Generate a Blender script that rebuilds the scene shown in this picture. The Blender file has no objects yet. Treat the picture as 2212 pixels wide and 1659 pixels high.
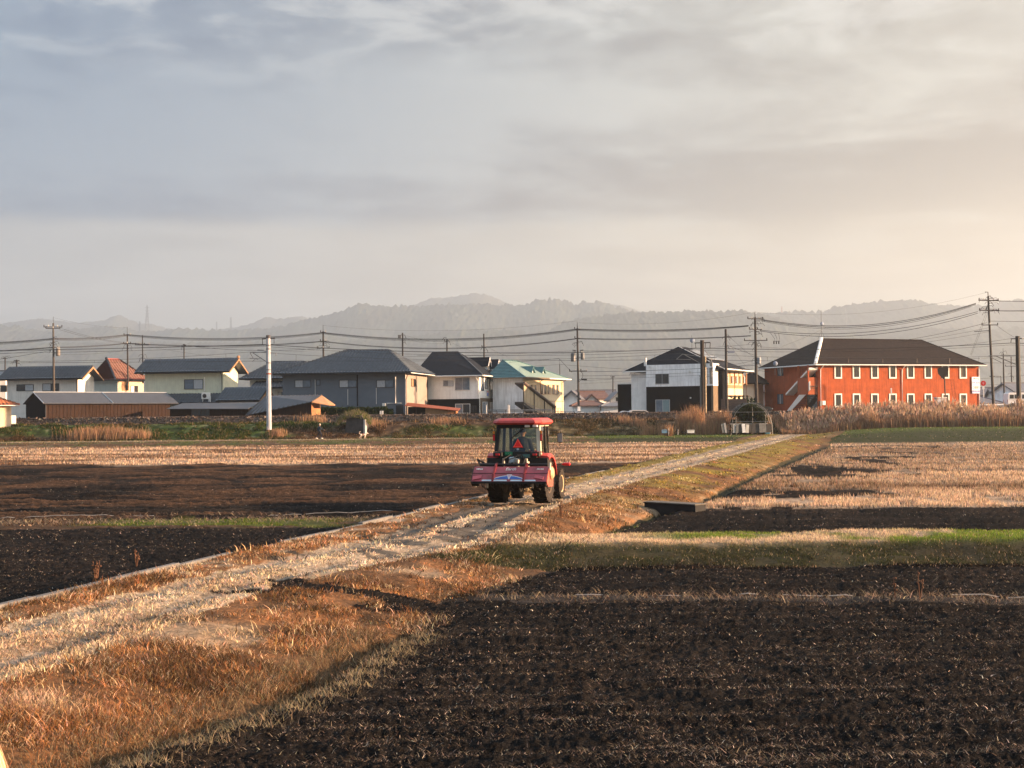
import bpy, bmesh, math, random
import numpy as np
from mathutils import Vector, Matrix
random.seed(7); rng = np.random.default_rng(11)
SC = bpy.context.scene; COL = SC.collection
R_ = math.radians
# ---------------------------------------------------------------- camera
F, CX, CY, CAMZ, ROLL = 2900.0, 1106.0, 829.5, 2.42, 0.0096
PITCH = math.atan((897 - CY) / F)
cam_d = bpy.data.cameras.new('camera'); cam = bpy.data.objects.new('camera', cam_d); COL.objects.link(cam)
cam_d.sensor_width = 36.0; cam_d.lens = 36.0 * F / 2212.0; cam_d.clip_start = 0.2; cam_d.clip_end = 20000
CR = Matrix.Rotation(math.pi / 2 + PITCH, 3, 'X') @ Matrix.Rotation(-ROLL, 3, 'Z')
cam.matrix_world = Matrix.Translation((0, 0, CAMZ)) @ CR.to_4x4()
SC.camera = cam
SC.render.resolution_x = 1024; SC.render.resolution_y = 768
# ---------------------------------------------------------------- sun, sky, exposure
SUN_EL, SUN_B = R_(10.0), R_(-8.0)          # elevation; azimuth measured from +X towards +Y
sun_dir = Vector((math.cos(SUN_EL) * math.cos(SUN_B), math.cos(SUN_EL) * math.sin(SUN_B), math.sin(SUN_EL)))
sl = bpy.data.lights.new('sun', 'SUN'); sl.energy = 5.0; sl.angle = R_(0.6); sl.color = (1.0, 0.62, 0.36)
so = bpy.data.objects.new('sun', sl); COL.objects.link(so); so.location = sun_dir * 100
so.rotation_euler = (-sun_dir).to_track_quat('-Z', 'Y').to_euler()
SC.view_settings.view_transform = 'Standard'; SC.view_settings.look = 'None'
SC.view_settings.gamma = 1.0; SC.view_settings.use_curve_mapping = False
SC.view_settings.exposure = 2.1
SC.cycles.use_denoising = True; SC.cycles.denoising_prefilter = 'ACCURATE'; SC.cycles.sample_clamp_indirect = 3.0
SC.cycles.max_bounces = 6; SC.cycles.diffuse_bounces = 3; SC.cycles.volume_bounces = 1
SC.cycles.transparent_max_bounces = 12
SC.cycles.volume_step_rate = 1.0

W = bpy.data.worlds.new('World'); SC.world = W; W.use_nodes = True
nt = W.node_tree; nt.nodes.clear()
def N(tree, t, **kw):
    n = tree.nodes.new(t)
    for k, v in kw.items(): setattr(n, k, v)
    return n
def L(tree, a, b): tree.links.new(a, b)
def math_n(tree, op, a, b=None, clamp=False):
    n = N(tree, 'ShaderNodeMath', operation=op); n.use_clamp = clamp
    for i, v in enumerate((a, b)):
        if v is None: continue
        if isinstance(v, (int, float)): n.inputs[i].default_value = v
        else: L(tree, v, n.inputs[i])
    return n.outputs[0]
def maprange(tree, v, a, b, c=0.0, d=1.0, smooth=True):
    n = N(tree, 'ShaderNodeMapRange'); n.interpolation_type = 'SMOOTHSTEP' if smooth else 'LINEAR'
    L(tree, v, n.inputs[0])
    for i, x in enumerate((a, b, c, d)): n.inputs[i + 1].default_value = x
    return n.outputs[0]
def mixc(tree, f, a, b, mode='MIX'):
    n = N(tree, 'ShaderNodeMix', data_type='RGBA', blend_type=mode); n.clamp_factor = True
    for s, v in ((0, f), (6, a), (7, b)):
        if isinstance(v, (int, float)): n.inputs[s].default_value = v if s == 0 else (v, v, v, 1.0)
        elif isinstance(v, tuple): n.inputs[s].default_value = (*v, 1.0)
        else: L(tree, v, n.inputs[s])
    return n.outputs[2]
sky = N(nt, 'ShaderNodeTexSky', sky_type='NISHITA'); sky.sun_disc = False
sky.sun_elevation = SUN_EL; sky.sun_rotation = R_(90) - SUN_B; sky.air_density = 1.0; sky.dust_density = 2.0
tc = N(nt, 'ShaderNodeTexCoord'); sep = N(nt, 'ShaderNodeSeparateXYZ'); L(nt, tc.outputs['Generated'], sep.inputs[0])
sx, sy, sz = sep.outputs
zz = math_n(nt, 'MAXIMUM', sz, 0.0)
den = math_n(nt, 'ADD', zz, 0.10)
cmb = N(nt, 'ShaderNodeCombineXYZ')
L(nt, math_n(nt, 'DIVIDE', sx, den), cmb.inputs[0]); L(nt, math_n(nt, 'DIVIDE', sy, den), cmb.inputs[1])
def noise(tree, vec, scale, detail=4, rough=.5, dist=0.0, off=(0, 0, 0), sc=(1, 1, 1)):
    mp = N(tree, 'ShaderNodeMapping'); mp.inputs['Location'].default_value = off; mp.inputs['Scale'].default_value = sc
    L(tree, vec, mp.inputs[0])
    n = N(tree, 'ShaderNodeTexNoise'); n.inputs['Scale'].default_value = scale; n.inputs['Detail'].default_value = detail
    n.inputs['Roughness'].default_value = rough; n.inputs['Distortion'].default_value = dist
    L(tree, mp.outputs[0], n.inputs['Vector']); return n.outputs['Fac']
n_big = noise(nt, cmb.outputs[0], 0.55, 5, .5, .4, (3.1, 1.7, 0), (.8, 1.3, 1))
n_mid = noise(nt, cmb.outputs[0], 1.5, 7, .55, .5, (7.3, 2.2, 0), (.9, 1.1, 1))
n_fine = noise(nt, cmb.outputs[0], 4.0, 8, .62, .3, (1.3, 5.2, 0), (1.0, .9, 1))
warm = maprange(nt, sx, -0.36, 0.30)
warm_low = maprange(nt, sx, -0.45, 0.42)
lum = maprange(nt, math_n(nt, 'ADD', math_n(nt, 'MULTIPLY', n_big, .48), math_n(nt, 'ADD', math_n(nt, 'MULTIPLY', n_mid, .32), math_n(nt, 'MULTIPLY', n_fine, .20))), .42, .585)
base_c = mixc(nt, warm, (.02, .13, .33), (.36, .32, .27))
brt_c = mixc(nt, warm, (.30, .43, .60), (.96, .94, .82))
cl = mixc(nt, lum, base_c, brt_c)
cl = mixc(nt, maprange(nt, sz, .29, .60, 0.0, .9), cl, (1.55, 1.9, 2.3))   # cloud thins overhead; unseen sky made extra bright and blue for fill
# bright broken cloud high up
hi = math_n(nt, 'MULTIPLY', maprange(nt, sz, .225, .29), maprange(nt, n_fine, .46, .62))
cl = mixc(nt, math_n(nt, 'MULTIPLY', hi, .55), cl, mixc(nt, warm, (.98, 1.0, 1.0), (1.15, 1.12, 1.04)))
# clear pale band under the cloud base, ragged edge
edge = math_n(nt, 'ADD', sz, math_n(nt, 'MULTIPLY', math_n(nt, 'SUBTRACT', n_fine, .5), .02))
band_l = maprange(nt, edge, .150, .134)
band_r = maprange(nt, edge, .20, .05)
band = math_n(nt, 'ADD', math_n(nt, 'MULTIPLY', band_l, math_n(nt, 'SUBTRACT', 1.0, warm_low)), math_n(nt, 'MULTIPLY', band_r, warm_low))
band_c = mixc(nt, warm_low, (.66, .67, .68), (1.30, 1.04, .68))
streak = maprange(nt, n_mid, .35, .75, .90, 1.12)
band_cs = mixc(nt, 1.0, band_c, streak, 'MULTIPLY')
cl = mixc(nt, math_n(nt, 'MULTIPLY', band, .9), cl, band_cs)
glow = mixc(nt, 1.0, cl, maprange(nt, sx, .25, 1.0, 1.0, 1.5), 'MULTIPLY')
cl10 = mixc(nt, 1.0, glow, 2.62, 'MULTIPLY')
skyc = mixc(nt, .92, sky.outputs[0], cl10)
bg = N(nt, 'ShaderNodeBackground'); bg.inputs['Strength'].default_value = 0.06
L(nt, skyc, bg.inputs['Color'])
wo = N(nt, 'ShaderNodeOutputWorld'); L(nt, bg.outputs[0], wo.inputs[0])

# ---------------------------------------------------------------- pixel <-> world helpers (authoring aid)
def ray(x, y): return CR @ Vector(((x - CX) / F, -(y - CY) / F, -1.0))
def P(x, y, d):
    r = ray(x, y); return Vector((0, 0, CAMZ)) + r * (d / r.y)
def G(x, y, z):
    r = ray(x, y); return Vector((0, 0, CAMZ)) + r * ((z - CAMZ) / r.z)

# ---------------------------------------------------------------- materials
MATS = {}
def M(name, col, rough=.75, var=.16, scale=2.5, bump=0.0, bscale=None, metal=0.0, spec=.3, streak=0.0, alpha=None):
    if name in MATS: return MATS[name]
    m = bpy.data.materials.new(name); m.use_nodes = True; t = m.node_tree; b = t.nodes['Principled BSDF']
    c = N(t, 'ShaderNodeTexCoord').outputs['Object']
    n1 = noise(t, c, scale, 6, .6)
    f = maprange(t, n1, .3, .7, 1 - var, 1 + var)
    if streak:
        n2 = noise(t, c, 1.0, 5, .6, 0, (2, 3, 1), (5, 5, .35))
        f = math_n(t, 'MULTIPLY', f, maprange(t, n2, .35, .75, 1 + streak * .3, 1 - streak))
    v = N(t, 'ShaderNodeVectorMath', operation='SCALE'); v.inputs[0].default_value = col; L(t, f, v.inputs['Scale'])
    L(t, v.outputs[0], b.inputs['Base Color'])
    b.inputs['Roughness'].default_value = rough; b.inputs['Metallic'].default_value = metal
    b.inputs['Specular IOR Level'].default_value = spec
    if bump:
        bp = N(t, 'ShaderNodeBump'); bp.inputs['Strength'].default_value = bump; bp.inputs['Distance'].default_value = .03
        L(t, noise(t, c, bscale or scale * 8, 5, .6), bp.inputs['Height']); L(t, bp.outputs[0], b.inputs['Normal'])
    MATS[name] = m; return m
def glass_mat(name, tint, opac, rough=.05):
    m = bpy.data.materials.new(name); m.use_nodes = True; t = m.node_tree; t.nodes.clear()
    tr = N(t, 'ShaderNodeBsdfTransparent'); tr.inputs[0].default_value = (*tint, 1)
    gl = N(t, 'ShaderNodeBsdfGlossy'); gl.inputs['Roughness'].default_value = rough; gl.inputs[0].default_value = (.9, .9, .9, 1)
    fr = N(t, 'ShaderNodeLayerWeight'); fr.inputs[0].default_value = .25
    mx = N(t, 'ShaderNodeMixShader'); L(t, math_n(t, 'ADD', math_n(t, 'MULTIPLY', fr.outputs[0], .6), opac, True), mx.inputs[0])
    L(t, tr.outputs[0], mx.inputs[1]); L(t, gl.outputs[0], mx.inputs[2])
    o = N(t, 'ShaderNodeOutputMaterial'); L(t, mx.outputs[0], o.inputs[0]); return m
def leaf_mat(name, trans=.35, sat=None):
    m = bpy.data.materials.new(name); m.use_nodes = True; t = m.node_tree; t.nodes.clear()
    a = N(t, 'ShaderNodeAttribute'); a.attribute_name = 'col'
    d = N(t, 'ShaderNodeBsdfDiffuse'); L(t, a.outputs['Color'], d.inputs[0])
    s = N(t, 'ShaderNodeBsdfTranslucent'); L(t, a.outputs['Color'], s.inputs[0])
    mx = N(t, 'ShaderNodeMixShader'); mx.inputs[0].default_value = trans
    L(t, d.outputs[0], mx.inputs[1]); L(t, s.outputs[0], mx.inputs[2])
    o = N(t, 'ShaderNodeOutputMaterial'); L(t, mx.outputs[0], o.inputs[0]); return m
def attr_mat(name, nscale=3.0, var=.3, bump=.4, bscale=30, rough=.95, spec=.1):
    m = bpy.data.materials.new(name); m.use_nodes = True; t = m.node_tree; b = t.nodes['Principled BSDF']
    a = N(t, 'ShaderNodeAttribute'); a.attribute_name = 'col'
    c = N(t, 'ShaderNodeTexCoord').outputs['Object']
    f = maprange(t, noise(t, c, nscale, 8, .7), .3, .7, 1 - var, 1 + var)
    f = math_n(t, 'MULTIPLY', f, maprange(t, noise(t, c, nscale * 9, 6, .7, .4), .3, .7, 1 - var * 1.5, 1 + var * 1.5))
    v = N(t, 'ShaderNodeVectorMath', operation='SCALE'); L(t, a.outputs['Color'], v.inputs[0]); L(t, f, v.inputs['Scale'])
    L(t, v.outputs[0], b.inputs['Base Color']); b.inputs['Roughness'].default_value = rough
    b.inputs['Specular IOR Level'].default_value = spec
    bp = N(t, 'ShaderNodeBump'); bp.inputs['Strength'].default_value = bump; bp.inputs['Distance'].default_value = .04
    L(t, noise(t, c, bscale, 6, .65), bp.inputs['Height']); L(t, bp.outputs[0], b.inputs['Normal']); return m

# ---------------------------------------------------------------- object helpers
def tag(o, label=None, cat=None, group=None, kind=None):
    if label: o['label'] = label
    if cat: o['category'] = cat
    if group: o['group'] = group
    if kind: o['kind'] = kind
    return o
def thing(name, label, cat, loc=(0, 0, 0), rz=0.0, group=None):
    o = bpy.data.objects.new(name, None); COL.objects.link(o); o.location = loc; o.rotation_euler = (0, 0, rz)
    return tag(o, label, cat, group)
def link_mesh(name, me, mat, parent=None):
    o = bpy.data.objects.new(name, me); COL.objects.link(o)
    if mat is not None: me.materials.append(mat)
    if parent is not None: o.parent = parent
    return o
class MB:
    def __init__(s): s.v = []; s.f = []
    def add(s, vs, fs):
        k = len(s.v); s.v += [tuple(p) for p in vs]; s.f += [tuple(i + k for i in f) for f in fs]; return s
    def box(s, x0, y0, z0, x1, y1, z1, bev=0.0):
        if bev:
            b = bev
            prof = [(x0 + b, y0), (x1 - b, y0), (x1, y0 + b), (x1, y1 - b), (x1 - b, y1), (x0 + b, y1), (x0, y1 - b), (x0, y0 + b)]
            ins = lambda p: (p[0] + (b if p[0] == x0 else -b if p[0] == x1 else 0), p[1] + (b if p[1] == y0 else -b if p[1] == y1 else 0))
            rings = [[(*ins(p), z0) for p in prof], [(*p, z0 + b) for p in prof], [(*p, z1 - b) for p in prof], [(*ins(p), z1) for p in prof]]
            return s.rings(rings, True)
        vs = [(x, y, z) for z in (z0, z1) for x, y in ((x0, y0), (x1, y0), (x1, y1), (x0, y1))]
        return s.add(vs, [(3, 2, 1, 0), (4, 5, 6, 7), (0, 1, 5, 4), (1, 2, 6, 5), (2, 3, 7, 6), (3, 0, 4, 7)])
    def rings(s, rings, cap=True):
        n = len(rings[0]); vs = [p for r in rings for p in r]; fs = []
        for i in range(len(rings) - 1):
            for j in range(n):
                k = (j + 1) % n; fs.append((i * n + j, i * n + k, (i + 1) * n + k, (i + 1) * n + j))
        if cap: fs += [tuple(range(n))[::-1], tuple((len(rings) - 1) * n + j for j in range(n))]
        return s.add(vs, fs)
    def tube(s, pts, r, n=6, cap=True):
        pts = [Vector(p) for p in pts]; rs = r if isinstance(r, (list, tuple)) else [r] * len(pts); rings = []
        up = Vector((0, 0, 1))
        for i, p in enumerate(pts):
            d = (pts[min(i + 1, len(pts) - 1)] - pts[max(i - 1, 0)]).normalized()
            a = d.cross(up)
            if a.length < .05: a = d.cross(Vector((1, 0, 0)))
            a.normalize(); b = a.cross(d)
            rings.append([p + (a * math.cos(2 * math.pi * j / n) + b * math.sin(2 * math.pi * j / n)) * rs[i] for j in range(n)])
        return s.rings(rings, cap)
    def cyl(s, p0, p1, r0, r1=None, n=10): return s.tube([p0, p1], [r0, r0 if r1 is None else r1], n)
    def lathe(s, prof, n=16, axis='Z', c=(0, 0, 0)):
        rings = []
        for r, h in prof:
            ring = []
            for j in range(n):
                a = 2 * math.pi * j / n; q = (r * math.cos(a), r * math.sin(a), h)
                if axis == 'X': q = (q[2], q[0], q[1])
                elif axis == 'Y': q = (q[0], q[2], q[1])
                ring.append((q[0] + c[0], q[1] + c[1], q[2] + c[2]))
            rings.append(ring)
        return s.rings(rings, True)
    def prism(s, poly, ext):
        ext = Vector(ext); n = len(poly); a = [Vector(p) for p in poly]; b = [p + ext for p in a]
        return s.rings([a, b], True)
    def ball(s, c, r, n=10, m=6, sc=(1, 1, 1)):
        rings = []
        for i in range(m + 1):
            t = math.pi * (i + .02) / (m + .04)
            rings.append([(c[0] + sc[0] * r * math.sin(t) * math.cos(2 * math.pi * j / n), c[1] + sc[1] * r * math.sin(t) * math.sin(2 * math.pi * j / n), c[2] - sc[2] * r * math.cos(t)) for j in range(n)])
        return s.rings(rings, True)
    def build(s, name, mat, parent=None, smooth=False):
        me = bpy.data.meshes.new(name); me.from_pydata(s.v, [], s.f); me.update()
        bm = bmesh.new(); bm.from_mesh(me); bmesh.ops.recalc_face_normals(bm, faces=bm.faces); bm.to_mesh(me); bm.free()
        if smooth: me.polygons.foreach_set('use_smooth', [True] * len(me.polygons))
        return link_mesh(name, me, mat, parent)
def np_mesh(name, verts, quads=None, tris=None, cols=None, mat=None, smooth=False):
    me = bpy.data.meshes.new(name); nv = len(verts)
    loops = []; starts = []; tot = []
    k = 0
    if quads is not None and len(quads): loops.append(quads.reshape(-1)); starts.append(np.arange(len(quads)) * 4); k = len(quads) * 4
    if tris is not None and len(tris): loops.append(tris.reshape(-1)); starts.append(k + np.arange(len(tris)) * 3)
    lp = np.concatenate(loops).astype(np.int32); st = np.concatenate(starts).astype(np.int32)
    me.vertices.add(nv); me.vertices.foreach_set('co', np.asarray(verts, np.float32).reshape(-1))
    me.loops.add(len(lp)); me.loops.foreach_set('vertex_index', lp)
    me.polygons.add(len(st)); me.polygons.foreach_set('loop_start', st)
    if smooth: me.polygons.foreach_set('use_smooth', np.ones(len(st), bool))
    if cols is not None:
        a = me.color_attributes.new('col', 'FLOAT_COLOR', 'POINT'); c4 = np.ones((nv, 4), np.float32); c4[:, :3] = cols
        a.data.foreach_set('color', c4.reshape(-1))
    me.update(calc_edges=True); me.validate()
    return link_mesh(name, me, mat)
def text(name, s, size, loc, rot, mat, parent, align='CENTER', ext=.002, shear=0.0, bold=0.0):
    cu = bpy.data.curves.new(name, 'FONT'); cu.body = s; cu.size = size; cu.align_x = align; cu.align_y = 'CENTER'
    cu.extrude = ext; cu.shear = shear; cu.offset = bold
    tmp = bpy.data.objects.new(name, cu); COL.objects.link(tmp); me = bpy.data.meshes.new_from_object(tmp.evaluated_get(bpy.context.evaluated_depsgraph_get())); bpy.data.objects.remove(tmp); me.materials.clear()
    o = link_mesh(name, me, mat, parent)
    o.location = loc; o.rotation_euler = rot; return o
def vnoise(x, y, seed=0):
    xi = np.floor(x).astype(np.int64); yi = np.floor(y).astype(np.int64); fx = x - xi; fy = y - yi
    def h(a, b):
        v = (a * 374761393 + b * 668265263 + seed * 974634541) & 0xffffffff
        v = ((v ^ (v >> 13)) * 1274126177) & 0xffffffff; v = v ^ (v >> 16)
        return (v & 0xffff) / 65535.0
    ux = fx * fx * (3 - 2 * fx); uy = fy * fy * (3 - 2 * fy)
    return (h(xi, yi) * (1 - ux) + h(xi + 1, yi) * ux) * (1 - uy) + (h(xi, yi + 1) * (1 - ux) + h(xi + 1, yi + 1) * ux) * uy
def fbm(x, y, oct=4, seed=0, gain=.5):
    s = 0; a = 1; t = 0
    for i in range(oct): s = s + a * vnoise(x * 2 ** i, y * 2 ** i, seed + i * 17); t += a; a *= gain
    return s / t
def sstep(x, a, b):
    t = np.clip((x - a) / (b - a), 0, 1); return t * t * (3 - 2 * t)
# ================================================================ LAND
cT = np.array([(-60, -26.5), (0, -10.9), (17.25, -6.58), (24.1, -5.0), (29.35, -3.55), (38, -1.42), (51.6, 2.17), (56.3, 3.5), (97.5, 14.2), (140, 25.7), (150, 28.3), (700, 150)])
tT = np.array([(-60, -22), (0, -7.8), (12.3, -4.7), (15.1, -4.1), (18.2, -3.65), (20, -3.15), (22.3, -2.2), (24.5, -.95), (26, -.2), (28.5, .0), (31.5, .3), (39.2, 1.95), (50, 4.9), (72, 11.2), (149, 32.6), (700, 180)])
bT = np.array([(-60, -20), (0, -6.8), (10.3, -3.3), (12.8, -2.16), (15.5, -1.67), (17.2, -1.1), (19.8, -1.05), (21.4, -.1), (23.2, .65), (25, .9), (27, 1.3), (31.6, 2.1), (38.1, 4.3), (40.9, 5.5), (61.8, 11.4), (112.5, 26.2), (149, 37), (700, 190)])
curbX = lambda y: np.interp(y, cT[:, 0], cT[:, 1])
topX = lambda y: np.interp(y, tT[:, 0], tT[:, 1])
baseX = lambda y: np.interp(y, bT[:, 0], bT[:, 1])
Z_LF, Z_RN, Z_RF = -.2, -.25, -.35
def toeY(x): return 149.5 + 1.2 * np.sin(x * .07)
def height(X, Y, detail=True):
    X = np.asarray(X, float); Y = np.asarray(Y, float)
    c, t, b = curbX(Y), topX(Y), baseX(Y)
    wob = (fbm(X * .9, Y * .9, 3, 5) - .5)
    zr = np.where(Y < 24.2, Z_RN, Z_RF)
    zr = zr + (0 - zr) * sstep(Y, 23.2, 25.3) * (1 - sstep(Y, 27.2, 28.6))               # cross levee
    g = sstep(X, 26, 34)
    zr = np.where(Y > 60, zr + (.10 - Z_RF) * sstep(Y, 116, 122) + .55 * sstep(Y, 122, 142) * sstep(X, 30, 44), zr)
    zl = Z_LF + (.02 - Z_LF) * sstep(Y, 124, 130)
    z = np.where(X < c, zl, 0.0)
    z = np.where((X >= c - .25) & (X < c), zl * (c - X) / .25, z)
    s = sstep(X, t, np.maximum(b, t + .3))
    z = np.where(X >= t, zr * s, z)
    # ditch at the foot of the right bank
    dd = np.exp(-((X - b) / np.clip(Y * .006, .18, .6)) ** 2) * ((Y < 16.5) | (Y > 28)) * (Y < 110)
    z = z - (.15 + .12 * (Y > 28)) * dd
    z = z + .05 * np.exp(-((X - b - .45) / .22) ** 2) * (Y < 17) * (Y > 6)
    # road: two ruts
    q = (X - c) / np.maximum(t - c, .5)
    road = (X > c) & (X < t)
    z = z - road * .045 * (np.exp(-((q - .40) / .07) ** 2) + np.exp(-((q - .78) / .07) ** 2))
    # railway embankment (across the whole view)
    k = Y - toeY(X)
    emb = 1.75 * sstep(k, 0, 6.2) + .70 * sstep(k, 7.0, 8.6)
    town = np.where(k > 14, -.95 * sstep(k, 15, 17.5), 0)
    z = np.where(k > -1, np.maximum(z, 0) * (1 - sstep(k, 0, 6)) + emb + town, z)
    z = z + wob * .06 * (k < 7)
    if detail:
        soil, stub = soil_mask(X, Y)
        m = np.maximum(soil, stub * .35)
        z = z + m * (.032 * (fbm(X * 3.0, Y * 4.4, 4, 21) - .5) + .060 * (np.abs(fbm(X * 12, Y * 13, 3, 33) - .5) * 2 - .3) + .05 * (fbm(X * .5, Y * 5.0, 3, 35) - .5))
        z = z + (1 - m) * (Y < 70) * (.045 * (fbm(X * 5, Y * 5, 3, 45) - .5) + .05 * (fbm(X * 1.3, Y * 1.3, 2, 46) - .5))
        lf = (X < c)
        row = np.sin((Y + .15 * X + .25 * fbm(X * .3, Y * .3, 2, 8)) * 2 * np.pi / 1.35)
        z = z + soil * lf * (Y > 35) * .085 * row
        z = z + soil * (~lf) * (Y > 28) * .035 * np.sin(Y * 2 * np.pi / 1.8 + fbm(X * .2, Y * .2, 2, 3) * 3)
        for yy, wdt in ((62 - .07 * (X - 11.5) , .55), (84 - .05 * (X - 31), .6)):
            z = z - .16 * (~lf) * (X > b + .5) * np.exp(-((Y - yy) / wdt) ** 2)
        z = z - .16 * lf * np.exp(-((Y - (121.5 - .155 * X - .1)) / .9) ** 2)
        # low ploughed furrows close to the camera
        z = z + soil * (~lf) * (Y < 24) * .02 * np.sin((Y - .1 * X) * 2 * np.pi / .55 + 2 * fbm(X * .5, Y * .5, 2, 9))
        bal = sstep(k, 6.6, 7.4) * (k < 16)
        z = z + bal * .16 * (fbm(X * 3.2, Y * 3.2, 3, 71) - .5)
    return z
def soil_mask(X, Y):
    c, t, b = curbX(Y), topX(Y), baseX(Y)
    n = fbm(X * .35, Y * .35, 3, 41) - .5
    lf = X < c - .35 - n * .6
    l1 = (Y < 32.0 - .03 * (X + 8) + n * 1.2)
    l2 = (Y > 34.9 + n * 1.0) & (Y < 74 - .15 * (X + 3) + n * 3)
    soil = lf & (l1 | l2)
    rf = X > b + .25 + n * .8
    r1 = rf & (Y < 23.4 + n * .5) & ~((np.abs(Y - (19.4 - .1 * (X - 3))) < .30 + n * .9))
    r2 = rf & (Y > 28.6) & (Y < 39.6 - .1 * (X - 4) + n * .8)
    entr = (X > t - .9 + n) & (X < b + 1) & (np.abs(Y - (19.0 - .35 * (X + 2))) < .9 + n) & (fbm(X * 2.4, Y * 1.8, 3, 57) > .46)        # muddy field entrance
    mess = rf & (Y > 40) & (Y < 112) & (X < b + 2.5 + Y * .07 + n * 10) & (fbm(X * .5, Y * .22, 3, 55) > .565)
    stub = (lf & (Y >= 74 - .15 * (X + 3) + n * 3) & (Y < 124.5 - .05 * X + n * 2)) | (rf & (Y >= 39.6 - .1 * (X - 4) + n * .8) & (Y < 117 + n * 3))
    soil = soil | r1 | r2 | entr | mess
    return soil.astype(float), (stub & ~soil).astype(float)

C_SOIL = np.array((.0105, .0098, .0094)); C_SOIL2 = np.array((.021, .0172, .0148)); C_STUB = np.array((.56, .41, .285)); C_STUB2 = np.array((.13, .075, .045))
C_ORG = np.array((.30, .145, .062)); C_STRAW = np.array((.58, .45, .31)); C_GRN = np.array((.085, .125, .022)); C_DGRN = np.array((.030, .048, .014))
C_OLV = np.array((.30, .235, .045)); C_BRN = np.array((.105, .062, .034)); C_TRACK = np.array((.17, .15, .125)); C_BAL = np.array((.040, .034, .030)); C_GRAV = np.array((.22, .20, .18))
def mixn(a, b, f): return a * (1 - f[..., None]) + b * f[..., None]
def cover(X, Y, bare=False):
    """soil and plant colour (albedo) at each point, and what kind of growth stands there"""
    c, t, b = curbX(Y), topX(Y), baseX(Y)
    n1 = fbm(X * .6, Y * .6, 4, 91); n2 = fbm(X * 2.2, Y * 2.2, 4, 92); n3 = fbm(X * .12, Y * .12, 3, 93)
    soil, stub = soil_mask(X, Y)
    col = np.broadcast_to(C_BRN, X.shape + (3,)).copy()
    dry = np.zeros(X.shape); grn = np.zeros(X.shape); pale = np.zeros(X.shape)
    q = (X - c) / np.maximum(t - c, .5)
    road = (X >= c) & (X < t); bank = (X >= t) & (X < b + .4) & (Y < 149)
    far = sstep(Y, 34, 60)
    # verge left of the track
    v = road & (q < .33 + (n2 - .5) * .15)
    cv = mixn(mixn(C_ORG, C_STRAW, sstep(n2, .5, .75)), C_OLV, np.clip(far * .9 + sstep(n1, .62, .72) * .3, 0, 1)); col[v] = cv[v]; dry[v] = 1
    tr = road & ~v
    ruts = np.maximum(np.exp(-((q - .40) / .07) ** 2), np.exp(-((q - .78) / .08) ** 2)) * (1 - sstep(n2, .55, .75) * .6)
    ct = mixn(mixn(mixn(C_STRAW * .92, C_ORG * .6 + C_STRAW * .35, sstep(n1, .48, .68) * .55), C_BRN, sstep(n2, .54, .74) * .45), C_TRACK * .8, ruts * .9); col[tr] = ct[tr]; pale[tr] = (1 - ruts * .85)[tr]
    mud = road & (((np.abs(Y - 33 - (X + 1) * .4) < 4.5 + (n1 - .5) * 8) & (ruts > .08)) | ((np.abs(Y - 29) < 6) & (q > .25) & (n2 > .56)))
    col[mud] = (C_TRACK * .42); pale[mud] = .12
    # right bank
    cb = mixn(mixn(C_ORG, C_BRN, sstep(n2, .42, .62) * .75), C_STRAW, sstep(n1, .56, .72) * .6)
    cb = mixn(cb, C_OLV, np.clip(sstep(Y, 30, 55) * (1 - sstep((X - t) / np.maximum(b - t, .4), .5, .9) * .8) * sstep(n1, .3, .55), 0, 1))
    lowb = sstep((X - t) / np.maximum(b - t, .4), .78, 1.02) * (Y < 17.5)
    cb = mixn(cb, np.array((.11, .085, .05)), lowb * .75)
    col[bank] = cb[bank]; dry[bank] = 1
    dit = (np.abs(X - b - .05 * Y * .1) < np.clip(Y * .011, .25, .95)) & (Y > 28) & (Y < 112); col[dit] = C_DGRN * .55 + C_SOIL2 * .8; dry[dit] = .4
    # cross levee on the right
    lev = (X > t + .3) & (Y > 23.0) & (Y < 28.4)
    cl_ = mixn(mixn(C_STRAW * .9, C_GRN * 1.6, sstep(n1 + .05 * np.minimum(X, 8) / 8, .44, .56) * sstep(X, 2.0, 3.6)), C_DGRN * 1.4 + C_BRN * .3, 1 - sstep(Y, 24.6 + (n2 - .5) * .8, 25.6)); cl_ = mixn(cl_, C_DGRN * .38 + C_SOIL2 * .9, (1 - sstep(Y, 24.5, 25.5)) * (.78 + .2 * sstep(n1, .40, .58))); col[lev] = cl_[lev]; grn[lev] = (.65 + .35 * sstep(Y, 24.6, 25.4))[lev]
    # rest of the right near field
    deb = (X > b) & (Y < 24) & (soil < .5) & ~lev; col[deb] = C_SOIL2 * 1.1; pale[deb] = .10
    rgap = (X > b + .3) & (Y > 28.3) & (Y < 149) & (soil < .5) & (stub < .5); lowg = 1; col[rgap] = mixn(C_GRN * .9, C_DGRN, sstep(n1, .4, .6))[rgap]; grn[rgap] = 1
    # left field headland strip with green weeds
    hl = (X < c - .3) & (Y > 30.5) & (Y < 36.2) & (soil < .5)
    gp = sstep(fbm(X * .35, Y * .9, 3, 17), .42, .52) * sstep(X, -11.2, -9.8) * (1 - sstep(X, -5.2, -3.2))
    ch = mixn(C_BRN * .45, C_GRN * .9, gp); col[hl] = ch[hl]; grn[hl] = gp[hl]; pale[hl] = .14 * (1 - gp[hl])
    le = (X < c) & (X > c - 1.6) & (soil < .5) & (Y < 70) & ~hl; col[le] = (C_BRN * 1.1 + C_OLV * .25); dry[le] = .4
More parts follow.
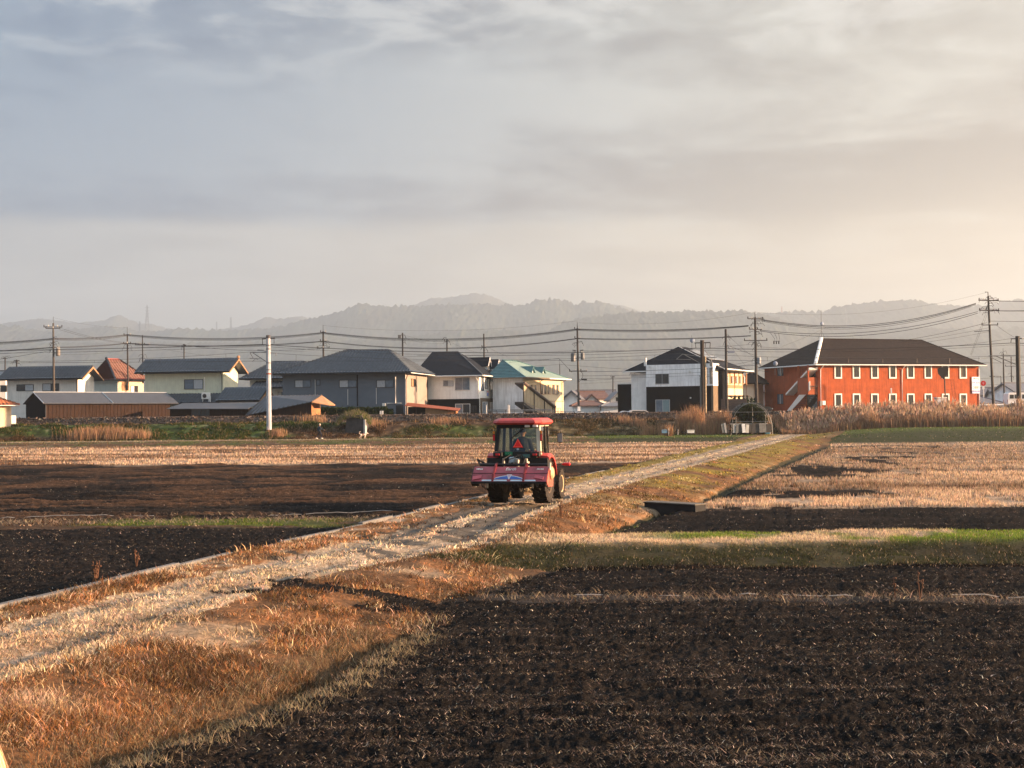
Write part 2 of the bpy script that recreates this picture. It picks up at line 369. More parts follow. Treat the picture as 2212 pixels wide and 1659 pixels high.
    s = soil > .5; cs = mixn(C_SOIL, C_SOIL2, sstep(n1, .35, .7) * (.4 + .6 * sstep(Y, 20, 45))); cs = mixn(cs, C_STUB2 * .55, sstep(n2, .62, .8) * .5 * sstep(Y, 30, 60)); rwc = .5 + .5 * np.sin((Y + .15 * X + .25 * fbm(X * .3, Y * .3, 2, 8)) * 2 * np.pi / 1.35); cs = mixn(cs, C_STUB2 * .62, (X < c) * (Y > 34) * sstep(rwc, .45, .95) * sstep(fbm(X * .2, Y * 1.2, 3, 19), .35, .6) * .9); col[s] = cs[s]
    st = stub > .5; rows = .5 + .5 * np.sin((Y + .15 * X) * 2 * np.pi / 2.6 + n1 * 5)
    stk = fbm(X * .10, (Y + .15 * X) * .55, 4, 131); cst = mixn(C_STUB, C_STUB2, np.clip(sstep(n2, .5, .75) * .5 + .3 * rows * sstep(n3, .3, .7) + sstep(stk, .44, .60) * np.where(X > c, .35, .8), 0, 1)); cst = mixn(cst, cst * .78, (X > c).astype(float) * sstep(n3, .35, .6)); col[st] = cst[st]
    # far levee / path under the embankment
    lp = (X < c - 1) & (Y >= 124.5 - .05 * X) & (Y < toeY(X))
    pth = np.exp(-((Y - 143.5) / 2.2) ** 2); cp = mixn(mixn(C_GRN * .8, C_BRN * 1.3, sstep(n1, .38, .6)), C_STRAW * .8, np.clip(pth + sstep(n2, .6, .8) * .4, 0, .8)); col[lp] = cp[lp]; grn[lp] = .7
    brt = lp & (X > 8); col[brt] = mixn(C_GRN * 1.1, C_DGRN, 1 - sstep(Y, 131, 139) )[brt]
    rg = (X > b) & (Y > 117) & (Y < toeY(X)); col[rg] = mixn(C_DGRN * 1.1, C_GRN * 1.1, sstep(Y + (n2 - .5) * 8, 131, 141))[rg]; grn[rg] = 1
    # embankment
    k = Y - toeY(X)
    em = (k >= 0) & (k < 7.2)
    gz = sstep(fbm(X * .09, Y * .2, 3, 101), .40, .56) * (1 - .75 * sstep(X, -8, 4))
    ce = mixn(C_BRN * .95, C_GRN * .62 + C_DGRN * .5, gz); ce = mixn(ce, C_STRAW * .55, sstep(n2, .62, .8) * .5); col[em] = ce[em]; grn[em] = gz[em]; dry[em] = (1 - gz)[em]
    ba = (k >= 7.0) & (k < 17); col[ba] = mixn(C_BAL, C_BAL * 1.8, sstep(n2, .45, .75))[ba]
    tw = k >= 17; col[tw] = mixn(C_GRAV * .8, C_BRN, sstep(n3, .45, .6) * sstep(Y, 200, 300))[tw]
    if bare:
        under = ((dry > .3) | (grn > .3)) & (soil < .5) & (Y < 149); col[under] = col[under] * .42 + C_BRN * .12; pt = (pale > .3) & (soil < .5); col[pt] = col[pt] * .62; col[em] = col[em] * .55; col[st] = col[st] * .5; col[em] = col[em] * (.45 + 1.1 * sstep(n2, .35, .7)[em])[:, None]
    return col, dict(soil=soil, stub=stub, dry=dry, grn=grn, pale=pale)

ys = np.concatenate([np.array([-45., -20, 0]), 1 / np.linspace(1 / 6.0, 1 / 118.0, 700)[:-1], np.arange(118, 176, .42), np.array([178, 182, 190, 200, 215, 235, 260, 300, 360, 450, 600, 850, 1200, 1800, 2600, 3600, 5000, 7000.])])
us = np.concatenate([np.array([-1.0, -.8, -.68]), np.linspace(-.56, .56, 620), np.array([.68, .8, 1.0])])
YY, UU = np.meshgrid(ys, us, indexing='ij'); XX = np.clip(UU * np.maximum(YY, 6.0), -6900, 6900)
fade = np.clip((300 - YY) / 100, 0, 1)
ZZ = height(XX, YY)
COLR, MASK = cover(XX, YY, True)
nr, nc = XX.shape
idx = np.arange(nr * nc).reshape(nr, nc)
quads = np.stack([idx[:-1, :-1], idx[:-1, 1:], idx[1:, 1:], idx[1:, :-1]], -1).reshape(-1, 4)
fx = (XX[:-1, :-1] + XX[1:, 1:]) / 2; fy = (YY[:-1, :-1] + YY[1:, 1:]) / 2
fs_, fst = soil_mask(fx, fy); fk = fy - toeY(fx)
reg = np.zeros(fx.shape, int)
reg[(fx > curbX(fy)) & (fx < topX(fy)) & (fk < 0)] = 1
reg[fs_ > .5] = 2
reg[(fst > .5) & (fs_ < .5)] = 3
reg[(fk > 0) & (fk <= 7.0)] = 4
reg[(fk > 7.0) & (fk < 16)] = 5
reg = reg.reshape(-1)
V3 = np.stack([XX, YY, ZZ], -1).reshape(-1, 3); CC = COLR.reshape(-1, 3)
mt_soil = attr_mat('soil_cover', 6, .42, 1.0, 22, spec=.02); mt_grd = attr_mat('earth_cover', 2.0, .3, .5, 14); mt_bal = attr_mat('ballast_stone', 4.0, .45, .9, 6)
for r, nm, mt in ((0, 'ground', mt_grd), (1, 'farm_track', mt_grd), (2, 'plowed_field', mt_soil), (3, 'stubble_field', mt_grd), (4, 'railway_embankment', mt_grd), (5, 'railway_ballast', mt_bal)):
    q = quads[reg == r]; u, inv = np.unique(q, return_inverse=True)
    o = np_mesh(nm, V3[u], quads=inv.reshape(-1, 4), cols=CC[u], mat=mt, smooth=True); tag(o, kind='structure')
# rails
mb = MB()
for off in (10.6, 11.67):
    pts = [(x, toeY(np.array(float(x))) + off, 2.58) for x in range(-110, 111, 4)]
    mb.tube([(float(a), float(b_), c_) for a, b_, c_ in pts], .07, 4)
tag(mb.build('railway_track', M('rail_steel', (.16, .11, .085), .5, metal=.6)), kind='structure')

# ---------------------------------------------------------------- hills beyond the town
def hill(name, prof, d, back, seed, colr, bump):
    prof = np.array(prof, float); xs = np.linspace(max(prof[0, 0], -260), min(prof[-1, 0], 2470), 1000); ytop = np.interp(xs, prof[:, 0], prof[:, 1])
    rows = 56; vs = np.zeros((rows, len(xs), 3)); n = len(xs)
    top = np.array([P(a, b, d) for a, b in zip(xs, ytop)])
    for i in range(rows):
        t = i / (rows - 1)
        y = d - back * (1 - t) ** .9
        x = top[:, 0] * (y / d) if False else top[:, 0]
        wx = x / d * 60
        prof_t = t ** .85
        rid = (fbm(x * .0022 + seed, y * .0012 + seed * 2, 4, seed) - .5) * 2
        z = -1 + (top[:, 2] + 1) * np.clip(prof_t * (1 + rid * .30 * t * (1 - t) * 3), 0, 1.0)
        z = z + bump * (fbm(x * .085, y * .05, 3, seed + 3, .8) - .5) * (0.5 + .5 * t)
        vs[i, :, 0] = x; vs[i, :, 1] = y; vs[i, :, 2] = z
    # back slope
    bk = vs[-1].copy(); bk[:, 1] += back * .6; bk[:, 2] = -1
    vs = np.concatenate([vs, bk[None]], 0); rr = rows + 1
    ix = np.arange(rr * n).reshape(rr, n); q = np.stack([ix[:-1, :-1], ix[:-1, 1:], ix[1:, 1:], ix[1:, :-1]], -1).reshape(-1, 4)
    v = vs.reshape(-1, 3); cc = mixn(np.array(colr), np.array(colr) * .5 + np.array((.012, .008, .004)), sstep(fbm(v[:, 0] * .01, v[:, 1] * .006, 5, seed + 9), .35, .65))
    o = np_mesh(name, v, quads=q, cols=cc, mat=mt_hill, smooth=False); tag(o, kind='structure'); return o
mt_hill = attr_mat('forest_cover', .02, .5, .0, .1)
hill('hills', [(-500, 705), (-300, 694), (-100, 702), (0, 700), (40, 693), (90, 688), (130, 693), (165, 698), (220, 693), (238, 685), (250, 681), (262, 682), (280, 690), (300, 698), (330, 700), (355, 708), (420, 716), (500, 709), (545, 698), (575, 685), (600, 689), (650, 682), (680, 694), (760, 690), (840, 672), (890, 660), (905, 655), (925, 645), (960, 643), (1000, 637), (1020, 634), (1045, 634), (1060, 639), (1085, 650), (1110, 660), (1180, 664), (1290, 654), (1335, 658), (1370, 668), (1450, 690), (1700, 692), (2300, 684), (2700, 680)], 6900, 900, 3, (.060, .062, .045), 16)
hill('hills', [(-500, 700), (-200, 706), (0, 704), (40, 705), (70, 713), (100, 715), (160, 710), (230, 706), (300, 714), (340, 718), (390, 708), (450, 713), (520, 711), (580, 709), (620, 702), (655, 690), (700, 682), (750, 667), (780, 655), (830, 660), (900, 662), (960, 657), (1050, 657), (1115, 659), (1135, 655), (1160, 648), (1200, 646), (1240, 656), (1265, 652), (1290, 651), (1330, 662), (1365, 671), (1400, 678), (1480, 690), (1560, 686), (1640, 678), (1690, 674), (1730, 672), (1770, 674), (1800, 664), (1850, 655), (1910, 650), (1950, 646), (1985, 648), (2010, 656), (2050, 660), (2110, 662), (2160, 652), (2212, 645), (2350, 640), (2700, 650)], 5300, 1000, 5, (.052, .058, .036), 30)
hill('hills', [(-500, 740), (0, 738), (400, 742), (640, 735), (700, 722), (760, 735), (880, 731), (930, 722), (960, 716), (1050, 714), (1110, 712), (1150, 721), (1185, 714), (1210, 699), (1250, 688), (1290, 682), (1340, 678), (1400, 674), (1480, 671), (1600, 672), (1650, 679), (1720, 700), (1820, 712), (1950, 708), (2100, 714), (2212, 706), (2400, 700), (2700, 702)], 4200, 850, 8, (.046, .052, .030), 24)

# ---------------------------------------------------------------- haze
hz = MB(); hz.box(-7000, -70, -2.2, 7000, 7700, 652); ho = hz.build('haze', None)
hm = bpy.data.materials.new('haze_air'); hm.use_nodes = True; t = hm.node_tree; t.nodes.clear()
pv = N(t, 'ShaderNodeVolumePrincipled'); pv.inputs['Color'].default_value = (.85, .935, 1.0, 1); pv.inputs['Density'].default_value = .00019; pv.inputs['Anisotropy'].default_value = .62
oo = N(t, 'ShaderNodeOutputMaterial'); L(t, pv.outputs[0], oo.inputs['Volume']); ho.data.materials.append(hm); tag(ho, kind='stuff')
try: hm.cycles.homogeneous_volume = True
except Exception: pass

# ---------------------------------------------------------------- growth on the land (countless blades: stuff)
def samp(n, y0, y1, u=.60, power=2):
    if power == 2: y = 1 / (1 / y0 + rng.random(n) * (1 / y1 - 1 / y0))
    elif power == 3: y = 1 / np.sqrt(1 / y0 ** 2 + rng.random(n) * (1 / y1 ** 2 - 1 / y0 ** 2))
    else: y = y0 + rng.random(n) * (y1 - y0)
    return (rng.random(n) * 2 - 1) * u * y * .90, y
def blades(name, X, Y, h, w, lean, cols, mat, seg2=True, zoff=-.01, adir=None, base_dark=None):
    n = len(X); Z = height(X, Y) + zoff
    a = rng.random(n) * 2 * np.pi; bx, by = np.cos(a) * w / 2, np.sin(a) * w / 2
    la = rng.random(n) * 2 * np.pi if adir is None else adir; lx, ly = np.cos(la) * lean * h, np.sin(la) * lean * h
    hz_ = h * np.sqrt(np.clip(1 - np.minimum(lean, .97) ** 2, .02, 1))
    p = lambda dx, dy, dz: np.stack([X + dx, Y + dy, Z + dz], -1)
    c3 = cols
    if seg2:
        V = np.stack([p(-bx, -by, 0), p(bx, by, 0), p(-bx * .7 + lx * .4, -by * .7 + ly * .4, hz_ * .62), p(bx * .7 + lx * .4, by * .7 + ly * .4, hz_ * .62), p(lx, ly, hz_)], 1).reshape(-1, 3)
        k = np.arange(n)[:, None] * 5; Q = k + np.array([[0, 1, 3, 2]]); T = k + np.array([[2, 3, 4]]); rep = 5
    else:
        V = np.stack([p(-bx, -by, 0), p(bx, by, 0), p(lx, ly, hz_)], 1).reshape(-1, 3); Q = None; T = np.arange(n * 3).reshape(-1, 3); rep = 3
    o = np_mesh(name, V, quads=Q, tris=T, cols=np.repeat(c3, rep, 0), mat=mat); return tag(o, kind='stuff')
mt_leaf = leaf_mat('grass_blade', .40); mt_straw = leaf_mat('straw_piece', .2)
px = lambda Y: Y / 1340.0                                           # size of one render pixel at that distance
def vary(c, n, a=.3): return np.clip(c * (1 + (rng.random((n, 1)) * 2 - 1) * a) * (1 + (rng.random((n, 3)) * 2 - 1) * .10), .004, .9)
# dry grass on the verges, the track and the banks: tufts, each with a colour and a lie of its own
X, Y = samp(230000, 8.5, 152, .60, 2)
c, mk = cover(X, Y); tuft = fbm(X * 1.3, Y * 1.3, 4, 61)
keep = (mk['dry'] + mk['pale'] * .9 > rng.random(len(X)) * 1.05) & (mk['soil'] < .5) & (mk['stub'] < .5) & (tuft > np.where(mk['pale'] > .3, .12, .30) + .26 * rng.random(len(X))) & (Y < toeY(X) - .5)
X, Y, c, tuft = X[keep][:46000], Y[keep][:46000], c[keep][:46000], tuft[keep][:46000]; pl = mk['pale'][keep][:46000]; nT = len(X)
c[pl > .5] *= 1.25; strawy = rng.random(nT) < .34; c[strawy] = c[strawy] * .4 + C_STRAW * .55  # random share of the tufts shifted to straw colour
br = rng.random(nT) < .22 + .45 * sstep(fbm(X * .45, Y * .45, 3, 63), .42, .62) * (pl < .3); c[br] = c[br] * .18 + C_BRN * .45
c = vary(c, nT, .60)
hT = (.03 + .04 * rng.random(nT) + .10 * rng.random(nT) ** 8 + .03 * sstep(tuft, .5, .7)) * np.where(pl > .3, .75, 1.0); leanT = np.clip(.55 + .42 * rng.random(nT), 0, .96); dirT = rng.random(nT) * 6.283; rT = .03 + .05 * rng.random(nT) + .0012 * Y
K = 7; rep_ = lambda v: np.repeat(v, K, 0); n = nT * K
gx, gy = rng.normal(0, 1, n) * rep_(rT), rng.normal(0, 1, n) * rep_(rT)
X2, Y2 = rep_(X) + gx, rep_(Y) + gy
blades('dry_grass', X2, Y2, rep_(hT) * (.6 + .8 * rng.random(n)), np.maximum(.006, .85 * px(Y2)) * (.6 + .8 * rng.random(n)), np.clip(rep_(leanT) + rng.normal(0, .15, n), .05, .97), vary(rep_(c), n, .38), mt_leaf, adir=rep_(dirT) + rng.normal(0, 1.1, n))
# green grass (levees, weeds)
X, Y = samp(700000, 22, 152, .60, 2); c, mk = cover(X, Y)
keep = (mk['grn'] > .2 + .5 * rng.random(len(X))) & (Y < toeY(X) - .3) & (fbm(X * 1.6, Y * 1.6, 3, 64) > .34 + .2 * rng.random(len(X))); X, Y, c = X[keep][:110000], Y[keep][:110000], c[keep][:110000]; n = len(X)
dr = rng.random(n) < .06; c[dr] = C_STRAW * .6
blades('green_grass', X, Y, (.025 + .06 * rng.random(n)) * np.where(Y > 100, 1.8, 1), np.maximum(.006, .8 * px(Y)), .3 + .5 * rng.random(n), vary(c, n, .55), mt_leaf, seg2=False)
n = 70000; X = rng.random(n) * 15.5 - .3; Y = 22.9 + rng.random(n) * 5.5; c, mk = cover(X, Y); keep = (mk['grn'] > .2) & (fbm(X * 2.2, Y * 2.2, 3, 65) > np.where(Y < 25.0, .42, .30) + .26 * rng.random(n)); X, Y, c = X[keep], Y[keep], c[keep]; n = len(X)
mixg = rng.random(n); c[mixg < .22] = c[mixg < .22] * .4 + C_BRN * .5; c[mixg > .93] = C_STRAW * .55
blades('green_grass', X, Y, (.03 + .07 * rng.random(n) ** 1.5), np.maximum(.006, .8 * px(Y)), .35 + .55 * rng.random(n), vary(c, n, .6), mt_leaf, seg2=False)
# straw and roots turned up with the soil
X, Y = samp(560000, 8.2, 75, .60, 2); s_, st_ = soil_mask(X, Y); cl_ = fbm(X * 1.8, Y * 3.0, 3, 77)
keep = (s_ > .5) & (cl_ > .30 + .30 * rng.random(len(X))); X, Y = X[keep][:150000], Y[keep][:150000]; n = len(X)
base = .8 * np.where((rng.random(n) < .24)[:, None], np.array((.25, .21, .175)), np.where((rng.random(n) < .5)[:, None], np.array((.10, .08, .065)), np.array((.05, .039, .031))))
base[rng.random(n) < .035] = (.46, .40, .33)
blades('straw_litter', X, Y, .013 + .055 * rng.random(n) ** 2.4, np.maximum(.0035, .62 * px(Y)) * (.5 + rng.random(n)), .80 + .19 * rng.random(n), vary(base, n, .5), mt_straw, zoff=.012)
# strips of straw along the field edges
def strip(n, f, name, hh, cbase, w=.005, lean=.75):
    X, Y = f(n); blades(name, X, Y, hh * (.4 + rng.random(n)), np.maximum(w, .42 * px(Y)), lean + (.97 - lean) * rng.random(n), vary(np.broadcast_to(np.array(cbase), (n, 3)), n, .45), mt_straw, zoff=.01)
def f1(n):
    X = -.6 + rng.random(n) ** .8 * 14; return X, 19.4 - .1 * (X - 3) + rng.normal(0, .26, n)
strip(3800, f1, 'straw_litter', .12, (.22, .17, .125))
def f2(n):
    X = 1.2 + rng.random(n) * 6; return X, 10.55 - .02 * X + rng.normal(0, .09, n)
strip(700, f2, 'straw_litter', .09, (.20, .165, .13), lean=.88)
def f3(n):
    X = -16 + rng.random(n) * 13; return X, 34.2 - .06 * X * .3 + rng.normal(0, .6, n)
strip(2600, f3, 'straw_litter', .14, (.20, .16, .12))
def f4(n):
    Y = 9 + rng.random(n) * 7.2; return baseX(Y) + .45 + rng.normal(0, .12, n), Y
strip(3600, f4, 'dry_grass', .085, (.17, .145, .10), lean=.5)
def f5(n):
    Y = 9 + rng.random(n) * 7.5; return baseX(Y) - .25 + rng.normal(0, .2, n), Y
strip(7000, f5, 'dry_grass', .13, (.13, .10, .065), lean=.5)
# stubble rows
X, Y = samp(500000, 38, 126, .60, 2); s_, st_ = soil_mask(X, Y); keep = (st_ > .5) & (fbm(X * .8, Y * .8, 3, 78) > .36); X, Y = X[keep][:130000], Y[keep][:130000]
Y = np.round((Y + .15 * X) / .3) * .3 - .15 * X + rng.normal(0, .03, len(X)); n = len(X)
c = cover(X, Y)[0] * np.where(rng.random(n) < .7, 1.15, .5)[:, None]
blades('rice_stubble', X, Y, .08 + .10 * rng.random(n), np.maximum(.02, .8 * px(Y)), .1 + .4 * rng.random(n), vary(c, n, .4), mt_leaf, seg2=False)
# rough growth on the embankment
n = 200000; X = -70 + rng.random(n) * 150; Y = toeY(X) - .3 + rng.random(n) * 7.4; c, mk = cover(X, Y); c = c * .62; tuft = fbm(X * .8, Y * .8, 3, 62)
keep = tuft > .36 + .2 * rng.random(n); X, Y, c, tuft = X[keep], Y[keep], c[keep], tuft[keep]; n = len(X)
dr = rng.random(n) < .14; c[dr] = C_STRAW * .45 * np.array((1, .85, .7))
blades('bank_weeds', X, Y, .14 + .42 * rng.random(n) ** 2 * sstep(tuft, .42, .7), np.maximum(.04, .7 * px(Y)), .3 + .6 * rng.random(n), vary(c, n, .6), mt_leaf, seg2=False)
# pampas and goldenrod clumps on the embankment
def clump(name, cx, cy, nn, rad, hh, col, lean=.25):
    X = cx + rng.normal(0, rad, nn); Y = cy + rng.normal(0, rad * .6, nn)
    return blades(name, X, Y, hh * (.55 + .6 * rng.random(nn)), np.full(nn, .045), lean * (.3 + rng.random(nn)), vary(np.broadcast_to(np.array(col), (nn, 3)), nn, .35), mt_leaf)
for x_, d_, nn, rad, hh in ((185, 150.5, 500, 1.0, 1.5), (205, 151, 400, .8, 1.4), (262, 150.5, 500, 1.0, 1.3), (242, 151, 300, .7, 1.5), (300, 150.5, 260, .7, 1.1), (598, 150, 260, .5, .9), (672, 155.5, 300, .8, 1.0), (800, 153, 300, .8, .8), (962, 154.5, 260, 1.1, .7),
                            (1400, 150.5, 260, .45, 1.3), (1437, 150.5, 300, .5, 1.5), (1480, 153, 400, .5, 2.2), (1500, 154, 420, .5, 2.4), (1547, 152, 500, .7, 2.3), (1562, 152, 420, .6, 2.5), (1520, 151, 400, .8, 1.6), (1350, 155, 200, .6, .9), (1380, 154, 200, .5, 1.0)):
    p = P(x_, 915, d_); clump('dry_reeds', p.x, d_, nn, rad, hh, (.34, .21, .125))
# the reed belt in front of the orange building
n = 62000; X = 30 + rng.random(n) * 38; Y = toeY(X) - 1.0 + rng.random(n) * 7.5
hh = (1.0 + 1.15 * rng.random(n) ** 1.5) * (.40 + .60 * sstep(X, 30, 44)) * (.30 + 1.0 * fbm(X * .5, Y * .3, 3, 66))
c = np.where((rng.random(n) < .45)[:, None], np.array((.40, .26, .165)), np.array((.24, .145, .09)))
blades('reed_belt', X, Y, hh, np.full(n, .05), .05 + .22 * rng.random(n), vary(c, n, .3), mt_leaf)
m_ = 5200; X = 31 + rng.random(m_) * 37; Y = toeY(X) - .5 + rng.random(m_) * 6.5; hb = (1.3 + .9 * rng.random(m_)) * (.40 + .60 * sstep(X, 30, 44)) * (.30 + 1.0 * fbm(X * .5, Y * .3, 3, 66))
blades('reed_plumes', X, Y, .35 + .25 * rng.random(m_), np.full(m_, .12), .2 + .5 * rng.random(m_), vary(np.broadcast_to(np.array((.42, .29, .20)), (m_, 3)), m_, .25), mt_leaf, zoff=hb)

k = 26000; X = -70 + rng.random(k) * 150; Y = toeY(X) + 6.6 + rng.random(k) * 3.2; Z = height(X, Y); sz_ = .05 + .10 * rng.random((k, 1, 1))
Vv = (np.stack([X, Y, Z + .02], -1)[:, None] + rng.normal(0, 1, (k, 3, 3)) * sz_).reshape(-1, 3)
tag(np_mesh('ballast_stones', Vv, tris=np.arange(k * 3).reshape(-1, 3), cols=np.repeat(vary(np.where((rng.random(k) < .3)[:, None], np.array((.15, .125, .11)), np.array((.055, .045, .04))), k, .4), 3, 0), mat=mt_straw), kind='stuff')
# ================================================================ TOWN
ZT = 1.45                                        # level of the yards behind the railway
m_white = M('white_plaster', (.78, .78, .76), .85, .06, 1.5, .15, 40, streak=.10)
m_wht2 = M('weathered_white_plaster', (.80, .82, .83), .85, .10, .8, .1, 30, streak=.22)
m_cream = M('cream_plaster', (.58, .59, .46), .9, .07, 1.2, .2, 60, streak=.10)
m_peach = M('peach_plaster', (.62, .49, .36), .9, .06, 1.2, .15, 50, streak=.08)
m_offw = M('aged_white_plaster', (.62, .61, .57), .9, .08, 1.2, .2, 50, streak=.14)
m_gray = M('gray_siding', (.105, .130, .162), .8, .05, 1.0, .25, 90)
m_black = M('black_siding', (.006, .007, .009), .9, .15, 1.0, .15, 60, spec=.05)
m_navy = M('dark_slate_roof', (.011, .014, .020), .85, .25, 2.0, .4, 18, spec=.12)
m_tile = M('gray_glazed_tile', (.036, .048, .066), .28, .35, 3.0, spec=.55)
m_tiled = M('dark_glazed_tile', (.020, .026, .036), .35, .22, 3.0, spec=.5)
m_red = M('red_brown_tile', (.085, .024, .018), .5, .25, 3.0)
m_otile = M('orange_clay_tile', (.28, .095, .042), .6, .25, 3.0)
m_teal = M('teal_roof', (.055, .140, .150), .4, .15, 2.0, .3, 12)
m_brnroof = M('brown_shingle_roof', (.019, .0135, .0115), .9, .3, 2.0, .5, 14, spec=.1)
m_metal = M('gray_metal_roof', (.048, .052, .062), .55, .10, 1.0, .1, 20)
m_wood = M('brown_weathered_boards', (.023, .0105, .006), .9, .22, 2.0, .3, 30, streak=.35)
m_trim = M('white_trim', (.66, .66, .64), .6, .05)
m_wframe = M('bronze_window_frame', (.030, .026, .024), .5, .1)
m_alum = M('aluminium_frame', (.45, .47, .48), .4, .05, metal=.3)
m_pane = M('dark_window_pane', (.018, .022, .028), .08, .2, 1.5, spec=.6)
m_curt = M('curtained_window_pane', (.36, .40, .44), .25, .12, 6.0, spec=.5)
m_pane2 = M('blue_window_pane', (.10, .14, .19), .12, .2, 2.0, spec=.6)
m_orange = M('orange_stucco', (.30, .067, .021), .95, .16, 1.1, .5, 45, streak=.26)
m_brownp = M('brown_cladding', (.14, .105, .07), .85, .1, 2)
m_fascia = M('timber_fascia', (.30, .17, .09), .7, .12)
m_conc = M('pale_concrete', (.40, .40, .40), .85, .10, 2.0, .15, 30, streak=.12)
m_poledk = M('dark_pole_steel', (.030, .027, .026), .7, .2, 2.0)
m_polegr = M('gray_pole_concrete', (.060, .054, .050), .8, .15, 2.0)
m_wire = M('black_cable', (.022, .020, .022), .6, .1)
m_insul = M('white_porcelain', (.55, .54, .50), .3, .05)
m_steel = M('galvanised_steel', (.13, .14, .15), .5, .1, metal=.4)
m_rust = M('rusty_sheet', (.22, .055, .022), .75, .25, 3.0)
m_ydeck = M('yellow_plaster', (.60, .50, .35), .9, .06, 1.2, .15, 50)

class House:
    """local axes: u along the front (left to right), v away from the viewer, z up from the yard"""
    def __init__(s, name, label, cat, xl, xr, d, a, z0=ZT, ref='L', group=None):
        s.a = R_(a); c, si = math.cos(s.a), math.sin(s.a)
        p = P(xl if ref == 'L' else xr, 850, d); q = ray(xr if ref == 'L' else xl, 850)
        # p + w*(c,si) = t*(qx,qy)
        den = q.x * si - q.y * c
        w = (p.x * q.y - p.y * q.x) / den if abs(den) > 1e-9 else 5
        o = Vector((p.x, p.y)) if ref == 'L' else Vector((p.x, p.y)) + w * Vector((c, si))
        s.W = abs(w); s.O = Vector((o.x, o.y, z0)); s.z0 = z0
        s.E = Vector((c, si, 0)); s.V = Vector((-si, c, 0))
        s.t = thing(name, label, cat, s.O, s.a, group)
    def hit(s, face, x, y, out=0.0):
        r = ray(x, y); n, o = {'F': (s.V, s.O - s.V * out), 'R': (s.E, s.O + s.E * (s.W + out)), 'L': (s.E, s.O - s.E * out)}[face]
        cp = Vector((0, 0, CAMZ)); t = (o - cp).dot(n) / r.dot(n); p = cp + r * t - s.O
        return (p.dot(s.E) if face == 'F' else p.dot(s.V)), p.z
    def zF(s, x, y): return s.hit('F', x, y)[1]
    def vR(s, x): return s.hit('R', x, 850)[0]
    def vL(s, x): return s.hit('L', x, 850)[0]
    def loc(s, face, u, z, out):
        return {'F': (u, -out, z), 'R': (s.W + out, u, z), 'L': (-out, u, z)}[face]
    def slab(s, mb, face, u0, z0, u1, z1, o0, o1):
        a = s.loc(face, u0, z0, o0); b = s.loc(face, u1, z1, o1)
        lo = [min(p, q) for p, q in zip(a, b)]; hi = [max(p, q) for p, q in zip(a, b)]
        return mb.box(*lo, *hi)
    def px_box(s, name, mat, face, x0, y0, x1, y1, o0=0.0, o1=.06, parent=None):
        ua, za = s.hit(face, x0, y1); ub, zb = s.hit(face, x1, y0)
        return s.slab(MB(), face, ua, za, ub, zb, o0, o1).build(name, mat, parent or s.t)
    def window(s, face, x0, y0, x1, y1, mats=(None,), frame=None, fw=.06, mull=True, sill=False, surround=None, out=0.0, name='window'):
        ua, za = s.hit(face, x0, y1); ub, zb = s.hit(face, x1, y0)
        if ub < ua: ua, ub = ub, ua
        frame = frame or m_wframe; mb = MB(); o0 = out + .002; o1 = out + .07
        s.slab(mb, face, ua - fw, za - fw, ub + fw, za, o0, o1); s.slab(mb, face, ua - fw, zb, ub + fw, zb + fw, o0, o1)
        s.slab(mb, face, ua - fw, za, ua, zb, o0, o1); s.slab(mb, face, ub, za, ub + fw, zb, o0, o1)
        k = len(mats)
        for i in range(1, k):
            m_ = ua + (ub - ua) * i / k; s.slab(mb, face, m_ - .02, za, m_ + .02, zb, o0, o1 - .01)
        w = mb.build(name, frame, s.t)
        for i, mt in enumerate(mats):
            u0 = ua + (ub - ua) * i / k + (.02 if i else 0); u1 = ua + (ub - ua) * (i + 1) / k - (.02 if i < k - 1 else 0)
            s.slab(MB(), face, u0, za, u1, zb, o0 + .005, o0 + .02).build('pane', mt or m_pane, w)
        if sill: s.slab(MB(), face, ua - fw - .05, za - fw - .06, ub + fw + .05, za - fw - .002, o0, o1 + .05).build('sill', frame, w)
        if surround:
            sw = surround; q = MB(); t = fw
            s.slab(q, face, ua - t - sw, za - t - sw * 1.1, ub + t + sw, za - t - .002, o0, o1 + .03); s.slab(q, face, ua - t - sw, zb + t + .002, ub + t + sw, zb + t + sw, o0, o1 + .02)
            s.slab(q, face, ua - t - sw, za - t, ua - t - .002, zb + t, o0, o1 + .02); s.slab(q, face, ub + t + .002, za - t, ub + t + sw, zb + t, o0, o1 + .02)
            q.build('surround', m_trim, w)
        return w
    def walls(s, D, h, mat, name='wall', u0=0, u1=None, v0=0, z=None):
        z = -1.2 if z is None else z
        return MB().box(u0, v0, z, s.W if u1 is None else u1, D, h).build(name, mat, s.t)

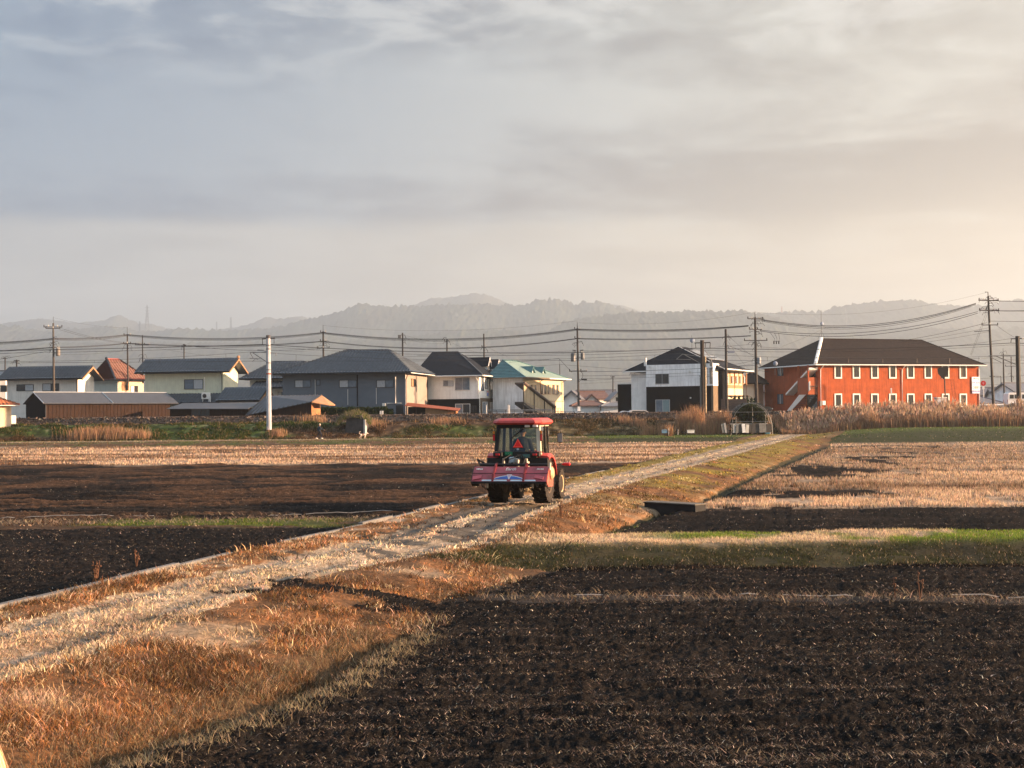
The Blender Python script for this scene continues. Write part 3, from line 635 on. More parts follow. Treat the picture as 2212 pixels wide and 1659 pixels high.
def roof_planes(parent, name, planes, mat, th=.12):
    mb = MB()
    for pl in planes:
        pl = [Vector(p) for p in pl]; n = (pl[1] - pl[0]).cross(pl[2] - pl[0]).normalized()
        if n.z < 0: n = -n
        mb.prism(pl, -n * th)
    return mb.build(name, mat, parent)
def tile_plane(vs, qs, E0, E1, T0, T1, tw=.42, th=.42, amp=.075, lip=.075):
    E0, E1, T0, T1 = map(Vector, (E0, E1, T0, T1)); e = (E1 - E0); Lw = e.length; e.normalize()
    mid = (T0 + T1) / 2 - E0; n = e.cross(mid).normalized()
    if n.z < 0: n = -n
    s = n.cross(e).normalized()
    if s.z < 0: s = -s
    S = (T0 - E0).dot(s); l1 = (T0 - E0).dot(e); r1 = (T1 - E0).dot(e)
    nr = max(2, int(S / th)); u0 = min(0, l1); u1 = max(Lw, r1); m = max(4, int((u1 - u0) / tw * 4)); us = np.linspace(u0, u1, m)
    rows = []
    for i in range(nr):
        for ss, hh in ((i * S / nr, lip), ((i + 1) * S / nr - .001, 0.0)):
            t = ss / S; l = l1 * t; r = Lw + (r1 - Lw) * t; u = np.clip(us, l, max(l, r)); ph = us / tw * 2 * np.pi
            h = .015 + hh + amp * (.6 + np.where(np.sin(ph) > 0, np.sin(ph), np.sin(ph) * .6))
            rows.append(np.array(E0)[None] + u[:, None] * np.array(e) + ss * np.array(s) + h[:, None] * np.array(n))
    A = np.stack(rows); R, Cn = A.shape[:2]; ix = np.arange(R * Cn).reshape(R, Cn)
    q = np.stack([ix[:-1, :-1], ix[:-1, 1:], ix[1:, 1:], ix[1:, :-1]], -1).reshape(-1, 4)
    off = sum(len(x) for x in vs); vs.append(A.reshape(-1, 3)); qs.append(q + off)
def tiles(parent, planes, mat, **kw):
    vs, qs = [], []
    for p in planes: tile_plane(vs, qs, *p, **kw)
    o = np_mesh('roof_tiles', np.concatenate(vs), quads=np.concatenate(qs), mat=mat, smooth=False); o.parent = parent; o['kind'] = 'stuff'; return o
def caps(parent, lines, mat, r=.12, name='ridge_cap'):
    mb = MB()
    for l in lines: mb.tube(l, r, 6)
    return mb.build(name, mat, parent)
def gutter(parent, pts, mat=None, r=.055, name='gutter'): return MB().tube(pts, r, 6).build(name, mat or m_trim, parent)
def pipe(parent, pts, mat=None, r=.05, name='downpipe'): return MB().tube(pts, r, 6).build(name, mat or m_trim, parent)

def hip(h, D, ze, zr, ov, ru0, ru1, rv0, rv1, mat, tile=None, W=None, u0=0, v0=0, capmat=None, th=.14, cap=True, z_soffit=True):
    W = h.W if W is None else W
    a, b, c, d = (u0 - ov, v0 - ov, ze), (u0 + W + ov, v0 - ov, ze), (u0 + W + ov, D + ov, ze), (u0 - ov, D + ov, ze)
    r0, r1 = (ru0, rv0, zr), (ru1, rv1, zr)
    roof_planes(h.t, 'roof', [(a, b, r1, r0), (b, c, r1), (c, d, r0, r1), (d, a, r0)], mat, th)
    if tile: tiles(h.t, [(a, b, r0, r1), (b, c, r1, r1), (d, a, r0, r0)], tile)
    if cap: caps(h.t, [(r0, r1), (a, r0), (b, r1), (c, r1), (d, r0)], capmat or mat, .13)
def gable_u(h, D, ze, zr, ov, ovg, mat, tile=None, W=None, u0=0, v0=0, wallmat=None, zw=None, th=.16):
    """ridge along u, gables left and right"""
    W = h.W if W is None else W; vm = (v0 + D) / 2
    a, b, c, d = (u0 - ovg, v0 - ov, ze), (u0 + W + ovg, v0 - ov, ze), (u0 + W + ovg, D + ov, ze), (u0 - ovg, D + ov, ze)
    r0, r1 = (u0 - ovg, vm, zr), (u0 + W + ovg, vm, zr)
    roof_planes(h.t, 'roof', [(a, b, r1, r0), (c, d, r0, r1)], mat, th)
    if tile: tiles(h.t, [(a, b, r0, r1)], tile)
    caps(h.t, [(r0, r1)], tile or mat, .16)
    sl = (zr - ze) / (vm - v0 + ov); zt = zr - .18; zb = ze + sl * ov - .18
    MB().prism([(u0 + .02, v0 + .02, zb - .3), (u0 + .02, D - .02, zb - .3), (u0 + .02, D - .02, zb), (u0 + .02, vm, zt), (u0 + .02, v0 + .02, zb)], (W - .04, 0, 0)).build('gable_wall', wallmat, h.t)
    return a, b, c, d, r0, r1
def barge(h, b, c, r1, mat, w=.22):
    """fascia boards along the right gable edge"""
    mb = MB()
    for p, q in ((b, r1), (c, r1)):
        p, q = Vector(p), Vector(q); mb.prism([p + Vector((.01, 0, -.02)), q + Vector((.01, 0, -.02)), q + Vector((.01, 0, -w - .05)), p + Vector((.01, 0, -w))], (.06, 0, 0))
    mb.build('bargeboard', mat, h.t)

# ---- long white two-storey house, far left
h = House('white_house', 'white plastered two storey house with long gray tiled roof behind the black shed', 'house', 15, 168, 178, -10)
D = h.vR(203) ; ze = h.zF(100, 819); vm = D / 2
h.walls(D, ze + .25, m_offw)
zr = h.hit('R', 191, 792)[1]
q = gable_u(h, D, ze, zr, .75, 1.0, m_tiled, m_tile, wallmat=m_offw); barge(h, q[1], q[2], q[5], m_fascia)
h.window('F', 37, 831, 72, 844, (m_pane, m_curt)); h.window('F', 93, 829, 127, 844, (m_curt, m_pane)); h.window('F', 2, 833, 14, 846, (m_pane,))
pipe(h.t, [(h.W - .1, -.1, 0), (h.W - .1, -.1, ze)], m_wframe)
gutter(h.t, [(-.7, -.75, ze - .05), (h.W + .7, -.75, ze - .05)], m_wframe)
# ---- house with red roof
h = House('red_roof_house', 'house with red brown tiled roof between the white house and the cream house', 'house', 204, 254, 187, -42, ref='R')
D = h.vR(310); ze = h.zF(254, 821); zr = ze + 3.0
h.walls(D, ze + .1, M('pale_green_plaster', (.42, .46, .42), .9, .06, 1.5, .1, 40, streak=.1))
um = h.W / 2; ov = .7
A, B, C_, Dd = (-ov, -ov, ze), (h.W + ov, -ov, ze), (h.W + ov, D + ov, ze), (-ov, D + ov, ze); r0, r1 = (um, .2, zr), (um, D - 2.0, zr)
roof_planes(h.t, 'roof', [(B, C_, r1, r0), (Dd, A, r0, r1), (C_, Dd, r1), (A, B, r0)], m_tiled); tiles(h.t, [(B, C_, r0, r1), (A, B, r0, r0)], m_red)
caps(h.t, [(r0, r1)], M('pink_ridge_tile', (.26, .075, .055), .5), .18); caps(h.t, [(A, r0), (B, r0)], m_tiled, .15)
MB().ball((um, .1, zr + .15), .22, 8, 5).build('ridge_ornament', m_tiled, h.t)
h.walls(D + .01, ze - .02, m_peach, 'side_wall', h.W - .05, h.W + .012, .1)
h.window('R', 264, 826, 277, 843, (m_fascia, m_pane), m_fascia); h.window('R', 283, 834, 297, 852, (m_curt, m_pane))
# ---- tall cream house
h = House('cream_house', 'tall cream plastered house with gray tiled gable roof above the brown shed', 'house', 313, 482, 178, -10)
D = h.vR(514); ze = h.zF(400, 804.5); h.walls(D, ze + .25, m_cream); zr = h.hit('R', 507, 776)[1]
q = gable_u(h, D, ze, zr, .8, 1.15, m_tiled, m_tile, wallmat=m_cream); barge(h, q[1], q[2], q[5], m_fascia)
MB().ball((h.W + 1.1, D / 2, zr + .2), .24, 8, 5).build('ridge_ornament', m_fascia, h.t)
h.window('F', 399, 820, 438, 840, (m_pane2, m_curt))
pipe(h.t, [(h.W - .12, -.12, 0), (h.W - .12, -.12, ze - .5), (h.W - .12, -.7, ze - .1)], m_wframe); pipe(h.t, [(h.hit('F', 442, 830)[0], -.06, h.zF(442, 845)), (h.hit('F', 442, 830)[0], -.06, h.zF(442, 815))], m_trim, .07, 'pipe_cover')
gutter(h.t, [(-1.0, -.82, ze - .06), (h.W + 1.0, -.82, ze - .06)], m_wframe)
# skirt roof and gabled annex in front of it
zs1 = h.zF(400, 851); vfr = -2.6
E0, E1 = (h.hit('F', 350, 860)[0], vfr, zs1 - 1.3), (h.W + .4, vfr, zs1 - 1.3); T0, T1 = (h.hit('F', 350, 860)[0], -.01, zs1), (h.W + .4, -.01, zs1)
roof_planes(h.t, 'skirt_roof', [(E0, E1, T1, T0)], m_tiled); tiles(h.t, [(E0, E1, T0, T1)], m_tiled)
MB().box(h.hit('F', 352, 860)[0], vfr + .6, -1.2, h.W, -.02, zs1 - 1.4).build('lower_wall', m_cream, h.t)
h.px_box('drain_chute', m_trim, 'F', 469, 869, 471, 856, 2.4, 2.5)
a = House('tiled_annex', 'low gabled annex with gray tiled roof in front of the cream house', 'annex', 478, 546, 170.5, -10)
D = 5.2; ze = a.zF(500, 866); a.walls(D, ze + .2, m_cream); zr = a.hit('F', 540, 833)[1] - .25
q = gable_u(a, D, ze, zr, .6, .55, m_tiled, m_tile, wallmat=m_cream, W=a.W + .6); barge(a, q[1], q[2], q[5], m_fascia)
MB().box(a.W + .2, -.3, ze - .55, a.W + 1.1, .4, ze - .05).build('eave_end', m_trim, a.t)
# air conditioner on the skirt roof
p = P(445, 858, 174.2); ac = thing('air_conditioner', 'white air conditioner unit standing on the dark skirt roof of the cream house', 'air conditioner', (p.x, p.y, p.z - .25), 0)
MB().box(-.55, -.2, 0, .55, .2, .85, .03).build('casing', m_trim, ac); MB().lathe([(.27, 0), (.27, .02), (.22, .03)], 14, 'Y', (-.15, -.235, .42)).build('fan_grille', m_wframe, ac)
for sx_ in (-.4, .4): MB().box(sx_ - .04, -.2, -.35, sx_ + .04, .2, -.001).build('foot', m_trim, ac)

# ---- long low shed: black gable end and brown board front
h = House('board_shed', 'long low shed with gray metal roof, brown board front and black gable end', 'shed', 97, 367, 159, 40, z0=ZT + .2)
D = 6.0; ze = h.zF(97, 871); h.walls(D, ze, m_wood)
v0 = -.35; vm = D / 2; zr = ze + 1.35
a_, b_, r0, r1, c_, d_ = (-.3, v0, ze), (h.W + 1.0, v0, ze), (-.3, vm, zr), (h.W + 1.0, vm, zr), (h.W + 1.0, D + .35, ze), (-.3, D + .35, ze)
nseam = 9
roof_planes(h.t, 'roof', [(a_, b_, r1, r0), (c_, d_, r0, r1)], m_metal, .08)
mb = MB(); um_ = h.W * .52; mb.tube([(um_, v0, ze + .04), (um_, vm, zr + .04)], .05, 4); mb.tube([(-.3, v0, ze + .03), (-.3, vm, zr + .03)], .06, 4); mb.tube([(-.3, vm, zr + .03), (h.W + 1, vm, zr + .03)], .05, 4); mb.build('roof_seam', m_alum, h.t)
MB().prism([(-.06, 0, -1.2), (-.06, D, -1.2), (-.06, D, ze), (-.06, vm, zr - .12), (-.06, 0, ze)], (.05, 0, 0)).build('gable_wall', m_black, h.t)
bm_ = MB()
for i in range(int(h.W / .45)): bm_.box(i * .45, -.03, -1.2, i * .45 + .05, -.001, ze - .1)
bm_.build('cover_battens', m_wood, h.t)['kind'] = 'stuff'
pipe(h.t, [(.05, -.12, -.3), (.05, -.12, ze)], m_metal, .06); gutter(h.t, [(-.3, v0 - .03, ze - .06), (h.W + 1, v0 - .03, ze - .06)], m_metal)
# ---- low brown shed with window
h = House('board_shed', 'low brown board shed with flat metal roof and one dark sliding window', 'shed', 367, 537, 162, -9, z0=ZT + .2)
ze = h.zF(450, 882); h.walls(4, ze, m_wood)
roof_planes(h.t, 'roof', [(( -.2, -.7, ze), (h.W + .1, -.5, ze - .1), (h.W + .1, 4.2, ze + .7), (-.2, 4.2, ze + .7))], m_metal, .07)
h.window('F', 414, 885, 452, 897, (m_pane, m_pane))
bm_ = MB()
for i in range(int(h.W / .5)): bm_.box(i * .5, -.025, -1.2, i * .5 + .05, -.001, ze - .1)
bm_.build('cover_battens', m_wood, h.t)['kind'] = 'stuff'
# ---- shed with ribbed roof behind the white post
h = House('lean_to_shed', 'brown lean-to shed with ribbed pale metal roof and a sunlit end, beside the hedge', 'shed', 537, 672, 160, -10, z0=ZT + .1)
ze = h.zF(590, 887); z2 = h.zF(672, 866); D = 3.4
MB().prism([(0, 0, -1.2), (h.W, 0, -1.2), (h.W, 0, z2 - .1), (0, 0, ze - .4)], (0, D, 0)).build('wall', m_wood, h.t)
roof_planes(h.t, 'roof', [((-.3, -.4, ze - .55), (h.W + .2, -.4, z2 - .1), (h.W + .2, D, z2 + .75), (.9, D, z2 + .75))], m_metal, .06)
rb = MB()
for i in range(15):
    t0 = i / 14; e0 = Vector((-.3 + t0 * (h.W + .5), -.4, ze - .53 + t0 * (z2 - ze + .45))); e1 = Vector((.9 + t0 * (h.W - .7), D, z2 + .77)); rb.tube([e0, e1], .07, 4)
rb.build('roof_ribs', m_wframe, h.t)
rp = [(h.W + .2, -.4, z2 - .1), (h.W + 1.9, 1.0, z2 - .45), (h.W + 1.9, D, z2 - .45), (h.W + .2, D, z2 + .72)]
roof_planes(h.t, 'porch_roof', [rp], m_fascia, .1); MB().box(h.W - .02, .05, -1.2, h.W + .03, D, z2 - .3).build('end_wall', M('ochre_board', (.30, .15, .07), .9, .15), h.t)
# ---- corner of the house at the left edge
h = House('orange_tile_house', 'house with orange clay tile roofs cut off by the left edge of the picture', 'house', -90, 24, 156, 34, ref='R', z0=ZT + .2)
ze = h.zF(24, 875); h.walls(5, ze + .1, m_peach)
hip(h, 5, ze, ze + 1.55, .75, h.W * .3, h.W - 3.0, 2.4, 2.6, m_otile, m_otile, capmat=m_otile)
MB().box(0, 1.2, ze, h.W - 2.6, 5, ze + 4.3).build('upper_wall', m_peach, h.t)
zu = ze + 3.55
hip(h, 5, zu, zu + 1.3, .7, h.W * .3, h.W - 4.2, 2.9, 3.1, m_otile, m_otile, W=h.W - 2.6, v0=1.2, capmat=m_otile)
gutter(h.t, [(-.7, -.78, ze - .05), (h.W + .75, -.78, ze - .05)], m_trim); gutter(h.t, [(-.7, .45, zu - .05), (h.W - 1.9, .45, zu - .05)], m_trim)
MB().box(h.W + .05, .2, .3, h.W + .6, .6, 1.3, .04).build('gas_meter_box', m_trim, h.t)
# ---- big gray house
g0 = House('tiled_house', 'house with gray tiled hip roofs and white walls behind the gray sided house', 'house', 540, 640, 192, -6)
ze = g0.zF(560, 819); g0.walls(7, ze + .1, m_offw)
hip(g0, 7, ze, ze + 2.6, 1.2, 2.6, g0.W, 3.2, 3.6, m_tiled, m_tile, W=g0.W + 6)
E0, E1 = (.5, -1.6, ze - 1.3), (g0.W + 2, -1.6, ze - 1.3); T0, T1 = (1.0, -.01, ze - .35), (g0.W + 2, -.01, ze - .35)
roof_planes(g0.t, 'skirt_roof', [(E0, E1, T1, T0)], m_tiled); tiles(g0.t, [(E0, E1, T0, T1)], m_tile)
g0.window('F', 601, 847, 616, 868, (m_curt, m_pane2))
h = House('gray_house', 'large gray sided house with gray tiled hip roof and a sunlit right wall', 'house', 610.5, 875.5, 170, -10)
D = h.vR(922.5); ze = h.zF(740, 806.8); h.walls(D, ze + .05, m_gray)
hip(h, D, ze, h.zF(760, 758) + .35, .95, h.hit('F', 722, 790)[0], h.hit('F', 812, 790)[0], D * .48, D * .52, m_tiled, m_tile)
for x0, x1, mm in ((638, 671, (m_curt, m_pane2)), (734, 770, (m_curt, m_pane2)), (814.5, 850, (m_curt, m_pane2))): h.window('F', x0, 821.5, x1, 836.5, mm)
h.window('F', 684, 821, 691, 832, (m_pane2,)); h.window('R', 888, 820, 897, 834, (m_fascia, m_pane), out=.03)
def vline(x, y0, y1, mat, r, nm='downpipe'):
    u, z1 = h.hit('F', x, y0); z0 = h.hit('F', x, y1)[1]; pipe(h.t, [(u, -.06, z0), (u, -.06, z1)], mat, r, nm)
vline(681, 820, 862, m_trim, .03, 'wall_joint'); vline(751.5, 841, 875, m_trim, .03, 'wall_joint'); vline(813, 838, 873, m_trim, .03, 'wall_joint'); vline(772, 810, 877, m_black, .06)
u0, zA = h.hit('F', 854.5, 814); zB = h.zF(854.5, 871); u1 = h.hit('F', 836, 871)[0]; zC = h.zF(836, 882)
pipe(h.t, [(u0, -.09, zA), (u0, -.09, zB), (u1, -.09, zB), (u1, -.09, zC)], m_trim, .075, 'duct')
h.px_box('meter_box', m_trim, 'F', 827, 877, 833.5, 871, .002, .3); h.px_box('duct_end', m_trim, 'F', 859, 871.5, 867, 870, .002, .15)
h.px_box('door', m_pane, 'F', 855.5, 898, 871, 875, .002, .05)
gutter(h.t, [(-.9, -.97, ze - .06), (h.W + .9, -.97, ze - .06)], m_wframe); gutter(h.t, [(h.W + .97, -.9, ze - .06), (h.W + .97, D + .9, ze - .06)], m_trim)
pipe(h.t, [(h.W + .08, .08, -.5), (h.W + .08, .08, ze - .9), (h.W + .5, -.6, ze - .2)], m_wframe, .05); pipe(h.t, [(h.W + .08, D - .1, -.5), (h.W + .08, D - .1, ze - .6)], m_wframe, .07)
h.slab(MB(), 'R', .10, -1.2, D - .02, ze - .02, .001, .03).build('sunlit_side_wall', M('sunlit_gray_siding', (.25, .215, .19), .85, .05, 1.0, .2, 60), h.t); h.slab(MB(), 'R', -.001, 0, .09, ze, .001, .04).build('corner_board', m_trim, h.t)  # side wall paler and warmer than the front: sunlight put into its colour
# snow guard rail across the tiles
zg = ze + (h.zF(760, 758) - ze) * .52; MB().tube([(2.2, D * .24, zg + .1), (h.W - 2.2, D * .24, zg + .1)], .05, 4).build('snow_guard', m_tiled, h.t)
# ---- white and black house with two dormers
h = House('dormer_house', 'white over black house with dark hip roof and two small pointed dormers', 'house', 905, 1035, 180, -15)
D = h.vR(1075); ze = h.zF(980, 811.5); h.walls(D, ze, m_white); zb = h.zF(980, 862)
MB().box(-.02, -.03, -1.2, h.W + .0, .5, zb).build('black_cladding', m_black, h.t); MB().box(h.W - .3, .501, -1.2, h.W + .03, D - .01, h.hit('R', 1050, 860)[1]).build('brown_cladding', m_brownp, h.t)
zr = h.zF(940, 762) + .3
hip(h, D, ze, zr, .75, h.hit('F', 905, 790)[0] + .5, h.hit('F', 968, 790)[0], D * .45, D * .5, m_navy, cap=False)
caps(h.t, [((h.W + .75, -.75, ze + .05), (h.hit('F', 968, 790)[0], D * .5, zr + .03)), ((h.hit('F', 905, 790)[0], D * .45, zr + .03), (h.hit('F', 968, 790)[0], D * .5, zr + .03))], m_steel, .06)
gutter(h.t, [(-.7, -.78, ze - .07), (h.W + .75, -.78, ze - .07)], m_trim, .09); gutter(h.t, [(h.W + .78, -.7, ze - .07), (h.W + .78, D + .7, ze - .07)], m_trim, .09)
h.window('F', 958, 822, 979, 834, (m_pane2, m_curt), m_alum); h.window('F', 984, 816, 1014, 842, (m_pane2, m_pane2), m_alum)
h.window('F', 985, 873, 1015, 892, (m_pane2, m_pane), m_trim, out=.03); h.window('F', 1019, 877, 1028, 890, (m_pane, m_pane), m_wframe, out=.03)
h.window('R', 1040, 816, 1044, 843, (m_pane2,), m_wframe); h.window('R', 1048, 815, 1052, 839, (m_curt,), m_wframe); h.window('R', 1058, 815, 1064, 842, (m_pane2,), m_wframe)
h.window('R', 1042, 869, 1052, 893, (m_pane2, m_curt), m_trim, out=.03); h.window('R', 1058, 870, 1065, 893, (m_curt,), m_trim, out=.03)
pipe(h.t, [(h.W - .1, -.1, zb), (h.W - .1, -.1, ze - .8), (h.W - .3, -.75, ze - .15)], m_trim, .05)
sg = h.px_box('notice_sign', m_trim, 'R', 1050.5, 857, 1055, 844, .002, .06); h.px_box('blue_panel', M('blue_print', (.10, .14, .45), .5), 'R', 1051, 855.5, 1054.5, 848, .062, .07, sg); h.px_box('red_panel', M('red_print', (.55, .10, .08), .5), 'R', 1051, 847.5, 1054.5, 845, .062, .07, sg)
for i, (xv, yv, wv) in enumerate(((1054.5, 793, 1.35), (1074, 797, 1.35))):      # dormers on the right slope
    v, z = h.hit('R', xv, yv, -.6); u = h.W - .6; dz = 1.9
    dm = MB().prism([(u, v - .62, z - 1.0), (u, v + .62, z - 1.0), (u, v + .62, z + .35), (u, v, z + 1.25), (u, v - .62, z + .35)], (-3.0, 0, 0)).build('dormer', m_trim, h.t)
    roof_planes(dm, 'dormer_roof', [((u + .22, v - .85, z + .12), (u + .22, v, z + 1.38), (u - 3.4, v, z + 1.38), (u - 3.4, v - .85, z + .12)), ((u + .22, v + .85, z + .12), (u + .22, v, z + 1.38), (u - 3.4, v, z + 1.38), (u - 3.4, v + .85, z + .12))], m_navy, .1)
    mb = MB(); 
    for s_ in (-1, 1): mb.prism([(u + .23, v + s_ * .85, z + .12), (u + .23, v, z + 1.38), (u + .23, v, z + 1.12), (u + .23, v + s_ * .7, z + .1)], (.06, 0, 0))
    mb.build('dormer_trim', m_trim, dm)
    MB().prism([(u + .01, v - .3, z - .55), (u + .01, v + .3, z - .55), (u + .01, v + .3, z + .2), (u + .01, v, z + .75), (u + .01, v - .3, z + .2)], (.05, 0, 0)).build('dormer_window', m_fascia, dm)
    MB().prism([(u + .062, v - .2, z - .45), (u + .062, v + .2, z - .45), (u + .062, v + .2, z + .15), (u + .062, v, z + .5), (u + .062, v - .2, z + .15)], (.02, 0, 0)).build('dormer_pane', m_pane, dm)
# balcony block behind the right end
b0, b1 = D + .02, h.vR(1104)
z1, z2 = h.hit('R', 1090, 842)[1], h.hit('R', 1090, 872)[1]
MB().box(h.W - 3, b0, z1 + 1.9, h.W + .0, b1, ze - .1).build('rear_wall', m_white, h.t); MB().box(h.W - 3.2, b0, -1.2, h.W - 1.2, b1, z1 + 1.88).build('recess_wall', m_wframe, h.t)
roof_planes(h.t, 'rear_roof', [((h.W + .9, b0 - .3, ze - .1), (h.W + .9, b1 + .3, ze - .1), (h.W - 3.2, b1 + .3, ze + 1.0), (h.W - 3.2, b0 - .3, ze + 1.0))], m_navy, .12)
mb = MB(); ln = b1 - b0
for t0, t1 in ((0, .22), (.36, .68), (.82, 1.0)): mb.box(h.W - .12, b0 + ln * t0, z2 + .85, h.W + .04, b0 + ln * t1, z1 + .3)
mb.box(h.W - .12, b0, z2, h.W + .04, b1, z2 + .848); mb.box(h.W - 1.9, b1 - .1, z2, h.W - .121, b1, z1 + .3)
mb.build('balcony_wall', m_white, h.t); MB().box(h.W - .6, b0 + ln * .1, z1 + .32, h.W - .5, b0 + ln * .4, z1 + 1.85).build('balcony_door', m_curt, h.t)
# ---- cream apartment with teal roof and covered stair
h = House('teal_roof_apartment', 'cream apartment house with teal roof, sunlit side and covered outside stair', 'apartment', 1065, 1130, 180, -28, ref='R')
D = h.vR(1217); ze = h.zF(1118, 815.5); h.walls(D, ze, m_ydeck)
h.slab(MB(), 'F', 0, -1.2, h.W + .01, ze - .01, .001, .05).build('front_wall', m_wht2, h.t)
zr = ze + 2.55; ra, rb_ = (h.W - 4.6, 2.8, zr), (h.W - 4.6, 7.0, zr)
A, B, C_, Dd = (-.8, -.8, ze), (h.W + .8, -.8, ze), (h.W + .8, D + .8, ze), (-.8, D + .8, ze)
m_teal_sun = M('sunlit_teal_roof', (.17, .24, .20), .5, .12, 2.0, .3, 12)  # same teal roof, its sunlit slope painted paler to carry the light
roof_planes(h.t, 'roof', [(A, B, ra), (C_, Dd, rb_), (Dd, A, ra, rb_)], m_teal); roof_planes(h.t, 'sunlit_roof_slope', [(B, C_, rb_, ra)], m_teal_sun)
mb = MB(); caps(h.t, [(B, ra), (ra, rb_), (C_, rb_)], m_teal, .10)
rib = MB()
for i in range(1, 12):
    t0 = i / 12; p0 = Vector(A).lerp(Vector(ra), t0); p1 = Vector(B).lerp(Vector(ra), t0); rib.tube([p0 + Vector((0, -.02, .02)), p1 + Vector((0, -.02, .02))], .035, 4)
rib.build('roof_courses', m_teal, h.t)
gutter(h.t, [(h.W + .85, -.8, ze - .06), (h.W + .85, D * .5, ze - .06)], m_brownp, .12); gutter(h.t, [(h.W + .85, D * .5, ze - .06), (h.W + .85, D + .8, ze - .06)], m_trim, .09); gutter(h.t, [(-.8, -.85, ze - .06), (h.W + .8, -.85, ze - .06)], m_brownp, .08)
for i, v in enumerate((D * .36, D * .62)):
    u = h.W - .9; z = ze + .55
    dm = MB().prism([(u, v - .75, z - .3), (u, v + .75, z - .3), (u, v, z + .95)], (-2.6, 0, 0)).build('dormer', m_trim, h.t)
    roof_planes(dm, 'dormer_roof', [((u + .25, v - .95, z - .35), (u + .25, v, z + 1.12), (u - 3.2, v, z + 1.12), (u - 3.2, v - .95, z - .35)), ((u + .25, v + .95, z - .35), (u + .25, v, z + 1.12), (u - 3.2, v, z + 1.12), (u - 3.2, v + .95, z - .35))], m_teal, .1)
for x0, x1 in ((1147, 1150.5), (1155, 1161.5), (1168, 1179), (1183, 1189), (1193.5, 1205.5)): h.window('R', x0, 832, x1, 851, (m_pane, m_peach) if x1 - x0 < 8 else (m_pane, m_peach, m_pane), m_fascia, fw=.05)
for x0, x1 in ((1200, 1203), (1206, 1210)): h.window('R', x0, 882, x1, 893, (m_pane,), m_fascia, fw=.05)
h.slab(MB(), 'R', .1, h.hit('R', 1190, 867)[1], D - .05, h.hit('R', 1190, 866)[1], .001, .06).build('belt_course', m_fascia, h.t)
h.slab(MB(), 'R', .1, -1.2, D - .05, h.hit('R', 1190, 867.5)[1], .001, .03).build('lower_wall', m_peach, h.t)
for x in (1166, 1213): u = h.vR(x); pipe(h.t, [(h.W + .1, u, -.5), (h.W + .1, u, ze - .5), (h.W + .7, u, ze - .15)], m_rust, .05)
# stair: stringer, sloped roof, screen panels, posts
so_ = 2.2
def sp(x, y): v, z = h.hit('R', x, y, so_); return Vector((h.W + so_, v, z))
st = MB(); pT0, pT1 = sp(1131, 826), sp(1199, 879); pB0, pB1 = sp(1131, 868), sp(1168, 895)
st.prism([pT0, pT1, pT1 + Vector((0, 0, -.2)), pT0 + Vector((0, 0, -.2))], (-1.3, 0, 0)); st.build('stair_roof', M('brown_stair_roof', (.10, .075, .065), .6, .2), h.t)
MB().tube([pT0 + Vector((.05, 0, 0)), pT1 + Vector((.05, 0, 0))], .16, 6).build('stair_roof_edge', M('brown_stair_roof', (.1, .08, .07)), h.t)
MB().prism([pB0, pB1, pB1 + Vector((0, 0, -.35)), pB0 + Vector((0, 0, -.35))], (-1.3, 0, 0)).build('stair_stringer', m_wframe, h.t)
n = 9; pan = M('translucent_screen', (.36, .29, .19), .6, .08)
for i in range(n):
    t0, t1 = i / n, (i + 1) / n
    a, b = pT0.lerp(pT1, t0), pT0.lerp(pT1, t1); c, d = pB0.lerp(pT1 + Vector((0, 0, -1.3)), t1), pB0.lerp(pT1 + Vector((0, 0, -1.3)), t0)
    a, b = a + Vector((-.08, .03, -.25)), b + Vector((-.08, -.03, -.25)); MB().prism([a, b, c + Vector((-.08, -.03, .1)), d + Vector((-.08, .03, .1))], (-.04, 0, 0)).build('screen_panel', pan, h.t)
for t_ in (0, .33, .66, .93, 1.0):
    a = pT0.lerp(pT1, t_); MB().box(a.x - .07, a.y - .05, -1.0, a.x + .03, a.y + .05, a.z - .1).build('stair_post', m_wframe, h.t)
# ---- white and black apartment
h = House('white_black_apartment', 'black and white two storey apartment with dark hip roof, solar panels and sunlit side', 'apartment', 1396, 1541, 170, -28, ref='R')
zt = h.zF(1460, 787); zb = h.zF(1460, 834.5); D2 = h.vR(1615) ; D1 = h.vR(1554)
MB().box(0, 0, zb, h.W, D1, zt).build('upper_wall', m_wht2, h.t); MB().box(0, -.0, -1.2, h.W - .3, D1 - .2, zb - .002).build('black_cladding', m_black, h.t)
MB().box(h.W - .299, 0.02, -1.2, h.W - .02, D1 - .02, zb - .01).build('side_cladding', m_brownp, h.t)
MB().box(-2.6, 1.2, -1.2, -.01, 6, zt - 1.0).build('left_wall', m_white, h.t); MB().box(-4.6, 1.3, -1.2, -2.62, 5, h.zF(1370, 829)).build('entry_block', m_black, h.t); MB().box(-4.66, 1.25, h.zF(1370, 829) + .002, -2.61, 5.05, h.zF(1370, 829) + .18).build('entry_coping', m_trim, h.t)
uf = h.W - .7
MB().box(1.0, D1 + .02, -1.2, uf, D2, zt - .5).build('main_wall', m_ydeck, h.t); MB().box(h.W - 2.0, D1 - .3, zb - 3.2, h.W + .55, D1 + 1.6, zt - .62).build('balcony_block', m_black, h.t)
ze = zt - .35; zr = h.zF(1480, 754) + .55
A, B, C_, Dd = (-3.5, .55, ze - .35), (h.W + 1.2, .9, ze - .35), (h.W + .6, D2 + .8, ze - .35), (-3.5, D2 + .8, ze - .35); r0, r1 = (h.W * .36, 3.2, zr), (h.W * .36, 6.5, zr)
roof_planes(h.t, 'roof', [(A, B, r0), (B, C_, r1, r0), (C_, Dd, r1), (Dd, A, r0, r1)], m_navy)
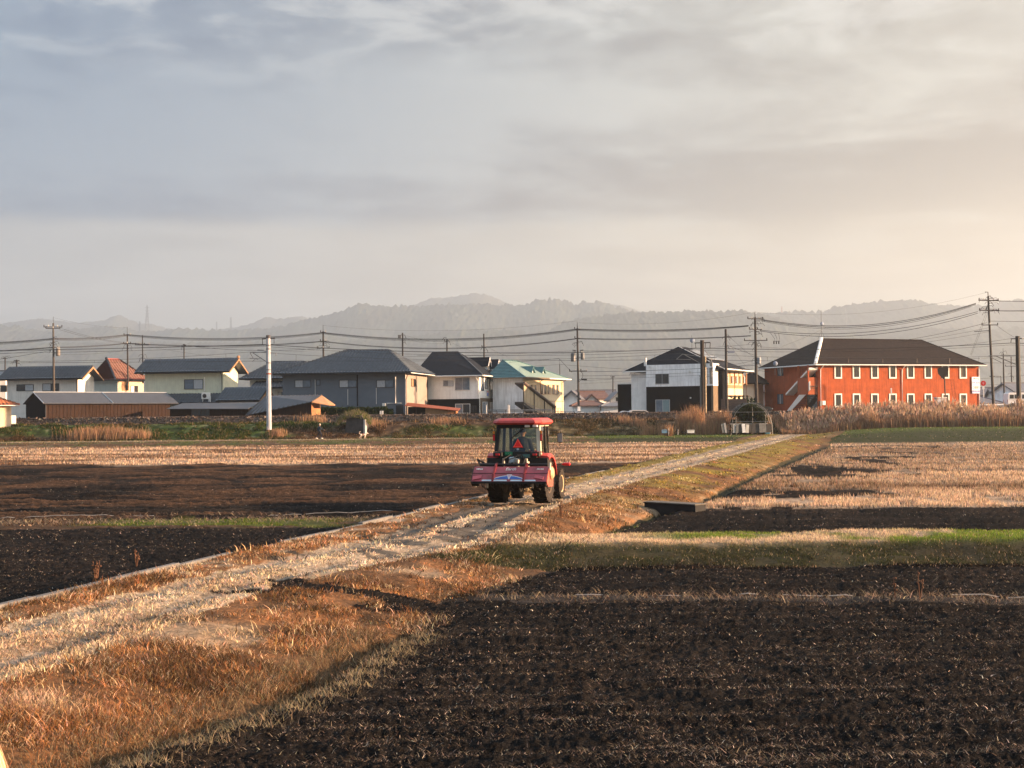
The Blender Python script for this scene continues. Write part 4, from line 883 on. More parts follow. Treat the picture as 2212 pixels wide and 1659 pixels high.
caps(h.t, [(A, r0), (B, r0)], m_trim, .045); gutter(h.t, [B, C_], m_trim, .10); gutter(h.t, [(A[0], A[1] - .05, A[2] - .1), (0, A[1] - .05, A[2] - .1)], m_trim, .09)
def lerp(a, b, t): return Vector(a).lerp(Vector(b), t)
mb = MB(); nn = Vector((.25, 0, .97))
s0, s1, s2, s3 = lerp(B, r0, .78), lerp(C_, r1, .86), lerp(C_, r1, .36), lerp(B, r0, .38)
sp_, sq = lerp(s3, s0, 1), s1
mb = MB(); up = Vector((.02, 0, .12))
for i in range(4):
    for j in range(2):
        f = lambda a_, b_: lerp(lerp(s3, s2, .12 + .86 * a_), lerp(s0, s1, .1 + .86 * a_), b_)
        q = [f(i / 4 + .006, j / 2 + .01), f((i + 1) / 4 - .006, j / 2 + .01), f((i + 1) / 4 - .006, (j + 1) / 2 - .01), f(i / 4 + .006, (j + 1) / 2 - .01)]
        MB().prism([p + up for p in q], (.01, 0, .05)).build('solar_panel', MATS.get('solar_glass') or M('solar_glass', (.30, .31, .33), .06, .02, spec=1.0, metal=.6), h.t)
h.window('F', 1416.5, 808, 1444.5, 829, (m_pane, m_pane), m_alum); h.window('F', 1417.5, 864, 1446, 891, (m_pane2, M('curtain_teal', (.18, .27, .29), .4, .15, 8)), m_alum)
def lamp(x, y, rr, nm='wall_lamp'):
    u, z = h.hit('F', x, y); MB().lathe([(rr, 0), (rr, .12), (rr * .6, .2)], 10, 'Y', (u, -.2, z)).build(nm, m_trim, h.t)
lamp(1404, 792, .13, 'vent_hood'); lamp(1490.5, 803, .15, 'vent_hood'); lamp(1492.5, 859.5, .10)
for x0, x1 in ((1525, 1527), (1533, 1534), (1536, 1537)): h.window('R', x0, 795, x1, 829, (m_pane2,), m_wframe, fw=.03)
def facade(x, y): v, z = h.hit('R', x, y, -.7); return v, z
for i, x in enumerate((1561, 1571, 1581, 1590, 1598.5, 1606.5)):
    v, z1 = facade(x, 812); z0 = facade(x, 829)[1]
    w = MB().box(uf + .002, v - .5, z0, uf + .05, v + .5, z1).build('window', m_fascia, h.t)
    MB().box(uf + .052, v - .4, z0 + .08, uf + .06, v - .02, z1 - .08).build('pane', m_pane, w); MB().box(uf + .052, v + .02, z0 + .08, uf + .06, v + .4, z1 - .08).build('pane', m_curt, w)
    zl = facade(x, 856)[1]; MB().box(uf + .01, v - .55, zl - .12, uf + .75, v + .25, zl + .12).build('door_hood', m_wframe, h.t)
    MB().box(uf + .01, v + .85, zb + .3, uf + .05, v + 1.25, ze - .5).build('pilaster', m_fascia, h.t)
MB().box(uf + .002, D1 + 1.7, zb - .2, uf + .05, D2, zb + .25).build('belt_band', m_fascia, h.t)
for x in (1586, 1611): v, z0 = facade(x, 880); pipe(h.t, [(uf + .12, v, -.5), (uf + .12, v, ze - .6), (uf + 1.2, v, ze - .4)], m_rust, .05)
MB().box(-.4, .3, zt - .1, -.12, .6, zt + .95).build('antenna_mount', m_trim, h.t)
# columnar shrubs along its wall
for i, x in enumerate((1563, 1572, 1583, 1591, 1600, 1608)):
    v, z = facade(x, 880); p = h.O + h.E * (uf + 1.5) + h.V * v
    s = thing('columnar_shrub', '', 'shrub', (p.x, p.y, ZT), 0, 'slim dark shrubs along the sunlit apartment wall'); s['label'] = ('first', 'second', 'third', 'fourth', 'fifth', 'last')[i] + ' slim dark columnar shrub from the left along the sunlit apartment wall'
    k = 260; zz_ = rng.random(k) ** .8 * 3.0; rr = .34 * (1 - (zz_ / 3.1) ** 1.5) * np.sqrt(rng.random(k)); aa = rng.random(k) * 6.28
    c0 = np.stack([rr * np.cos(aa), rr * np.sin(aa), zz_], -1); dv = rng.normal(0, .11, (k, 3, 3)); Vv = (c0[:, None] + dv).reshape(-1, 3)
    o = np_mesh('foliage', Vv, tris=np.arange(k * 3).reshape(-1, 3), cols=np.repeat(vary(np.broadcast_to(np.array((.02, .035, .012)), (k, 3)), k, .4), 3, 0), mat=mt_leaf); o.parent = s
    MB().cyl((0, 0, -.3), (0, 0, 1.6), .05, .02, 6).build('trunk', m_wood, s)
# block wall and small buildings beside it
p = P(1558, 872, 163); w_ = thing('block_wall', 'brown concrete block wall in front of the sunlit apartment side', 'wall', (p.x, p.y, ZT), R_(-6))
bw, bh = .62, .30; Wl = (1620 - 1558) / F * 163; nb = int(Wl / bw); mbrk = M('block_brown', (.10, .075, .065), .9, .2, 3, .3, 30); htop = P(1580, 860, 163).z - ZT
bme = None
for r_ in range(int(htop / bh)):
    for k in range(nb):
        if bme is None:
            o = MB().box(.008, 0, .006, bw - .008, .19, bh - .006).build('block', mbrk, w_); bme = o.data
        else: o = bpy.data.objects.new('block', bme); COL.objects.link(o); o.parent = w_
        o.location = (k * bw, random.uniform(-.012, .012), r_ * bh)
MB().box(0, .03, -1, nb * bw, .16, int(htop / bh) * bh - .02).build('mortar', m_wframe, w_)
h = House('peach_house', 'small peach house with brown roof behind the end of the black and white apartment', 'house', 1600, 1628, 196, -24, ref='R')
ze = h.zF(1620, 828); h.walls(6, ze, m_peach); hip(h, 6, ze, ze + 1.6, .6, h.W * .4, h.W * .6, 2.8, 3.2, m_brnroof, W=h.W + .5)
h = House('small_white_house', 'small white house with brown roof seen between utility pole and orange building', 'house', 1641, 1672, 205, 0)
ze = h.zF(1655, 847); h.walls(6, ze, m_wht2); hip(h, 6, ze, h.zF(1655, 830), .6, .8, h.W, 3, 3.2, M('faded_brown_roof', (.12, .07, .06), .8, .2, 2, .3, 10), W=h.W + 2)
h.window('F', 1653, 851, 1662, 860, (m_pane2, m_pane2), m_wframe)
# ---- orange building
h = House('orange_building', 'long orange stucco two storey building with white framed windows and brown hip roof', 'building', 1768, 2115, 188, 20)
D = h.vL(1652) ; ze = h.zF(1940, 788); lw = 1.6
h.walls(D, ze, m_orange, v0=0)
zr = ze + (788 - 740) / F * 200 + .75
A, B, C_, Dd = (-.95, -.75, ze - .02), (h.W + .8, -.75, ze - .02), (h.W + .8, D + .8, ze - .02), (-.95, D + .8, ze - .02); r0, r1 = ((.40 + D * .5 * .68), D * .5, zr), (h.W - 4.6, D * .5, zr)
roof_planes(h.t, 'roof', [(A, B, r1, r0), (B, C_, r1), (C_, Dd, r0, r1), (Dd, A, r0)], m_brnroof)
MB().tube([Vector(A) + Vector((.1, .1, .08)), Vector(r0) + Vector((0, 0, .08))], .24, 6).build('hip_flashing', m_trim, h.t); caps(h.t, [(r0, r1), (B, r1)], m_brnroof, .09)
gutter(h.t, [(-.95, -.80, ze - .07), (h.W + .8, -.80, ze - .07)], m_trim, .09); gutter(h.t, [(-1.0, -.75, ze - .07), (-1.0, D + .8, ze - .07)], m_trim, .09)
xs8 = [1810, 1849.4, 1889, 1928, 1966.5, 2004.5, 2042, 2080]
for i, x in enumerate(xs8):
    mm = (m_pane, m_pane) if i < 6 else (M('half_drawn_pane', (.07, .06, .05), .3, .4, 3), m_pane)
    h.window('F', x - 5.0, 791.5, x + 5.0, 814.2, mm, m_wframe, fw=.03, surround=.19); h.window('F', x - 4.6, 853.5, x + 5.4, 876.5, mm, m_wframe, fw=.03, surround=.19)
for x in (1772, 1948): u = h.hit('F', x, 830)[0]; pipe(h.t, [(u, -.1, -1), (u, -.1, ze - .7), (u + .15, -.7, ze - .15)], m_trim, .075)
u = h.W - .06; pipe(h.t, [(u, -.1, -1), (u, -.1, ze - .5)], m_trim, .07)
mb = MB()
for x in (1830, 1904, 1978, 2048):
    u = h.hit('F', x, 780)[0]; mb.box(u - .05, -.35, ze + .12, u + .05, -.28, ze + .95)
mb.tube([(-.5, -.32, ze + .95), (h.W, -.32, ze + .95)], .02, 4); mb.build('snow_guard', m_wframe, h.t)
# left end: windows, balcony tower and covered stair
h.window('L', 1692, 791, 1680, 811, (m_pane, m_curt, m_pane), m_wframe); h.window('L', 1692, 852, 1680, 872, (m_pane2, m_curt, m_pane2), m_wframe)
v, z = h.hit('L', 1769, 770); 
vt = 2.4
MB().box(-1.5, .25, h.zF(1768, 852), -.01, vt + .6, h.zF(1768, 815)).build('balcony_wall', M('orange_stucco_panel', (.27, .075, .032), .95, .1, 1.2, .4, 45), h.t); MB().box(-1.5, .25, h.zF(1768, 815) + .001, -1.3, .5, ze - .1).build('balcony_post', m_orange, h.t); MB().box(-1.5, vt + .3, h.zF(1768, 815) + .001, -1.3, vt + .55, ze - .1).build('balcony_post', m_orange, h.t)
MB().box(-.014, .3, -1, -.002, vt + .5, h.zF(1768, 853)).build('doorway', m_pane, h.t); MB().box(-.014, .6, h.zF(1768, 815), -.002, vt, ze - .3).build('upper_doorway', m_pane, h.t)
def LP(x, y, o): v_, z_ = h.hit('L', x, y, o); return Vector((-o, v_, z_))
o = 1.45
t0, t1 = LP(1748, 794, o), LP(1697, 850, o); mb = MB(); mb.prism([t0, t1, t1 + Vector((0, 0, -.28)), t0 + Vector((0, 0, -.28))], (1.35, 0, 0)); mb.build('stair_canopy', m_trim, h.t)
b0_, b1_ = LP(1749, 823, o), LP(1700, 887, o); MB().prism([b0_, b1_, b1_ + Vector((0, 0, -.05)), b1_ + Vector((0, .25, -.8)), b0_ + Vector((0, 0, -1.25))], (.08, 0, 0)).build('stair_stringer', m_trim, h.t)
for i in range(14):
    p = b0_.lerp(b1_, i / 14); MB().box(p.x + .09, p.y - .16, p.z - .75, p.x + 1.3, p.y + .16, p.z - .68).build('stair_tread', m_wframe, h.t)
h.px_box('meter_box', m_trim, 'F', 1774.5, 875, 1781, 866, .002, .3); h.px_box('meter_box', m_steel, 'F', 1769.6, 877, 1773.5, 866.5, .002, .25)
ant = MB(); pr = Vector(r0); ant.cyl(pr, pr + Vector((0, 0, 4.2)), .035, .025, 5)
for s_ in (-1, 1): ant.tube([pr + Vector((s_ * .6, 0, 0)), pr + Vector((0, 0, 1.2))], .02, 4)
ant.build('antenna_mast', m_steel, h.t); MB().lathe([(.04, 0), (.2, .07), (.30, .17), (.28, .18), (.04, .04)], 12, 'Y', (pr.x + .1, pr.y - .2, pr.z + 2.2)).build('satellite_dish', M('dish_blue_gray', (.20, .25, .34), .5), h.t)
# sign board fixed to the wall
ua, za = h.hit('F', 2098.5, 850); ub, zb_ = h.hit('F', 2115.0, 814.3); zmid = za + (zb_ - za) * .19
po = h.O + h.E * ua - h.V * .16
sg = thing('sign_board', 'white property sign with red and black arrow and blue lettering on the orange wall', 'sign', (po.x, po.y, h.O.z), h.a)
ww = ub - ua; hh_ = zb_ - zmid
MB().box(0, 0, zmid, ww, .06, zb_, .012).build('panel', M('sign_white', (.80, .80, .82), .5, .02), sg); MB().box(0.02, 0, za, ww - .02, .05, zmid - .02).build('lower_panel', M('sign_lower', (.42, .44, .62), .5, .2, 4), sg)
m_sb, m_sr, m_sk = M('sign_blue', (.03, .06, .32), .5, .02), M('sign_red', (.50, .03, .03), .5, .02), M('sign_black', (.02, .02, .025), .5, .02)
yq = -.004
MB().box(ww * .34, yq, zb_ - hh_ * .135, ww * .84, -.001, zb_ - hh_ * .095).build('arrow_shaft', m_sk, sg); MB().box(ww * .80, yq, zb_ - hh_ * .25, ww * .86, -.001, zb_ - hh_ * .14).build('arrow_tail', m_sk, sg)
MB().prism([(ww * .12, yq, zb_ - hh_ * .115), (ww * .34, yq, zb_ - hh_ * .05), (ww * .34, yq, zb_ - hh_ * .18)], (0, .003, 0)).build('arrow_head', m_sr, sg); MB().box(ww * .12, yq, zb_ - hh_ * .255, ww * .5, -.001, zb_ - hh_ * .225).build('underline', M('sign_pink', (.75, .35, .42), .5), sg)
fr_ = R_(90)
text('lettering', '戸建住宅', ww * .235, (ww * .5, yq, zb_ - hh_ * .44), (fr_, 0, 0), m_sb, sg, bold=.012); text('lettering', '賃貸マンション', ww * .13, (ww * .5, yq, zb_ - hh_ * .60), (fr_, 0, 0), m_sb, sg, bold=.006)
text('lettering', '入居中', ww * .24, (ww * .5, yq, zb_ - hh_ * .80), (fr_, 0, 0), m_sr, sg, bold=.004)
bx = MB()
for u0_, u1_ in ((.1, .36), (.38, .64), (.66, .92)): 
    for (a1, b1, a2, b2) in ((u0_, .70, u1_, .715), (u0_, .895, u1_, .91), (u0_, .715, u0_ + .02, .895), (u1_ - .02, .715, u1_, .895)): bx.box(ww * a1, -.003, zb_ - hh_ * b2, ww * a2, -.001, zb_ - hh_ * b1)
bx.build('letter_boxes', m_sr, sg); MB().box(.04, yq, zmid - .16 * hh_ * .6, ww - .04, -.001, zmid - .04).build('blue_band', m_sb, sg)
text('lettering', 'アパート', ww * .15, (ww * .5, -.008, zmid - .055 * hh_), (fr_, 0, 0), M('sign_letter_white', (.8, .8, .8), .5), sg)
# signal relay cabinet and things around the orange building
p = P(2031, 876, 160); c_ = thing('relay_cabinet', 'pale gray metal cabinet behind the reeds under the orange building', 'cabinet', (p.x, p.y, p.z - .8), R_(10))
MB().box(-.6, -.35, 0, .6, .35, 1.7, .03).build('casing', M('cabinet_gray', (.38, .40, .46), .5, .06), c_); MB().box(-.66, -.42, 1.7, .66, .42, 1.78).build('lid', m_trim, c_); MB().box(-.02, -.37, .2, .02, -.351, 1.6).build('door_seam', m_steel, c_)
p = P(1790, 868, 158)

# ---- far small houses between the apartments
def cottage(label, x0, x1, yt, ye, d, a, wallm, roofm, kind='u', yb=895, win=None):
    h = House('small_house', label, 'house', x0, x1, d, a, z0=.6)
    ze = h.zF((x0 + x1) / 2, ye); zr = h.zF((x0 + x1) / 2, yt); D = 6.5
    h.walls(D, ze + .02, wallm)
    if kind == 'u': gable_u(h, D, ze, zr, .5, .5, roofm, wallmat=wallm, th=.2)
    elif kind == 'v':
        um = h.W / 2; r0, r1 = (um, -.5, zr), (um, D + .5, zr)
        roof_planes(h.t, 'roof', [((h.W + .5, -.5, ze - .3), (h.W + .5, D + .5, ze - .3), r1, r0), ((-.5, -.5, ze - .3), (-.5, D + .5, ze - .3), r1, r0)], roofm, .25)
        MB().prism([(0.01, .0, ze), (h.W - .01, 0, ze), (um, 0, zr - .3)], (0, D, 0)).build('gable_wall', wallm, h.t)
    else: hip(h, D, ze, zr, .5, h.W * .25, h.W * .75, 3, 3.4, roofm)
    if win: h.window('F', *win, (m_pane,), m_wframe)
    return h
m_gr1, m_gr2, m_br1 = M('faded_gray_roof', (.10, .10, .115), .7, .2, 2, .3, 8), M('faded_slate_roof', (.13, .135, .15), .7, .15, 2, .3, 8), M('faded_red_brown_roof', (.12, .066, .052), .75, .25, 2, .3, 8)
cottage('white gabled storehouse with gray roof right of the cream apartment', 1219, 1250, 843, 858, 232, -8, m_white, m_gr1, 'v')
cottage('distant house with long gray ridge behind the brown roofed house', 1251, 1330, 842, 856, 292, 2, m_offw, m_gr1, 'u')
cottage('white gabled house with broad brown roof left of the gray roofed house', 1262, 1313, 845, 861, 262, 14, m_white, m_br1, 'u')
cottage('white gable front of a brown roofed house behind the utility pole', 1264, 1292, 851, 866, 255, 0, m_white, m_br1, 'v')
cottage('white gabled house with gray roof and one small dark hooded window', 1320, 1350, 846, 861, 250, 4, m_white, m_gr2, 'v', win=(1331, 859, 1338, 866))
cottage('long low white building with rusty brown roof in front of the far cottages', 1240, 1306, 866, 876, 222, 0, m_white, m_br1, 'hip', win=(1297, 879, 1304, 886))
cottage('low white shed with plain gray roof beside the black entry block', 1304, 1362, 868.5, 877, 215, 0, m_white, m_gr2, 'hip')
cottage('dark roofed house in the haze right of the orange building', 2119, 2186, 836, 853, 262, 6, m_offw, m_gr1, 'u')
cottage('long gray roofed house behind the white van', 2150, 2232, 838, 858, 240, -6, m_offw, m_gr2, 'u')
cottage('low gray tiled shed left of the leaning utility pole', 2118, 2160, 856, 871, 205, 20, m_wood, m_gr1, 'hip')
cottage('gray gabled house at the right edge behind the van', 2194, 2236, 826, 846, 226, 14, m_wht2, m_gr2, 'u')
cottage('low house with dark roof behind the lower roofs at the far left', -30, 12, 800, 812, 196, 6, m_offw, m_tiled, 'u')
# ---- lean-to with red roof before the dormer house
h = House('red_roof_lean_to', 'low lean-to with rusty red sheet roof between gray house and dormer house', 'shed', 878, 985, 164, -3, z0=ZT)
z1, z2 = h.zF(880, 873.5), h.zF(985, 886)
roof_planes(h.t, 'roof', [((-.2, -.3, z1 - .12), (h.W + .3, -.3, z2 - .05), (h.W + .3, 2.6, z2 + .25), (-.2, 2.6, z1 + .25))], m_rust, .07)
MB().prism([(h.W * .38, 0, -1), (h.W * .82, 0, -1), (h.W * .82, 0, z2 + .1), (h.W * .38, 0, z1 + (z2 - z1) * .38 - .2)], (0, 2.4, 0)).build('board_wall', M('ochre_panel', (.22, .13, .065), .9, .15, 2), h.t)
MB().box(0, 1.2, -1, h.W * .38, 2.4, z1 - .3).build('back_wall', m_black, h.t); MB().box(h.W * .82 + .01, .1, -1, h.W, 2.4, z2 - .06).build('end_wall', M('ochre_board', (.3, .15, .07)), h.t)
for u in (0.05, h.W * .19, h.W * .97): MB().box(u - .05, -.08, -1, u + .05, .02, z1 + (z2 - z1) * u / h.W - .16).build('post', m_wood, h.t)
# ---- clipped hedge
def foliage(name, c0, size, col, parent=None, mat=None):
    k = len(c0); dv = rng.normal(0, 1, (k, 3, 3)) * size; V = (c0[:, None] + dv).reshape(-1, 3)
    o = np_mesh(name, V, tris=np.arange(k * 3).reshape(-1, 3), cols=np.repeat(vary(np.broadcast_to(np.array(col), (k, 3)), k, .45), 3, 0), mat=mat or mt_leaf)
    if parent: o.parent = parent
    return o
pa, pb = P(684, 898, 164), P(848, 898, 164); zt_ = P(760, 880.5, 164).z
s = thing('hedge', 'dark clipped hedge along the railway in front of the gray house', 'hedge', (pa.x, 164, ZT + .6), 0); k = 9000; Lh = pb.x - pa.x
c0 = np.stack([rng.random(k) * Lh, rng.random(k) * 1.2, rng.random(k) ** .7 * (zt_ - ZT - .6)], -1); c0[:, 2] *= (.88 + .2 * fbm(c0[:, 0] * 1.5, c0[:, 1] * 1.5, 3, 4)) * np.where(c0[:, 0] > Lh * .93, .8, 1)
foliage('foliage', c0, .10, (.022, .036, .012), s); MB().box(.1, .3, -.9, Lh - .1, .9, (zt_ - ZT - .6) * .75).build('inner_branches', M('hedge_inside', (.012, .016, .008), .9), s)
# ================================================================ TRACTOR
def gz(x, y): return float(height(np.array([x]), np.array([y]))[0])
m_tred = M('tractor_red_paint', (.38, .038, .032), .45, .20, 4, spec=.45, streak=.18); m_crim = M('crimson_paint', (.24, .040, .055), .5, .30, 4, .2, 20, spec=.45, streak=.15)
m_blk = M('black_plastic', (.012, .012, .013), .55, .15); m_rub = M('muddy_rubber', (.018, .015, .013), .9, .35, 6, .4, 30); m_rim = M('cream_wheel_rim', (.42, .30, .17), .6, .3, 5); m_mudrim = M('muddy_wheel_rim', (.07, .05, .035), .8, .4, 6)
m_cream_p = M('cream_cab_paint', (.55, .50, .38), .4, .06, spec=.5); m_lred = M('red_lens', (.45, .010, .012), .25, .05, spec=.6); m_amb = M('amber_lens', (.50, .16, .01), .25, .05, spec=.6)
m_cloth = M('dark_work_clothes', (.014, .018, .026), .9, .15); m_skin = M('skin', (.36, .20, .14), .6, .05); m_hair = M('dark_hair', (.012, .010, .009), .8, .1)
m_tglass = glass_mat('cab_glass', (.60, .72, .66), .09)
HD = R_(-14.5); tp = G(1126, 1088, 0); TB = Vector((tp.x, tp.y, gz(tp.x, tp.y) + .01))
T = thing('tractor', 'red tractor with glazed cab driving away along the farm track', 'tractor', TB, HD)
def wheel(parent, x, y, r, w, name='wheel', lugs=18, rimm=None):
    s = 1 if x > 0 else -1
    e = bpy.data.objects.new(name, None); COL.objects.link(e); e.parent = parent; e.location = (x, y, r)
    ty = MB(); ty.lathe([(r * .55, -w / 2 + .03), (r * .80, -w / 2), (r * .94, -w / 2 + .02), (r * .955, 0), (r * .94, w / 2 - .02), (r * .80, w / 2), (r * .55, w / 2 - .03)], 28, 'X')
    for i in range(lugs):
        for sd in (-1, 1):
            a = 2 * math.pi * (i + (.5 if sd > 0 else 0)) / lugs; a2 = a + .16
            q = []
            for xx, aa in ((0, a2), (sd * w / 2, a)):
                for rr in (r * .93, r): 
                    for da in (-.045, .045): q.append((xx, rr * math.cos(aa + da), rr * math.sin(aa + da)))
            ty.add(q, [(0, 1, 3, 2), (4, 5, 7, 6), (0, 1, 5, 4), (2, 3, 7, 6), (0, 2, 6, 4), (1, 3, 7, 5)])
    ty.build('tyre', m_rub, e)
    o_ = s * (w / 2 - .05)
    MB().lathe([(r * .555, -w / 2 + .02), (r * .555, w / 2 - .02), (r * .50, w / 2 - .03), (r * .48, w * .1 * s), (r * .16, w * .18 * s), (.001, w * .2 * s), (.001, -w * .1), (r * .48, -w * .1), (r * .50, -w / 2 + .03)] if s > 0 else
               [(r * .555, w / 2 - .02), (r * .555, -w / 2 + .02), (r * .50, -w / 2 + .03), (r * .48, -w * .1), (r * .16, -w * .18), (.001, -w * .2), (.001, w * .1), (r * .48, w * .1), (r * .50, w / 2 - .03)], 24, 'X').build('rim', rimm or m_rim, e)
    hb = MB(); hb.lathe([(.09, s * w * .1), (.09, s * w * .32), (.05, s * w * .36)], 12, 'X')
    for i in range(6): a = i * math.pi / 3; hb.cyl((s * w * .14, .14 * math.cos(a), .14 * math.sin(a)), (s * w * .24, .14 * math.cos(a), .14 * math.sin(a)), .018, None, 6)
    hb.build('hub', m_steel, e); return e
for s in (-1, 1): wheel(T, s * .62, 0, .62, .40, rimm=m_mudrim); wheel(T, s * .60, 1.95, .44, .27, lugs=16)
b = MB(); b.box(-.24, -.35, .42, .24, .9, .95, .05); b.box(-.20, .9, .45, .20, 1.7, .85, .04); b.cyl((-.5, 0, .62), (.5, 0, .62), .13, None, 12); b.cyl((-.48, 1.95, .44), (.48, 1.95, .44), .07, None, 10); b.box(-.16, 1.7, .5, .16, 2.55, .75, .03)
b.build('chassis', m_blk, T)
b = MB(); b.rings([[(-.30, y_, .72), (.30, y_, .72), (.34, y_, 1.0), (.30, y_, zt_2 - .08), (.18, y_, zt_2), (-.18, y_, zt_2), (-.30, y_, zt_2 - .08), (-.34, y_, 1.0)] for y_, zt_2 in ((1.12, 1.42), (1.7, 1.38), (2.3, 1.30), (2.62, 1.12))]); b.build('bonnet', m_tred, T, True)
MB().box(-.26, 2.63, .78, .26, 2.68, 1.08, .02).build('radiator_grille', m_blk, T); MB().tube([(.38, 1.5, 1.2), (.42, 1.5, 1.5), (.42, 1.5, 1.95)], .035, 8).build('exhaust_pipe', m_steel, T)
for s in (-1, 1): MB().box(s * .2 - .07, 2.62, 1.09, s * .2 + .07, 2.66, 1.17, .01).build('headlight', m_curt, T)
# fenders
for s in (-1, 1):
    prof = [(.66 * math.cos(a), .62 + .70 * math.sin(a)) for a in np.linspace(R_(15), R_(116), 10)]
    out = MB(); x0, x1 = (.38, .87) if s > 0 else (-.87, -.38)
    out.rings([[(x0, y_, z_), (x1, y_, z_ - .06), (x1, y_, z_ + .0), (x1 - .06, y_, z_ + .05), (x0, y_, z_ + .06)] for y_, z_ in prof]); out.build('fender', m_tred, T, False)
    inn = MB(); inn.prism([(s * .375, y_ * 1.0, z_ - .01) for y_, z_ in prof] , (-s * .03, 0, 0)); inn.build('fender_liner', m_blk, T)
    MB().box(s * .62 - .235, -.40, .70, s * .62 + .235, -.335, 1.25, .01).build('mud_flap', m_blk, T)
    lb = MB().box(s * .52 - .13, -.52, 1.285, s * .52 + .13, -.36, 1.41, .015).build('light_box', m_blk, T)
    for k in (-1, 1): MB().box(s * .52 + .0 + k * .032 - .028 - .0 * s, -.532, 1.315, s * .52 + k * .032 + .028, -.521, 1.375, .006).build('tail_light', m_lred, lb)
# cab
MB().box(-.56, -.33, .90, .56, 1.05, 1.0, .02).build('cab_floor', m_blk, T); MB().box(-.54, -.36, 1.0, .54, -.30, 1.42, .01).build('rear_panel', m_blk, T)
zt0 = 2.12
pil = [((-.60, -.32, 1.42), (-.55, -.22, zt0)), ((.60, -.32, 1.42), (.55, -.22, zt0)), ((-.60, .42, 1.0), (-.56, .44, zt0)), ((.60, .42, 1.0), (.56, .44, zt0)), ((-.52, 1.1, 1.0), (-.52, .95, zt0)), ((.52, 1.1, 1.0), (.52, .95, zt0))]
for i, (a, c) in enumerate(pil):
    w = .05 if i < 2 else .03; MB().rings([[(a[0] - w, a[1] - w, a[2]), (a[0] + w, a[1] - w, a[2]), (a[0] + w, a[1] + w, a[2]), (a[0] - w, a[1] + w, a[2])], [(c[0] - w, c[1] - w, c[2]), (c[0] + w, c[1] - w, c[2]), (c[0] + w, c[1] + w, c[2]), (c[0] - w, c[1] + w, c[2])]]).build('cab_pillar', m_cream_p if i == 1 else m_blk, T)
b = MB()
for s in (-1, 1): b.tube([(s * .62, -.3, 1.40), (s * .62, .4, 1.02), (s * .55, 1.08, 1.0)], .03, 6); b.tube([(s * .55, -.24, zt0), (s * .55, .95, zt0)], .03, 6)
b.build('cab_rail', m_cream_p, T)
MB().add([(-.545, -.335, 1.42), (.545, -.335, 1.42), (.50, -.235, 2.06), (-.50, -.235, 2.06)], [(0, 1, 2, 3)]).build('rear_window', m_tglass, T)
MB().add([(-.47, 1.11, 1.05), (.47, 1.11, 1.05), (.48, .96, 2.08), (-.48, .96, 2.08)], [(0, 1, 2, 3)]).build('windscreen', m_tglass, T)
m_sglass = glass_mat('side_glass', (.62, .58, .42), .30, .12)
for s in (-1, 1):
    MB().add([(s * .605, -.25, 1.42), (s * .605, .39, 1.08), (s * .565, .40, 2.09), (s * .555, -.17, 2.09)], [(0, 1, 2, 3)]).build('side_window', m_sglass, T); d_ = MB().add([(s * .600, .46, 1.05), (s * .545, 1.05, 1.05), (s * .53, .93, 2.09), (s * .565, .47, 2.09)], [(0, 1, 2, 3)]).build('door_window', m_sglass, T)
    MB().box(s * .61 - .02, .40, 1.35, s * .61 + .03, .44, 1.50, .008).build('door_handle', m_blk, d_)
b = MB(); b.box(-.58, -.30, 2.06, .58, -.20, 2.16); b.box(-.58, -.2, 2.12, .58, 1.0, 2.16); b.build('roof_lining', m_blk, T)
rf = MB(); prof = lambda x, y0, y1, z0, z1, i: None
rings = []
for z_, e in ((2.15, .06), (2.20, 0), (2.26, .02), (2.325, .12)):
    c = .16; x_, y0_, y1_ = .69 - e, -.50 + e, 1.16 - e
    rings.append([(-x_ + c, y0_, z_), (x_ - c, y0_, z_), (x_, y0_ + c, z_), (x_, y1_ - c, z_), (x_ - c, y1_, z_), (-x_ + c, y1_, z_), (-x_, y1_ - c, z_), (-x_, y0_ + c, z_)])
rf.rings(rings); rf.build('roof', m_tred, T)
for x_ in (.28, .50): MB().box(x_ - .07, -.40, 2.075, x_ + .07, -.33, 2.14, .015).build('work_light', m_trim, T)
for s in (-1, 1):
    sig = MB().box(s * .66 - .03, -.36, 1.70, s * .66 + .03, -.28, 1.99, .01).build('signal_lamp', m_blk, T)
    MB().box(s * .66 - .028, -.372, 1.90, s * .66 + .028, -.361, 1.975).build('amber_lens', m_amb, sig); MB().box(s * .66 - .028, -.372, 1.72, s * .66 + .028, -.361, 1.88).build('red_lens', m_lred, sig)
MB().tube([(.13, -.27, 2.03), (-.13, -.30, 1.82), (-.20, -.31, 1.74)], .013, 5).build('wiper', m_blk, T)
tr = MB(); tr.prism([(-.13, -.365, 1.525), (.155, -.365, 1.525), (.0125, -.365, 1.77)], (0, .012, 0)); tr.build('slow_vehicle_triangle', M('fluorescent_red', (.80, .02, .02), .4, .05), T); 
tt = MB()
for q in (((-.105, 1.54), (.13, 1.54)), ((.13, 1.54), (.0125, 1.745)), ((.0125, 1.745), (-.105, 1.54))): tt.tube([(q[0][0], -.372, q[0][1]), (q[1][0], -.372, q[1][1])], .010, 4)
tt.build('triangle_border', M('bright_red_lens', (.90, .10, .06), .4, .05), T)
MB().box(-.02, -.366, 1.46, .04, -.36, 1.51).build('sticker', m_curt, T); pl = MB().box(-.36, -.372, 1.315, -.14, -.361, 1.415, .008).build('number_plate', M('green_plate', (.015, .16, .07), .5, .1), T)
ltr = text('lettering', '12-34'.replace('12-34', '・・・'), .07, (-.25, -.376, 1.36), (R_(90), 0, 0), M('plate_white', (.25, .4, .3), .5), pl)
